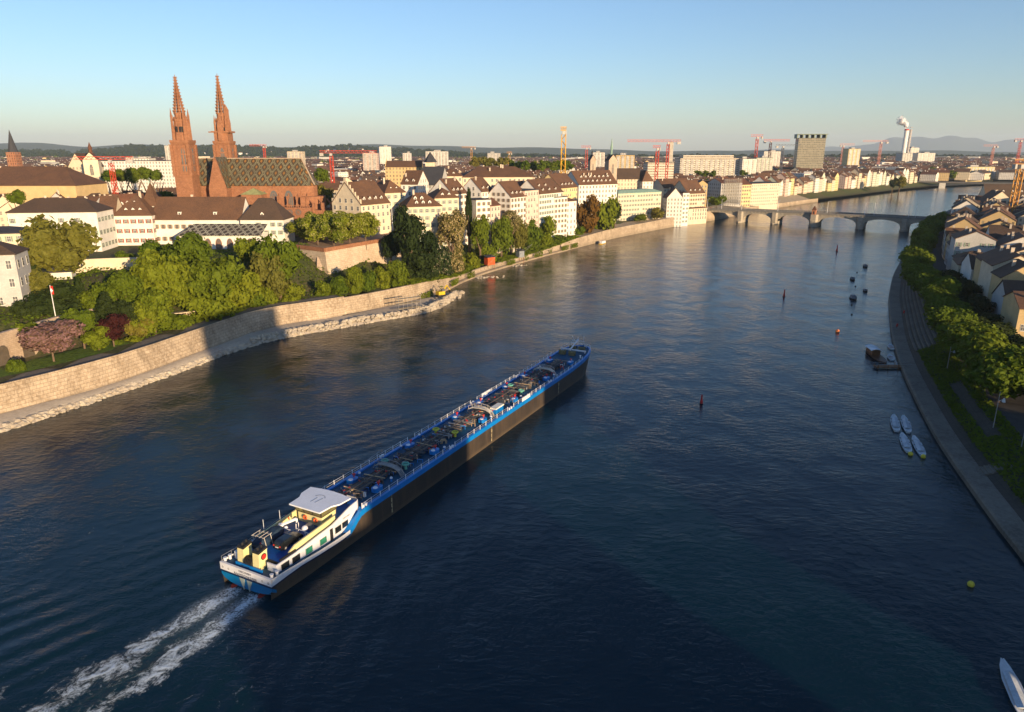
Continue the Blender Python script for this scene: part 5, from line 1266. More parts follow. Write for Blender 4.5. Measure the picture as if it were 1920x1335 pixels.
# chimney with smoke
Yk = 2300; Xk, Zk = top_at(1703, 242, Yk); ik = empty('smoke_stack', (Xk, Yk, 8), 0, 'tall white twin chimney of the heating plant trailing white smoke', 'chimney')
m = MB(); m.cyl(-4, 0, 0, Zk-8, 6.5, 6, 12); m.cyl(-4,0,Zk-12,Zk-7.9,6.6,6.6,12,1); m.build('stack', [PM('stack_white', (.7,.68,.64), .6), M_red], ik)
m = MB(); m.cyl(9, 0, 0, Zk-9, 3.2, 3.2, 10)
for k in range(12): m.box(6,12.5,-3.4,3.4,20+k*9,21.5+k*9)
m.build('stair_shaft', PM('shaft_grey', (.35,.33,.32), .7), ik)
block('heating_plant','stepped white and grey plant building at the foot of the chimney','power plant',1693,1712,2290,287,8,0,40,'grey'); block('heating_plant','tall white boiler house right of the chimney','power plant',1708,1724,2350,277,8,0,40,'white'); block('heating_plant','low white halls right of the boiler house','power plant',1722,1754,2300,287,8,0,60,'white')
ms, t, b = newmat('smoke', 1.0, (.85,.85,.87), 0, 0); al = tex_noise(t, .07, 5, pos(t), rough=.75).smooth(.4, .62); t.links.new((al*.6+.03).k, b.inputs['Alpha'])
m = MB(); r = random.Random(5)
for k in range(16):
    s = k/15; m.ball((Xk-4+r.uniform(-7,7)*s-26*s**1.3, Yk+r.uniform(-6,6), Zk+2+27*s**.8+r.uniform(-5,5)*s), 4+8.5*s*r.uniform(.5,1.2), nu=10, nv=7, rf=lambda i, j: .85+.3*((i*7+j*13) % 5)/5)
sm_ = m.build('smoke_plume', ms, smooth=True); tag(sm_, 'white smoke plume drifting left off the heating plant chimney', 'smoke', None, 'stuff')
# twin towers of the hill church
def church_tower(name, label, px, Y, wpx, pt, pb, mat, rmat, spire=None, fin=None, cat='church tower'):
    X, Z = top_at(px, pb, Y); w = wpx/FPX*Y*.97; zb_ = land(X, Y) if Y < 700 else 9
    o = empty(name, (X, Y, zb_), R(18), label, cat); h_ = Z-zb_; m = MB(); m.box(-w/2,w/2,-w/2,w/2,-4,h_)
    zt_ = zat(pt, Y)-zb_
    m.add([(-w/2,-w/2,h_),(w/2,-w/2,h_),(0,-w/2,zt_),(-w/2,w/2,h_),(w/2,w/2,h_),(0,w/2,zt_)], [(0,1,2),(5,4,3)]); m.build('wall', mat, o)
    m = MB(); m.add([(-w/2-.4,-w/2-.3,h_-.4),(0,-w/2-.3,zt_+.3),(0,w/2+.3,zt_+.3),(-w/2-.4,w/2+.3,h_-.4),(w/2+.4,-w/2-.3,h_-.4),(w/2+.4,w/2+.3,h_-.4)], [(3,2,1,0),(1,2,5,4)]); rr = m.build('roof', rmat, o)
    if fin:
        zf = zat(fin, Y)-zb_; m = MB(); m.cyl(0,0,zt_-1,zt_+(zf-zt_)*.35,w*.13,w*.12,6); m.cyl(0,0,zt_+(zf-zt_)*.35,zf,w*.17,.05,6); m.build('fleche', spire, rr)
    for z in (.45, .75): link('gothic_window', gothic(w*.22, h_*.18, mat), o, (0,-w/2-.05,h_*z))
    return o
church_tower('church_tower','brown stone church tower with saddle roof behind the long white palace',1146,600,17,290,300,M_sandl,M_roof2,M_copper,258)
church_tower('church_tower','slimmer church tower with dark roof left of the brown stone tower',1110,660,11,291,300,M_sandl,M_slate,M_slate,281)
hs('church','church nave with plain dark brown roof right of the brown stone tower',1158,1205,615,335,316,10,16,'cream','dark','side',cat='church',chim=0)
hs('church_choir','white church choir with steep brown hipped roof and gothic window',1205,1225,612,340,319,15,14,'white','brown','hip',cat='church',chim=0)
church_tower('church_tower','white church tower with saddle roof and small red spire at left',172,560,25,286,300,PLW['cream'],M_roof3,M_roof3,266)
hs('church','cream church nave with tall plain gable left of its white tower',128,160,575,312,288,0,26,'cream','dark','gable',cat='church',chim=0)
X, Z = top_at(24, 282, 900); o = empty('brick_church', (X, 900, 9), 0, 'brick church tower with sharp dark spire at the far left horizon', 'church tower'); m = MB(); m.box(-5.5,5.5,-5.5,5.5,-2,Z-9-2); m.build('wall', FAC['brick'], o, uv='facade'); m = MB(); m.cyl(0,0,Z-11,zat(243,900)-9,5.5,.1,8); m.build('spire', M_slate, o)
hs('gothic_hall','long brown roofed hall with a stepped gable at each end behind the old town',722,790,650,313,302,2,18,'ochre','brown','side',chim=0,cat='hall',stepped=True)
X, Z = top_at(807, 304, 640); o = empty('pointed_tower', (X, 640, 12), 0, 'small tower with pointed slate roof right of the stepped gable hall', 'church tower'); m = MB(); m.box(-4,4,-4,4,-2,Z-12); m.build('wall', PLW['cream'], o); m = MB(); m.cyl(0,0,Z-12,zat(285,640)-12,6,.3,6); m.build('spire', M_slate, o)
# scaffolding on the house beyond the bridge
X0 = xat(1355, 716, 20); X1 = xat(1391, 716, 20); sc = empty('scaffolding', (X0, 714, 9.5), R(25), 'grey tube scaffolding covering the house beyond the bridge head', 'scaffolding')
W_ = (X1-X0)*1.1; m = MB()
for k in range(10):
    for y in (0, -1.6): m.tube((W_*k/9, y, 0), (W_*k/9, y, 25), .14, 4)
m.build('standards', M_steel, sc); m = MB()
for j in range(9): m.box(0, W_, -1.6, -.1, 2+j*2.7, 2.15+j*2.7); m.tube((0,-1.6,3.1+j*2.7),(W_,-1.6,3.1+j*2.7),.09,4)
m.build('planks', PM('scaffold_plank', (.4,.33,.22), .8), sc)
# scaffold and digger at the end of the quay
sc = empty('scaffolding', G(770, 583, 1.5), R(35), 'small tube scaffold standing on the rubble at the end of the quay wall', 'scaffolding'); m = MB()
for k in range(6):
    for y in (0, 2): m.tube((k*1.9-5, y, -1), (k*1.9-5, y, 6), .06, 4)
m.build('standards', M_steel, sc); m = MB()
for j in range(3): m.box(-5,4.6,0,2,1.2+j*1.9,1.28+j*1.9)
m.build('planks', PM('scaffold_plank', (.4,.33,.22), .8), sc)
dg = empty('excavator', G(826, 556, 2.0), R(40), 'yellow excavator parked on the rubble at the tip of the quay', 'excavator')
M_cy = PM('digger_yellow', (.55,.38,.02), .5)
m = MB(); m.box(-1.6,1.6,-1.2,1.2,.9,2.3); m.build('body', M_cy, dg); m = MB(); m.box(.2,1.5,-1.2,0,2.3,3.3); m.build('cab', M_glass, dg)
for y in (-1.2, .7): m = MB(); m.box(-1.9,1.9,y,y+.5,0,.85); m.build('track', M_black, dg)
m = MB(); m.tube((1.4,.4,1.8),(3.6,.4,4.4),.3,5); m.tube((3.6,.4,4.4),(5.3,.4,2.2),.22,5); m.build('arm', M_cy, dg); m = MB(); m.box(4.8,5.7,-.1,.9,1.2,2.2); m.build('bucket', M_black, dg)
# ---------------------------------------------------------------- tower cranes
def crane(label, px, Y, pt, pb, col, j0, j1, zb_=9, w=2.0, ang=0.0, head=True):
    zt__ = zat(pt, Y); X = xat((px), Y, zt__); mt = PM('crane_'+col, {'red': (.5,.06,.03), 'yellow': (.62,.33,.02), 'dark': (.08,.09,.12), 'orange': (.5,.24,.04), 'faded': (.5,.2,.14)}[col], .6)
    o = empty('tower_crane', (X, Y, zb_), 0, label, 'crane'); h_ = zt__-zb_; m = MB()
    for sx in (-1, 1):
        for sy in (-1, 1): m.tube((sx*w/2, sy*w/2, 0), (sx*w/2, sy*w/2, h_), w*.09, 4)
    n = max(4, int(h_/(w*1.3)))
    for k in range(n):
        z0, z1 = h_*k/n, h_*(k+1)/n; s = 1 if k % 2 else -1
        for y in (-1, 1): m.tube((-s*w/2, y*w/2, z0), (s*w/2, y*w/2, z1), w*.085, 3)
        for x in (-1, 1): m.tube((x*w/2, -s*w/2, z0), (x*w/2, s*w/2, z1), w*.06, 3)
    m.build('mast', mt, o)
    if head: m = MB(); m.box(-w*.4,w*.4,-w*.75,w*.1,h_,h_+w*.8); m.build('cab', PM('crane_cab', (.4,.38,.35), .6), o)
    L0 = (j0-px)/FPX*Y*.97; L1 = (j1-px)/FPX*Y*.97; m = MB(); z = h_+w*.9
    if L0 > L1: L0, L1 = L1, L0
    for yy in (-1, 1): m.tube((L0, yy*w*.35, z), (L1, yy*w*.35, z), w*.07, 4)
    m.tube((L0, 0, z+w*.8), (L1, 0, z+w*.8), w*.09, 4); n = max(4, int((L1-L0)/(w*1.4)))
    for k in range(n): x0, x1 = L0+(L1-L0)*k/n, L0+(L1-L0)*(k+1)/n; m.tube((x0, 0, z+w*.8), ((x0+x1)/2, w*.35, z), w*.06, 3); m.tube(((x0+x1)/2, -w*.35, z), (x1, 0, z+w*.8), w*.06, 3)
    m.build('jib', mt, o); m = MB(); q = L0 if abs(L0) < abs(L1) else L1; m.box(min(q, q*.7), max(q, q*.7), -w*.5, w*.5, z-w*1.0, z); m.build('counterweight', PM('counterweight', (.4,.38,.35), .8), o)
crane('tall yellow tower crane seen end-on above the long white palace',1057,640,252,325,'yellow',1051,1062,w=3.6)
crane('tall red tower crane with long jib reaching left over the city',1253,820,270,340,'red',1177,1276,w=2.6)
crane('shorter red crane left of the tall red one',1233,860,282,330,'red',1224,1238,w=3.2)
crane('red crane with short jib above the hospital roof',1420,1350,260,292,'red',1408,1430,w=4)
crane('red crane with long jib right of the short jib one',1445,1500,268,290,'red',1432,1480,w=4)
crane('dark blue crane beside the concrete tower block',1468,1300,277,305,'dark',1455,1500,w=3.4)
crane('small rusty crane right of the concrete tower block',1581,1900,275,298,'faded',1575,1602,w=4.2)
crane('rusty crane with long jib left of the smoking chimney',1652,1900,269,297,'faded',1618,1665,w=4.6)
crane('pale red crane far right of the chimney',1863,1800,277,298,'faded',1844,1871,w=4)
crane('red crane at the right edge of the skyline',1914,1800,266,300,'red',1902,1930,w=4.4)
crane('red crane standing low behind the stepped gable house',621,560,292,330,'red',600,706,w=2.2)
crane('orange red crane in front of the small white church',208,470,305,350,'red',140,250,w=2.2,zb_=15)
crane('red crane behind the cathedral roof',495,1200,277,300,'red',468,500,w=3)
crane('orange crane rising from the wooded horizon',884,1700,280,300,'orange',866,892,w=3.6)
crane('thin orange crane behind the long mansion',955,900,290,318,'orange',950,960,w=2)
crane('purple red crane on the horizon left of the green spire',1100,1500,280,300,'red',1090,1108,w=4)
crane('orange tower crane close to the right edge over the shaded houses',1913,505,316,410,'orange',1900,1990,w=3.4,zb_=6)
# ---------------------------------------------------------------- houses in rows
def fit(poly, step0, pred):
    """walk along a polyline"""
    pts = [Vector((p[0], p[1], 0)) for p in poly]; acc = []; 
    for a, b_ in zip(pts, pts[1:]):
        L_ = (b_-a).length; n = max(1, int(L_/1.0))
        for k in range(n): acc.append((a.lerp(b_, k/n), (b_-a).normalized()))
    return acc
r = random.Random(21)
# riverside row beyond the bridge
walk = fit(offs([p for p in EDGE if p[1] > 740], 19), 1, None); i = 8; k = 0
wc = ['white','cream','white','pink','palegreen','white','yellow','cream']
while i < len(walk)-20:
    w = r.uniform(9, 15); j = min(len(walk)-1, int(i+w/1.05)); p, tdir = walk[(i+j)//2]; i = j
    if p.y > 1215: break
    if 985 < p.y < 1010: continue
    a = math.atan2(tdir.y, tdir.x); he = r.choice((11,13.5,15,17,19,21))+r.uniform(-.7,.7); hr = he+r.uniform(3, 7); p = p+Vector((-tdir.y, tdir.x, 0))*r.uniform(-2, 2.5); wl = wc[r.randrange(len(wc))]; rf = r.choice(('brown','brown','red','dark'))
    house_at('river_house', f'{wl} riverside house with {rf} roof, {ordn(k)} along from the hotel', 'house', p.x, p.y, 8.5, a, w, r.uniform(12, 15), he, hr, wl, rf, r.choice(('side','side','side','gable')), chim=1, dorm=r.choice((0,2)), group='riverside row beyond the arched bridge', seed=k); k += 1
RB = [('mansard_house','long dark mansard roofed house with cream dormers at the far end of the shaded bank',1848,1935,650,373,346,-12,18,'cream','dark','side',6,'house',dict(win='plain',dorm=8,chim=3)),
 ('gable_house','broad plain cream gable facing the river bend beside the orange crane',1843,1907,540,383,359,-14,22,PLW['cream'],'brown','gable',6,'house',dict(chim=2)),
 ('party_wall_house','house showing a tall tan blank wall above the middle of the avenue',1817,1889,335,468,458,-30,16,PLW['ochre'],'dark','side',6.4,'house',dict(chim=3)),
 ('gable_house','white gabled house with grey shuttered windows at the right edge behind the avenue',1868,1942,262,520,486,-33,18,'white','dark','gable',6.4,'house',dict(win='green',chim=1,wskip=.7)),
 ('corner_house','white corner house with rows of windows cut by the right edge above the near trees',1904,1960,214,556,545,-30,15,'white','dark','hip',6.4,'house',dict(win='plain',chim=0,floors=4))]
for (nm, lb, p0, p1, Y_, pe, pr, a, d, wl, rf_, ty, bs, ct, kw) in RB: hs(nm, lb, p0, p1, Y_, pe, pr, a, d, wl, rf_, ty, bs, ct, **kw)
RBC = [(o.location.x, o.location.y) for o in bpy.data.objects if o.get('label') in [q[1] for q in RB]]
# right bank: rows of houses behind the avenue, party walls towards the camera
FW = ['cream','ochre','cream','white','ochre','grey']
HL = smooth_poly(resamp([(128,150,0),(150,206,0),(172,255,0),(194,310,0),(250,415,0),(330,540,0),(405,655,0)], 10), 2)
for row, off_ in enumerate((8, 26, 45, 64)):
    walk = fit(offs(HL, -off_), 1, None); i = 0; k = 0
    while i < len(walk)-18:
        L_ = r.uniform(12, 21); j = min(len(walk)-1, int(i+L_)); p, td = walk[i]; i = j
        if p.y < 195 or p.y > 640: continue
        if px_of(p.x-6, p.y+10, 18)[0] > 2020: continue
        if any((p.x+7-a_)**2+(p.y+4-b_)**2 < 17**2 for a_, b_ in RBC): continue
        a = -math.atan2(td.x, td.y); he = r.choice((9,11,12.5,14,16))+r.uniform(-.6,.6); hr = he+r.uniform(3, 6); wl = FW[r.randrange(6)]; rf = r.choice(('dark','brown','dark','brown'))
        near = p.y < 330
        house_at('river_house' if row == 0 else 'back_house', f'{wl} house with {rf} roof, {ordn(k)} from near end of the {("front","second","third","rear")[row]} right bank row', 'house', p.x, p.y, 6.4, a+r.uniform(-.08,.08), 15.5+r.uniform(-2,2.5), L_-.2, he, hr, wl, rf, r.choice(('gable','gable','gable','hip','side')), chim=r.choice((1,2,3)), group='houses along the shaded right bank', seed=k+row*50, win='plain' if near and row == 0 else None, low=True); k += 1
# ---------------------------------------------------------------- trees
def leafmat(name, c1, c2, c3=None, f3=.0, trans=.35):
    m, t, b = newmat(name, .75, c1, 0, .15); p = pos(t)
    n = tex_noise(t, .45, 4, p, rough=.65).smooth(.35, .65); w = t.nodes.new('ShaderNodeTexWhiteNoise'); 
    sn = t.nodes.new('ShaderNodeVectorMath'); sn.operation = 'SNAP'; t.links.new(p, sn.inputs[0]); sn.inputs[1].default_value = (.45,.45,.45); t.links.new(sn.outputs[0], w.inputs[0])
    wv = E_(t, w.outputs[0]); c = mixc(t, n, c1, c2); c = mixc(t, wv*.55, c, tuple(q*.4 for q in c1))
    oi = t.nodes.new('ShaderNodeObjectInfo'); rr = E_(t, oi.outputs['Random']); c = mixc(t, rr*.3, c, (c1[0]*.6, c1[1]*.62, c1[2]*.9)); c = mixc(t, (rr*7.3).fract()*.35, c, (min(1, c2[0]*1.35), c2[1]*1.05, c2[2]))
    if c3: c = mixc(t, wv.lt(f3), c, c3)
    t.links.new(c, b.inputs['Base Color']); tr = t.nodes.new('ShaderNodeBsdfTranslucent'); t.links.new(c, tr.inputs[0]); mx = t.nodes.new('ShaderNodeMixShader'); mx.inputs[0].default_value = trans
    out = t.nodes['Material Output']; t.links.new(b.outputs[0], mx.inputs[1]); t.links.new(tr.outputs[0], mx.inputs[2]); t.links.new(mx.outputs[0], out.inputs[0]); return m
LM = {'green': leafmat('leaves_green', (.09,.145,.01), (.14,.2,.014)), 'bright': leafmat('leaves_bright', (.14,.195,.011), (.2,.25,.017)), 'dark': leafmat('leaves_dark_and_shade', (.022,.042,.01), (.04,.065,.014)),  # dark is real dark foliage, and painted shade on trees right of the terrace
      'olive': leafmat('leaves_olive', (.15,.155,.025), (.21,.205,.035)), 'blossom': leafmat('leaves_blossom', (.1,.115,.02), (.15,.14,.035), (.42,.33,.17), .38), 'dim': leafmat('leaves_shade_blossom', (.03,.055,.015), (.045,.075,.02), (.25,.22,.15), .14),  # dim is blossom foliage with the shade put into its colour
      'pink': leafmat('leaves_pink', (.27,.16,.15), (.36,.22,.2), (.14,.09,.05), .3), 'maroon': leafmat('leaves_maroon', (.045,.014,.014), (.07,.02,.018)), 'copper': leafmat('leaves_copper', (.12,.075,.015), (.17,.1,.02)),
      'clipped': leafmat('leaves_clipped', (.16,.21,.012), (.22,.27,.02), (.4,.38,.14), .15)}
M_bark = PM('bark', (.13,.09,.06), .9, var=.3)
def crown_mesh(seed, n=2300, shape='round', leaf=.085, mat=None, lob=17):
    r = random.Random(seed); m = MB(); L = []
    for k in range(lob):
        if shape == 'round':
            while True:
                p = Vector((r.uniform(-1,1), r.uniform(-1,1), r.uniform(-1,1)))
                if p.length < 1: break
            p *= .66; p.z *= 1.0; q = r.uniform(.28, .46)
        elif shape == 'column':
            z = r.uniform(-.85, .85); k_ = .6*(1-abs(z)**2.2)+.12; an = r.uniform(0, 6.28); p = Vector((math.cos(an)*k_*.5, math.sin(an)*k_*.5, z)); q = r.uniform(.22, .36)*(1-.4*max(0, z))
        elif shape == 'cone':
            z = -1+2*((k+.5)/lob)**.9; k_ = .62*(1-(z+1)/2)+.04; an = k*2.4; p = Vector((math.cos(an)*k_, math.sin(an)*k_, z*.9)); q = .34*(1-(z+1)/2)+.1
        else:   # clipped flat box head
            p = Vector((r.uniform(-.7,.7), r.uniform(-.7,.7), r.uniform(-.5,.55))); q = r.uniform(.3, .42)
        L.append((p, q))
    tot = sum(q*q for _, q in L)
    for p, q in L:
        m.ball(p, q*.74, nu=6, nv=4)
        for _ in range(int(n*q*q/tot)):
            d = Vector((r.gauss(0,1), r.gauss(0,1), r.gauss(0,1)+.15)).normalized(); c = p+d*q*r.uniform(.78, 1.12)
            if any((c-p2).length < q2*.72 for p2, q2 in L if p2 is not p): continue
            nn = (d+Vector((r.gauss(0,.55), r.gauss(0,.55), r.gauss(0,.55)+.2))).normalized(); u = nn.orthogonal().normalized(); u = Matrix.Rotation(r.uniform(0,6.28), 3, nn) @ u; v = nn.cross(u); s = leaf*r.uniform(.6, 1.3)
            m.add([c+u*s, c+v*s*.7+nn*s*.25, c-u*s, c-v*s*.7+nn*s*.2], [(0,1,2,3)])
    return m.mesh('crown', mat)
CR = {}
def crown(kind, shape, var, lod=0):
    k = (kind, shape, var, lod)
    if k not in CR: CR[k] = crown_mesh(hash(shape) % 7*0+var*13+{'round':1,'column':2,'cone':3,'flat':4}[shape]*101, (2600, 1100, 420)[lod], shape, (.085, .12, .19)[lod], LM[kind], (19, 15, 10)[lod])
    return CR[k]
tk = MB(); tk.cyl(0,0,-.5,.55,.05,.035,7)
for k in range(5):
    a = k*1.26; tk.tube((0,0,.4+.03*k),(.25*math.cos(a),.25*math.sin(a),.85),.024,5,r2=.01)
TRK = tk.mesh('trunk', M_bark)
def tree_at(label, X, Y, zb, ztop, zcb, rad, kind='green', shape='round', cat='tree', name='tree', group=None, lod=0, var=None, trunk=True):
    hgt = ztop-zb; var = rnd.randrange(4) if var is None else var
    o = empty(name, (X, Y, zb), rnd.uniform(0, 6.28), label, cat, group)
    link('crown', crown(kind, shape, var, lod), o, (0, 0, (ztop+zcb)/2-zb), 0, (rad, rad, (ztop-zcb)/2))
    if trunk: link('trunk', TRK, o, (0, 0, 0), 0, (hgt*.55, hgt*.55, max(1.0, (zcb-zb)*1.0+(ztop-zcb)*.55)))
    return o
def tr(label, px, top, bot, wpx, Y, kind='green', shape='round', zb=None, **k):
    if zb is None and Y < 470:
        while signed(edge, xat(px, Y, 8), Y)[0] < (10 if Y < 275 else 7): Y += 2
    zt_ = zat(top, Y); zc = zat(bot, Y); X = xat(px, Y, (zt_+zc)/2); rad = wpx/2/FPX*(Y*CP+(H-zc)*SP)
    g = land(X, Y) if zb is None else zb
    return tree_at(label, X, Y, min(g, zc-.3) if zb is None else zb, zt_, zc, rad, kind, shape, **k)
TL = [
 ('big round olive plane tree in front of the white hipped house',113,393,528,134,232,'olive'),
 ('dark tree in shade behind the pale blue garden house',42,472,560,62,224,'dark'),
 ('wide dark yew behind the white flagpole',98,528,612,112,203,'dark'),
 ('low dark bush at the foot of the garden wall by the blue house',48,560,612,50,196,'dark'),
 ('narrow dark conifer right of the small white pavilion',152,518,600,48,214,'dark','cone'),
 ('feathery dark conifer above the maroon tree',200,545,612,66,203,'dark','cone'),
 ('mid green tree right of the garden pavilion',222,505,590,84,214,'green'),
 ('pink blossoming tree on the lawn before the arched garden wall',93,598,668,112,178,'pink'),
 ('small maroon leaved tree between lawn and slope',208,586,638,64,193,'maroon'),
 ('bright lime bush left of the maroon tree',182,610,655,56,187,'bright'),
 ('slim olive tree with pale trunk on the lawn',262,575,640,60,196,'olive'),
 ('little young tree at the edge of the lawn',222,630,662,26,188,'green'),
 ('tiny green tree beside the arched wall at the left edge',30,668,716,36,170,'green'),
 ('tall yellow green tree with drooping branches right of the cream garden wall',306,462,590,108,226,'bright'),
 ('broad green tree below the lattice roofed hall, left one',352,432,530,96,246,'green'),
 ('green tree below the hall windows',404,470,575,100,240,'green'),
 ('pale green tree above the shelter roof',440,492,590,96,236,'bright'),
 ('wide bright tree leaning to the quay in the slope centre',385,540,640,110,222,'bright'),
 ('green tree near the quay parapet below the hall',462,545,612,90,232,'green'),
 ('large green tree at the left foot of the cathedral terrace',520,432,548,92,258,'green'),
 ('olive tree with bare limbs before the terrace buttress',508,458,575,84,250,'olive'),
 ('green tree against the white chapel house wall',470,438,505,62,268,'bright'),
 ('green bush above the quay below the yellow green tree',325,575,640,84,211,'green'),
 ('green shrub cluster right of the slim olive tree',285,540,610,70,210,'bright'),
 ('round green tree left of the drooping tree',256,505,575,64,224,'green'),
 ('bright bush at the left foot of the terrace wall',545,528,578,56,246,'bright'),
 ('small dark tree above the lawn shelter',240,560,612,48,204,'dark'),
 ('green slope tree between the drooping tree and the hall',350,510,585,90,232,'green'),
 ('lime green tree low on the slope over the quay',430,560,622,84,226,'bright'),
 ('bright tree right of the slope centre',490,520,590,70,240,'bright'),
 ('leftmost round bush below the terrace wall',604,522,566,38,251,'bright'),
 ('second bush below the terrace wall',638,516,562,42,255,'green'),
 ('tallest bush below the terrace wall',664,496,558,40,259,'bright'),
 ('fourth bush below the terrace wall',690,508,556,36,261,'green'),
 ('bush below the right half of the terrace wall',716,496,552,38,264,'bright'),
 ('bush under the right corner of the terrace wall',744,484,546,48,268,'green'),
 ('tall shade toned chestnut behind the terrace flagpole',765,380,475,66,305,'dark'),  # dark leaf colour replaces cast shade on this and the next five trees
 ('shade toned tree hanging over the terrace corner',732,432,490,46,318,'dark'),
 ('shade toned green tree below the tall chestnut',780,462,535,76,290,'dark'),
 ('shade toned chestnut with pale flowers beside the excavator',822,448,548,58,292,'dim'),
 ('shade toned low tree over the footpath end',795,500,550,62,282,'dark'),
 ('shade toned tree left of the flowering chestnut',800,430,500,50,315,'dark'),
 ('tall flowering chestnut full of cream blossom',846,388,470,58,350,'blossom'),
 ('lower flowering chestnut beside the bank',850,445,530,52,338,'blossom'),
 ('bright green tree at the foot of the flowering chestnuts',880,470,522,48,350,'bright'),
 ('slender dark poplar among the riverside houses',879,345,440,20,388,'dark','column'),
 ('green tree right of the poplar',900,398,475,38,378,'green'),
 ('tall bright green tree over the red hut',940,400,485,48,394,'green'),
 ('cream blossoming tree behind the bright trees',958,393,440,44,412,'blossom'),
 ('pale silvery willow right of the red hut',972,402,476,40,402,'olive'),
 ('green tree between the willow and the white terraces',1000,408,470,42,412,'green'),
 ('bright tree before the planted roof house',1024,402,468,40,420,'bright'),
 ('bright bush above the red hut',912,452,500,44,372,'bright'),
 ('green shrub at the bank left of the red hut',868,495,532,44,352,'green'),
 ('green bush at the water by the grey hut',990,440,478,40,408,'green'),
 ('ivy green bush below the lowest white terrace house',1050,438,470,52,440,'green'),
 ('tall copper beech on the river wall',1101,362,440,50,498,'copper'),
 ('tall bright green tree right of the copper beech',1133,362,445,52,515,'bright'),
 ('small dark tree left of the green copper roofed block',1154,372,412,28,532,'dark'),
 ('green bush between copper beech and river',1086,422,448,26,468,'green'),
 ('clipped hedge in front of the green copper roofed block',1200,400,416,30,568,'green'),
 ('olive tree in front of the right end of the copper roofed block',1233,388,412,28,580,'olive'),
 ('round green tree at the bridge head',1344,364,388,38,690,'green'),
 ('pale green tree in the gap of the far riverside row',1688,329,352,24,1005,'olive'),
 ('dark tree behind the gap in the far riverside row',1675,332,352,16,1030,'dark'),
 ('light tree behind the cathedral choir',603,343,395,50,372,'olive'),
 ('green tree behind the brown low house',605,312,345,34,500,'green'),
 ('green tree behind the museum hall roof',124,312,340,32,455,'green'),
 ('green tree in front of the notched museum hall',30,354,385,32,325,'green'),
 ('dense green tree under the cream garden wall',180,540,605,80,212,'green'),
 ('green tree left of the yellow green drooping tree',268,560,628,60,206,'bright'),
 ('dark green bush above the pink tree',150,575,628,60,192,'green'),
 ('leafy tree behind the flagpole by the blue house',72,500,560,60,214,'olive'),
 ('green bush hanging over the arched wall',118,582,612,50,200,'green'),
 ('low green bush on the lawn edge beside the maroon tree',250,628,655,40,188,'bright'),
 ('green tree at the corner of the blue house garden',52,600,640,44,186,'green'),
 ('broad green crown below the bishops house',290,448,505,60,262,'green'),
 ('green bush in front of the timbered houses',235,468,500,44,270,'green'),
 ('small green tree between turret and cathedral tower',313,357,376,28,420,'green'),
]
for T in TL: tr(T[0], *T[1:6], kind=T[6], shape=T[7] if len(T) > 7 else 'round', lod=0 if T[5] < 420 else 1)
for i, (px, top, bot, w, Y) in enumerate([(567,403,449,50,316),(594,399,455,56,307),(624,399,455,54,305),(654,398,449,50,308),(684,399,445,48,311),(598,394,440,50,324),(640,394,438,50,326),(672,395,436,46,327)]):
    tr(f'{ordn(i % 5)} clipped flat crowned tree of the {"front" if i < 5 else "rear"} row on the cathedral terrace', px, top-1, bot+2, w*1.15, Y, 'clipped', 'flat', zb=PZ, group='clipped trees on the cathedral terrace')
for i, (px, top, bot, w, Y) in enumerate([(205,316,345,30,540),(228,314,345,34,545),(250,312,345,34,540),(275,310,342,34,550),(292,316,342,26,545)]):
    tr(f'{ordn(i)} tree from the left in the grove behind the orange red crane', px, top, bot, w, Y, 'green', 'round', group='grove left of the cathedral', lod=1)
for i in range(11):
    px = 962+i*10.5; tr(f'{ordn(i)} tree from the left in the green row before the yellow crane', px, 300+rnd.uniform(-2,2), 320, 22, 780+rnd.uniform(-15,15), 'green', 'round', group='tree row by the yellow crane', lod=2)
for i in range(6):
    px = 890+i*11; tr(f'{ordn(i)} tree from the left in the pale park trees above the mansion roof', px, 293+rnd.uniform(-2,3), 312, 24, 900, 'olive', 'round', group='park trees above the mansion', lod=2)
for i, (px, pb, Y) in enumerate(((1310,330,960),(1322,331,965),(1335,331,960),(1395,330,1010))): tr(f'{ordn(i)} tree from the left under the hospital slab', px, pb-12, pb, 18, Y, 'green', 'round', group='trees under the hospital', lod=2)
# right bank avenue
k = 0
walk = fit(offs([p for p in rs if 90 < p[1] < 600], -14.5), 1, None); i = 14
while i < len(walk)-5:
    p, td = walk[i]; i += int(rnd.uniform(13.5, 18)/1.0)
    if p.y > 520: break
    if p.y < 140: continue
    p = p+Vector((-td.y, td.x, 0))*(5*sm(240, 330, p.y))
    tree_at(f'{ordn(k)} leafy tree from the near end of the riverside avenue on the right bank', p.x+rnd.uniform(-1,1), p.y, 5.5, rnd.uniform(15.5,20.5), 6.6, rnd.uniform(6.4,8.2), 'green', group='riverside avenue on the right bank', lod=0); k += 1
k = 0
walk = fit(offs([p for p in rs if 90 < p[1] < 600], -23.5), 1, None); i = 30
while i < len(walk)-5:
    p, td = walk[i]; i += 13
    if p.y > 300: break
    if p.y < 112: continue
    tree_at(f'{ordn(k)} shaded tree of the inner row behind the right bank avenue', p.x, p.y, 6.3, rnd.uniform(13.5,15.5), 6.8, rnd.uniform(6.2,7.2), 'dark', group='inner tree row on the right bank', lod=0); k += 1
for i, (px, py) in enumerate(((1845,372),(1858,378),(1905,415),(1915,430))):
    g = G(px, py, 8); tree_at(f'{ordn(i)} dark tree beside the distant houses on the right bank', g.x, g.y, 6, 15, 7, 7, 'dark', group='far dark trees on the right bank', lod=1)
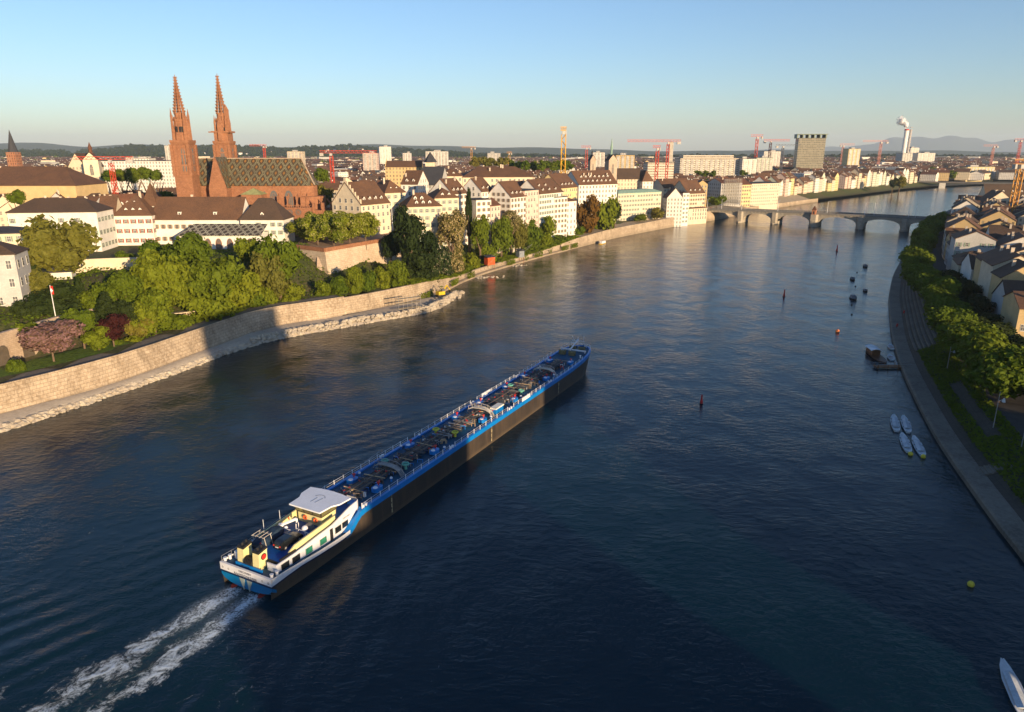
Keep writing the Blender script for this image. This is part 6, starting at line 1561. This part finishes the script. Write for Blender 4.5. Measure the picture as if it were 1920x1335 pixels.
# shrubs and ground cover
def cover(name, label, fn, N, leaf, mat, seed):
    r = random.Random(seed); m = MB()
    for _ in range(N):
        c = fn(r)
        if c is None: continue
        nn = Vector((r.gauss(0,.5), r.gauss(0,.5)-.3, 1)).normalized(); u = nn.orthogonal().normalized(); u = Matrix.Rotation(r.uniform(0,6.28), 3, nn) @ u; v = nn.cross(u); s = leaf*r.uniform(.6,1.4)
        m.add([c+u*s, c+v*s*.7, c-u*s, c-v*s*.7], [(0,1,2,3)])
    return tag(m.build(name, mat), label, 'shrubs', None, 'stuff')
def slope_pt(r):
    X = r.uniform(-200, 20); Y = r.uniform(165, 400); d, e = signed(edge, X, Y)
    if d < 8 or d > (62 if X < -60 else 44): return None
    ppx = px_of(X, Y, land(X, Y))[0]
    if ppx < 265 and d < 24: return None
    hgt = 1.6*(.5+.5*math.sin(X*.4)*math.cos(Y*.35))*(.3 if d < 12 else 1)
    return Vector((X, Y, land(X, Y)+hgt*r.random()**.5+.1))
cover('slope_shrubs', 'mixed green undergrowth covering the slope between quay and cathedral hill', slope_pt, 78000, .45, LM['green'], 41)
_qi = [i for i in range(1, len(qr)-3) if 285 < qr[i][1] < 470]
QI_ = lambda: _qi
def ivy_pt(r):
    i = r.choice(QI_()); t_ = r.random(); d = r.uniform(-3, 13)
    q = offs(qr[i-1:i+3], d); x = q[1][0]+(q[2][0]-q[1][0])*t_; y = q[1][1]+(q[2][1]-q[1][1])*t_
    if 355 < y < 385 and d < 3.5: return None
    if d < 0:
        if math.sin(x*.23+1)*math.sin(y*.31) < .1: return None
        q = offs(qr[i-1:i+3], -1.75+r.random()*.3); return Vector((q[1][0]+(q[2][0]-q[1][0])*t_, q[1][1]+(q[2][1]-q[1][1])*t_, r.uniform(.9, 3.6)))
    return Vector((x, y, max(land(x, y), 3)+.2+1.7*r.random()*(.5+.5*math.sin(x*.5)*math.cos(y*.4))))
cover('bank_ivy', 'bright ivy and bushes tumbling down the bank under the riverside trees', ivy_pt, 26000, .4, LM['bright'], 44)
def lawn_pt(r):
    X = r.uniform(-150, -80); Y = r.uniform(160, 215); d, e = signed(edge, X, Y)
    return Vector((X, Y, land(X, Y)+.25+r.random()*.5)) if 12 < d < 16 and r.random() < .6 else None
BI = [i for i in range(1, len(rs)-3) if 66 < rs[i][1] < 210]
def bank_pt(r):
    i = r.choice(BI); tt_ = r.random(); p = rs[i]
    if p[1] > 208: return None
    d = r.uniform(5.6, 12.8); q_ = offs(rs[i-1:i+3], -d); q = (q_[1][0]+(q_[2][0]-q_[1][0])*tt_, q_[1][1]+(q_[2][1]-q_[1][1])*tt_)
    if 140 < p[1] < 172 and 8 < d < 10.5: return None
    return Vector((q[0], q[1], 1.36+4.5*(d-4)/9+r.random()*.7))
cover('bank_shrubs', 'dark low shrubs on the shaded right embankment', bank_pt, 16000, .3, LM['green'], 42)
lw = [p for p in ql if 150 < p[1] < 206 and p[0] < -90]
strips(lw, [(7.1, 8.05), (15, 8.3), (17, 8.2)], 'lawn', M_grass)
# ---------------------------------------------------------------- town behind
centers = [(o.location.x, o.location.y) for o in bpy.data.objects if o.parent is None and o.get('category') in ('house','mansion','hall','museum','church','hotel','church tower','hospital','tower block','cathedral','turret','university building','apartment block','building site','office block')]
r = random.Random(99); cand = []
Y = 385.0
while Y < 3600:
    st = 15+max(0, (Y-500))*.0125
    x = -.78*Y-30
    while x < 1.02*Y:
        X_ = x+r.uniform(-.3,.3)*st; Y_ = Y+r.uniform(-.3,.3)*st*.8; x += st*r.uniform(.85, 1.5)
        ppx, ppy = px_of(X_, Y_, 20)
        if not (-110 < ppx < 2040): continue
        d, e = signed(edge, X_, Y_)
        if d < (44 if Y_ < 900 else 50): continue
        if Y_ < 440 and X_ < -88 and X_ > -190: continue
        if Y_ < 1300 and any((X_-a)**2+(Y_-b_)**2 < (17 if Y_ < 700 else 24)**2 for a, b_ in centers): continue
        cand.append((X_, Y_))
    Y += st*1.12
cand.sort(key=lambda q: q[1]); 
def region(px):
    for lim, nm in ((185,'behind the museum hall'),(325,'left of the cathedral towers'),(600,'behind the cathedral'),(720,'behind the stepped gable house'),(860,'behind the black roofed block'),(1010,'behind the long mansion'),(1160,'around the yellow crane'),(1275,'under the red cranes'),(1425,'below the hospital'),(1500,'left of the concrete tower block'),(1600,'below the concrete tower block'),(1700,'left of the tall chimney'),(9999,'right of the tall chimney')):
        if px < lim: return nm
cin = [q for q in cand if -20 < px_of(q[0], q[1], 20)[0] < 1945]; cset = set(cin[:175]); IND = cin[:175]; cnt = {}
IND = sorted(IND, key=lambda q: (int((q[1]-380)/75), q[0]))
for (X_, Y_) in IND:
    row = int((Y_-380)/75); ppx = px_of(X_, Y_, 20)[0]; rg = region(ppx); c_ = cnt.get((row, rg), 0); cnt[(row, rg)] = c_+1
    wl = r.choice(('white','cream','cream','pink','ochre','grey')); rf = r.choice(('brown','brown','brown','dark','red')); ty = r.choice(('side','side','side','gable','hip'))
    a = R(r.choice((8, 30, 40, 50, -15, -40)))+r.uniform(-.12, .12); he = r.uniform(8, 11); w = r.uniform(10, 17)
    house_at('town_house', f'{wl} {rf} roofed house {rg}, {ordn(c_)} from left in {ordn(row)} roof row', 'house', X_, Y_, land(X_, Y_), a, w, r.uniform(10, 14), he, he+r.uniform(4.5, 7), wl, rf, ty, chim=r.choice((1,1,2)), dorm=r.choice((0,0,2,3)), group='packed old town houses', seed=c_)
fm = MB(); mats = [FAC['white'], FAC['cream'], FAC['ochre'], FAC['grey'], FAC['pink'], M_roof, M_roof2, M_roof3, M_slate]
for (X_, Y_) in [q for q in cand if q not in cset]:
    if r.random() < .1: continue
    a = R(r.choice((8, 30, 42, 50, -20, -40)))+r.uniform(-.1, .1); f = 1+max(0, Y_-600)*.0009; w = r.uniform(11, 19)*f; d = r.uniform(11, 15)*f; he = r.uniform(8, 13)*(1+.08*f); rfm = r.choice((5,5,5,6,7)); wm_ = r.choice((0,0,1,1,2,3,4))
    fm.M = Matrix.Translation((X_, Y_, 9)) @ Matrix.Rotation(a, 4, 'Z'); flat = Y_ > 900 and r.random() < .07
    if flat: he *= r.choice((1.1, 1.3, 1.6)); fm.box(-w/2, w/2, 0, d, -2, he, m=r.choice((0,0,1,3))); continue
    hr = he+r.uniform(4, 6.5); fm.walls(-w/2, w/2, 0, d, -2, he, m=wm_)
    fm.add([(-w/2,0,he),(-w/2,d,he),(-w/2,d/2,hr)], [(0,2,1)], wm_); fm.add([(w/2,0,he),(w/2,d,he),(w/2,d/2,hr)], [(0,1,2)], wm_)
    fm.add([(-w/2-.4,-.6,he-.4),(w/2+.4,-.6,he-.4),(w/2+.4,d/2,hr+.2),(-w/2-.4,d/2,hr+.2),(w/2+.4,d+.6,he-.4),(-w/2-.4,d+.6,he-.4)], [(0,1,2,3),(3,2,4,5)], rfm)
    for q in range(r.choice((0,1,2))): fx_ = r.uniform(-.4,.4)*w; fm.box(fx_-.5, fx_+.5, d/2-.5, d/2+.5, hr-1, hr+1.4, m=0)
fm.M = None; tag(fm.build('distant_town', mats, uv='facade'), 'sea of brown roofed houses filling the plain to the hills', 'houses', 'far off town', 'stuff')
# far trees and suburb on the hills
cl = [crown_mesh(500+k, 150, 'round', .3, LM['green'], 8) for k in range(3)]
def bulk_trees(name, label, pts, mat, seed):
    r = random.Random(seed); m = MB(); data = [([tuple(v.co) for v in c.vertices], [tuple(p.vertices) for p in c.polygons]) for c in cl]
    for (x, y, z, s) in pts:
        vs, fs = data[r.randrange(3)]; m.M = Matrix.Translation((x, y, z+s*.9)) @ Matrix.Rotation(r.uniform(0,6.28), 4, 'Z') @ Matrix.Diagonal((s, s, s*r.uniform(.8,1.2), 1)); m.add(vs, fs)
    m.M = None; return tag(m.build(name, mat), label, 'trees', None, 'stuff')
pts = []
for _ in range(1500):
    Y_ = 430+3200*r.random()**1.5; X_ = r.uniform(-.78, 1.0)*Y_
    if signed(edge, X_, Y_)[0] < 40: continue
    if Y_ < 800 and any((X_-a)**2+(Y_-b_)**2 < 14**2 for a, b_ in centers+IND): continue
    if Y_ < 520 and r.random() < .7: continue
    if Y_ < 440 and -190 < X_ < -88: continue
    n_ = r.choice((1,1,2,4)) if Y_ > 700 else 1
    for q in range(n_): pts.append((X_+r.uniform(-12,12)*(q > 0), Y_+r.uniform(-12,12)*(q > 0), land(X_, Y_) if Y_ < 640 else 9, r.uniform(4, 6.5)*(1+Y_*.00035)))
pts = [p for p in pts if signed(edge, p[0], p[1])[0] > 34]
bulk_trees('distant_trees', 'green trees scattered between the far roofs of the town', pts, LM['green'], 8)
pts = []
for _ in range(1300):
    Y_ = r.uniform(3700, 4600); X_ = r.uniform(-.75, .95)*Y_
    if signed(edge, X_, Y_)[0] > 60: pts.append((X_, Y_, 6, r.uniform(12, 20)))
bulk_trees('wooded_belt', 'continuous dark belt of trees along the edge of the plain', pts, LM['dark'], 9)
sub = MB(); hillo = bpy.data.objects['near_hills']
for _ in range(900):
    t_ = r.random(); X_ = r.uniform(-4300, 900); Y_ = r.uniform(3600, 5600)
    if 450 < px_of(X_, Y_, 40)[0] < 640 or r.random() < .35:
        hit, loc, nr, ix = hillo.ray_cast((X_, Y_, 1000), (0, 0, -1)); z = loc.z if hit else 4
        a = r.uniform(0, 3); w = r.uniform(10, 26); sub.M = Matrix.Translation((X_, Y_, z)) @ Matrix.Rotation(a, 4, 'Z'); h_ = r.uniform(7, 13); sub.walls(-w/2, w/2, -7, 7, -6, h_, m=0)
        sub.add([(-w/2-.5,-8,h_),(w/2+.5,-8,h_),(w/2+.5,0,h_+4),(-w/2-.5,0,h_+4),(w/2+.5,8,h_),(-w/2-.5,8,h_)], [(0,1,2,3),(3,2,4,5)], 1)
sub.M = None; tag(sub.build('hill_suburb', [FAC['white'], M_roof3]), 'scattered pale houses on the wooded hills at the horizon', 'houses', None, 'stuff')
pts = []
for _ in range(1500):
    X_ = r.uniform(-4300, 300); Y_ = r.uniform(4300, 5600); hit, loc, nr, ix = hillo.ray_cast((X_, Y_, 1000), (0, 0, -1))
    if hit: pts.append((X_, Y_, loc.z-3, r.uniform(14, 24)))
bulk_trees('hill_forest', 'forest covering the low hills behind the left half of the town', pts, LM['dark'], 10)
# ---------------------------------------------------------------- boats, buoys and bank details
def punt_mesh(L, w):
    m = MB(); st = [(-L/2,.5,.5),(-L*.42,.75,.42),(-L*.2,1,.38),(L*.15,1,.38),(L*.38,.62,.45),(L/2,.2,.62)]; vs = []
    for x, k, z in st: h = w/2*k; vs += [(x,-h,z),(x,-h*.75,-.15),(x,h*.75,-.15),(x,h,z),(x,h-.1,z),(x,0,z-.12),(x,-h+.1,z)]
    fs = []
    for i in range(5):
        for j in range(7): fs.append((i*7+j, i*7+(j+1) % 7, (i+1)*7+(j+1) % 7, (i+1)*7+j))
    fs += [tuple(range(7)), tuple(range(41, 34, -1))]; m.add(vs, [f[::-1] for f in fs]); return m
M_boat = PM('boat_grey_white', (.5,.53,.55), .5, var=.1); M_boatd = PM('boat_dark', (.05,.045,.04), .6)
def water_thing(name, px, py, rz, label, cat, group=None): g = G(px, py, 0); return empty(name, (g.x, g.y, 0), rz, label, cat, group)
bm = punt_mesh(11, 1.95).mesh('hull', M_boat, smooth=False); sm2 = MB()
for x in (-2.4, 0, 2.2): sm2.box(x-.12, x+.12, -.85, .85, .4, .5)
smm = sm2.mesh('thwart', M_boatd); tp = MB(); tp.add([(-3.4,-.72,.5),(3,-.62,.52),(3,.62,.52),(-3.4,.72,.5),(-3.4,0,.72),(3,0,.72)], [(0,1,5,4),(4,5,2,3),(0,4,3),(1,2,5)]); tpm = tp.mesh('canvas', PM('boat_canvas', (.42,.46,.5), .7))
bang = R(66)
for i, (px, py, l) in enumerate(((1678,795,'upper left white punt moored off the right embankment'),(1698,797,'upper right white punt moored off the right embankment'),(1697,832,'lower left white punt with a yellow buoy at its end'),(1721,838,'lower right white punt nearest the right embankment'))):
    o = water_thing('punt', px, py, bang+R(1.5*i), l, 'boat', 'four moored white punts'); link('hull', bm, o); link('thwart', smm, o); link('canvas', tpm, o)
bu = MB(); bu.ball((0,0,.25),.5,nu=10,nv=6); BUM = bu.mesh('buoy', PM('buoy_yellow', (.6,.5,.05), .5))
for px, py, l in ((1707,853,'yellow mooring buoy below the lower left punt'),(1731,858,'yellow mooring buoy below the lower right punt'),(1820,1098,'lone yellow buoy near the right embankment at the bottom'),(1444-0,9999,'')):
    if py > 2000: continue
    g = G(px, py, 0); o = link('mooring_buoy', BUM, None, (g.x, g.y, 0)); tag(o, l, 'buoy')
for px, py, hpx, l, c_ in ((1315,757,16,'red spar buoy in mid river right of the barge bow','red'),(1470,556,12,'small red spar buoy in mid river before the bridge','red'),(1569,471,10,'distant red spar buoy near the moored boats','red'),(1570,623,6,'bright orange ball in place of a red glint off the ferry jetty','orange')):  # the orange ball is added to stand for a red glint on the water
    g = G(px, py, 0); hh = hpx/FPX*math.hypot(g.y, H)*1.1; o = empty('buoy_and_glint', (g.x, g.y, 0), 0, l, 'buoy'); m = MB()
    if c_ == 'red': m.cyl(0,0,-.3,hh*.35,hh*.16,hh*.14,8); m.cyl(0,0,hh*.35,hh,hh*.1,hh*.07,8)
    else: m.ball((0,0,.4),.7,nu=10,nv=7)
    m.build('float', PM('buoy_'+c_, (.5,.03,.03) if c_ == 'red' else (.85,.25,.08), .5), o); m = MB(); m.cyl(0,0,-.3,.15,hh*.22,n=8); m.build('collar', M_black, o)
for i, (px, py, l) in enumerate(((1622,500,'farthest covered boat moored on the right of the river'),(1598,524,'covered boat moored left of the others'),(1622,546,'low open boat moored second nearest'),(1599,560,'largest covered boat moored before the avenue'))):
    o = water_thing('moored_boat', px, py, R(75), l, 'boat', 'covered boats on the right of the river'); s = (1.0,.95,.8,1.2)[i]
    m = punt_mesh(6.0*s, 2.3*s); m.build('hull', M_boatd, o); m = MB(); m.add([(-2.2*s,-1*s,.5),(1.8*s,-.9*s,.5),(1.8*s,.9*s,.5),(-2.2*s,1*s,.5),(-1.9*s,-.7*s,1.5*s),(1.2*s,-.6*s,1.3*s),(1.2*s,.6*s,1.3*s),(-1.9*s,.7*s,1.5*s)], [(4,5,6,7),(0,1,5,4),(1,2,6,5),(2,3,7,6),(3,0,4,7)]); m.build('cover', PM('boat_cover_grey', (.16,.17,.19), .7), o)
    if i in (0,1,3): pass
for i, (px, py) in enumerate(((1607,511),(1604,537),(1597,572),(1597,590))):
    g = G(px, py, 0); m = MB(); m.ball((0,0,.1),.38,nu=8,nv=5); o = m.build('small_float', M_black); o.location = (g.x, g.y, 0); tag(o, f'{ordn(i)} small black float from the far end of the mooring line', 'buoy', 'mooring line floats')
fe = water_thing('ferry_boat', 1641, 668, R(82), 'dark wooden ferry boat with a white curved roof at the right jetty', 'ferry')
m = punt_mesh(15, 3.6); m.build('hull', PM('ferry_wood', (.09,.04,.02), .5), fe)
m = MB(); m.box(-.5,5,-1.2,1.2,.3,1.9); m.build('cabin', PM('ferry_cabin', (.16,.07,.03), .5), fe); m = MB()
for k in range(6): y0, y1 = -1.6+k*3.2/6, -1.6+(k+1)*3.2/6; z0, z1 = 2.0+.45*(1-(y0/1.6)**2), 2.0+.45*(1-(y1/1.6)**2); m.add([(-.8,y0,z0),(5.4,y0,z0),(5.4,y1,z1),(-.8,y1,z1),(-.8,y0,z0-.1),(5.4,y0,z0-.1),(5.4,y1,z1-.1),(-.8,y1,z1-.1)], [(0,1,2,3),(7,6,5,4),(0,4,5,1),(3,2,6,7),(0,3,7,4),(1,5,6,2)])
m.build('roof', PM('ferry_roof', (.6,.63,.66), .5), fe)
jt = water_thing('jetty', 1668, 690, 0, 'wooden landing stage with gangway beside the ferry boat', 'jetty'); m = MB(); m.box(-4.5,6,-1.2,1.2,.4,.6); m.build('deck', M_wood, jt); m = MB(); [m.cyl(x,y,-1,1.4,.1,n=5) for x in (-4,-1,2) for y in (-1.1,1.1)]; m.build('post', M_wood, jt)
m = MB(); m.path([(-4.4,-1.1,1.3),(5.8,-1.1,1.5)],.05,4); m.path([(-4.4,1.1,1.3),(5.8,1.1,1.5)],.05,4); m.build('railing', M_steel, jt)
for px, py, l in ((1671,652,'farther pale rowing boat tied to the embankment'),(1670,672,'nearer pale rowing boat tied to the embankment')):
    o = water_thing('rowing_boat', px, py, R(70), l, 'boat'); punt_mesh(6, 2.0).build('hull', M_boat, o); m = MB(); m.box(-1,-.7,-.8,.8,.3,.42); m.box(.8,1.1,-.8,.8,.3,.42); m.build('thwart', M_wood, o)
o = water_thing('punt', 1902, 1298, R(70), 'white boat cut off by the bottom right corner', 'boat'); link('hull', bm, o); link('canvas', tpm, o)
o = water_thing('passenger_boat', 1130, 457, R(55), 'small yellow passenger boat moored below the bright tree', 'boat'); punt_mesh(9, 2.6).build('hull', PM('boat_yellow', (.6,.4,.06), .5), o); m = MB(); m.box(-2.5,2.5,-.9,.9,.4,1.9); m.build('cabin', M_bwhite, o)
# fishing huts on the left bank
for px, Y, top, bot, w, mt, l, col in ((918,374,482,496,17,'hut_red','red fishing hut on stilts above the left bank','red'),(975,404,470,482,12,'hut_grey','grey fishing hut on stilts further along the left bank','grey')):
    zt_, zb_ = zat(top, Y), zat(bot, Y); X = xat(px, Y, zb_); s = w/FPX*Y/2; o = empty('fishing_hut', (X, Y, 0), R(40), l, 'hut'); m = MB(); m.box(-s,s,-1.6,1.6,zb_,zt_); m.build('wall', PM(mt, (.55,.08,.02) if col == 'red' else (.2,.22,.24), .7), o)
    m = MB(); m.add([(-s-.4,-2,zt_),(s+.4,-2,zt_),(s+.4,2,zt_+.8),(-s-.4,2,zt_+.8),(-s-.4,-2,zt_+.15),(s+.4,-2,zt_+.15),(s+.4,2,zt_+.95),(-s-.4,2,zt_+.95)], [(3,2,1,0),(4,5,6,7),(0,1,5,4),(1,2,6,5),(2,3,7,6),(3,0,4,7)]); m.build('roof', M_slate, o)
    for x in (-s+.3, s-.3): m = MB(); m.cyl(x,-1.3,-1,zb_,.15,n=5); m.build('stilt', M_wood, o)
    m = MB(); m.path([(0,-1.6,zt_+.5),(3,-7,zt_+4)],.08,4); m.path([(-3,-1.6,zb_),(3,-7,zt_+4)],.04,3); m.build('net_boom', M_steel, o)
def isl(cx, cy, rx):
    c_ = G(cx, cy, 0)
    return lambda r: (Vector((c_.x+r.gauss(0,rx), c_.y+r.gauss(0,1.6), -.1)), .7)
rocks('rubble_islet', isl(905, 520, 4), 70, (.4, 1.1), 31, 'rubble islet in the water before the red fishing hut'); rocks('rubble_islet', isl(968, 498, 3.5), 50, (.4, 1.1), 32, 'rubble islet in the water before the grey fishing hut')
def tip(r):
    t_ = r.random(); a, b_ = G(790, 588, 0), G(866, 551, 0); p = a.lerp(b_, t_); return p+Vector((r.gauss(0,1.7)-1.5, r.gauss(0,1.7)+1.5, r.uniform(-.2,1.4)*(1-.5*t_))), 1.0
rocks('rubble_spit', tip, 420, (.4, 1.15), 33, 'rubble spit running from the quay end to the excavator')
for px, py, l in ((921,509,'small white boat moored under the red fishing hut'),(1270/5.333+740,492,'small white boat moored under the grey fishing hut')):
    o = water_thing('rowing_boat', px, py, R(40), l, 'boat'); punt_mesh(4.5, 1.6).build('hull', M_paint, o); m = MB(); m.box(-.2,.2,-.6,.6,.3,.4); m.build('thwart', M_wood, o)
# lamps, lifebuoy stands and people on the right bank
for i, (px, py, top) in enumerate(((1862,802,735),(1915,838,785),(1776,690,650))):
    g = G(px, py, 6.3); hh = zat(top, g.y)-6.3; o = empty('street_lamp', (g.x, g.y, 6.3), 0, ('tall grey street lamp beside the shaded embankment stairs','street lamp at the right edge of the promenade','street lamp half hidden by the avenue trees')[i], 'street lamp')
    m = MB(); m.cyl(0,0,0,hh,.1,.07,6); m.build('pole', M_steel, o); m = MB(); m.tube((0,0,hh*.75),(1.1,0,hh*.8),.05,4); m.cyl(1.1,0,hh*.72,hh*.82,.35,.15,8); m.build('lamp_shade', M_boat, o)
for i, (px, py) in enumerate(((1694,588),(1681,613))):
    g = G(px, py, 2.2); o = empty('lifebuoy_stand', (g.x, g.y, 1.4), R(40), ('farther','nearer')[i]+' orange red lifebuoy stand on the embankment steps', 'lifebuoy stand'); m = MB(); m.cyl(0,0,0,1.5,.06,n=5); m.build('post', M_steel, o); m = MB(); m.ring((0,-.12,1.5),.5,.16,'y',12,5); m.build('ring', PM('buoy_red', (.5,.03,.03), .5), o)
# stepped seats on the embankment slope
sp = [p for p in rsn if 205 < p[1] < 330]
for j in range(7):
    d0 = 5+j*1.15; m = MB(); a_ = offs(sp, -d0); b_ = offs(sp, -(d0+.6)); z = 1.36+4.5*(d0+.6-4)/9+.12
    for (x0,y0),(x1,y1),(x2,y2),(x3,y3) in zip(a_, a_[1:], b_[1:], b_): m.add([(x0,y0,z-.6),(x1,y1,z-.6),(x1,y1,z),(x0,y0,z),(x2,y2,z),(x3,y3,z)], [(1,0,3,2),(2,3,5,4)])
    o = m.build('stone_step', M_qpath); tag(o, f'{ordn(j)} long curved stone step up from the water on the right bank', 'step', 'curved steps on the right bank')
st = empty('stairs', (91.5, 127.5, 1.3), R(-107), 'pale stone stairs landing on the right quay path', 'stairs'); m = MB()
for k in range(8): m.box(-1.8,1.8,k*.7,k*.7+.7,-.5,.1+k*.3)
m.build('step', M_qpath, st)
# people on the bridge
def person(X, Y, z, rz, top, trou, label, group=None, lean=0.0):
    me_v = [(0,0,.92),(0,0,1.15),(0,0,1.42),(0,0,1.55),(0,0,1.7),(-.19,0,1.42),(-.26,.03,1.12),(-.24,.1,.88),(.19,0,1.42),(.26,-.03,1.12),(.24,.08,.88),(-.1,0,.88),(-.11,.08,.48),(-.12,-.02,.05),(-.12,.12,.03),(.1,0,.88),(.12,-.08,.48),(.13,-.12,.05),(.13,.02,.03)]
    rd = [.15,.15,.16,.06,.11,.07,.05,.04,.07,.05,.04,.1,.07,.05,.05,.1,.07,.05,.05]
    ed = [(0,1),(1,2),(2,3),(3,4),(2,5),(5,6),(6,7),(2,8),(8,9),(9,10),(0,11),(11,12),(12,13),(13,14),(0,15),(15,16),(16,17),(17,18)]
    m = MB()
    for a, b_ in ed: m.tube(me_v[a], me_v[b_], rd[a], 6, m=0 if max(a, b_) < 11 and (a, b_) not in ((2,3),(3,4)) else (1 if a in (0,) or a > 10 else 2), r2=rd[b_])
    m.ball((0,0,1.66),.115,m=2,nu=8,nv=6,sz=1.2); me = m.mesh('person', [PM('cloth_'+top[0], top[1], .8, var=0), PM('cloth_'+trou[0], trou[1], .8, var=0), PM('skin', (.45,.25,.17), .6, var=0)])
    o = link('person', me, None, (X, Y, z), rz); return tag(o, label, 'person', group)
CLT = {'dark': (.02,.02,.03), 'red': (.4,.04,.03), 'blue': (.04,.08,.25), 'white': (.6,.58,.55), 'grey': (.15,.15,.15)}
for i, (q, y, c1, c2) in enumerate(((118,2,'dark','grey'),(131,2.2,'blue','dark'),(142,14,'dark','dark'),(155,2,'grey','blue'),(166,14,'red','dark'),(176,2.2,'dark','blue'),(188,13,'dark','dark'),(60,2,'white','dark'),(40,2.5,'dark','grey'))):
    p = onb(q, y); person(p.x, p.y, dkz(q), R(30*i), (c1, CLT[c1]), (c2, CLT[c2]), f'person in {c1} top and {c2} trousers on the bridge, {ordn(i)} seen from the middle pier' if i < 7 else f'person in {c1} top on the left half of the bridge', None)
for i, (px, c1) in enumerate(((1333,'red'),(1337,'white'),(1343,'dark'),(1350,'blue'))):
    p = G(px, 391, 10.2); person(p.x, p.y, 9.7, R(70*i), (c1, CLT[c1]), ('dark', CLT['dark']), f'person in {c1} clothes under the round tree at the bridge head', None)
# ---------------------------------------------------------------- unseen right bank houses, raised and with added blocks to shade barge and quay
for i, (x, y, w, d, hh, hr) in enumerate(((116,14,16,13,33,38),(119,30,16,13,35,40),(122,47,14,13,32,37),(128,62,14,13,19,24),(129,76,14,13,17,22),(126,92,14,13,16,21),(122,6,14,13,18,23),(118,-8,14,13,16,21),(104,-76,24,22,60,61),(93,-106,26,20,32,33),(70,-190,26,22,30,31))):
    house_at('unseen_shading_house', f'unseen right bank house sized for shade, {ordn(i)} of the row beyond the right edge', 'house', x, y, 6.4, R(-80) if i < 8 else R(-75), w, d, hh, hr, ('cream','white','ochre')[i % 3], ('brown','dark')[i % 2], 'side' if i < 8 else 'flat', chim=1, group='unseen shading row on the right bank')
# ---------------------------------------------------------------- haze
hz = bpy.data.materials.new('haze_air'); hz.use_nodes = True; t = hz.node_tree; t.nodes.clear(); o_ = t.nodes.new('ShaderNodeOutputMaterial'); v_ = t.nodes.new('ShaderNodeVolumePrincipled'); v_.inputs['Color'].default_value = (.68,.83,1,1); v_.inputs['Density'].default_value = .000038; v_.inputs['Anisotropy'].default_value = .0; t.links.new(v_.outputs[0], o_.inputs[1])
m = MB(); m.box(-27000, 31000, -3000, 31000, -4, 620); tag(m.build('haze', hz), kind='stuff')
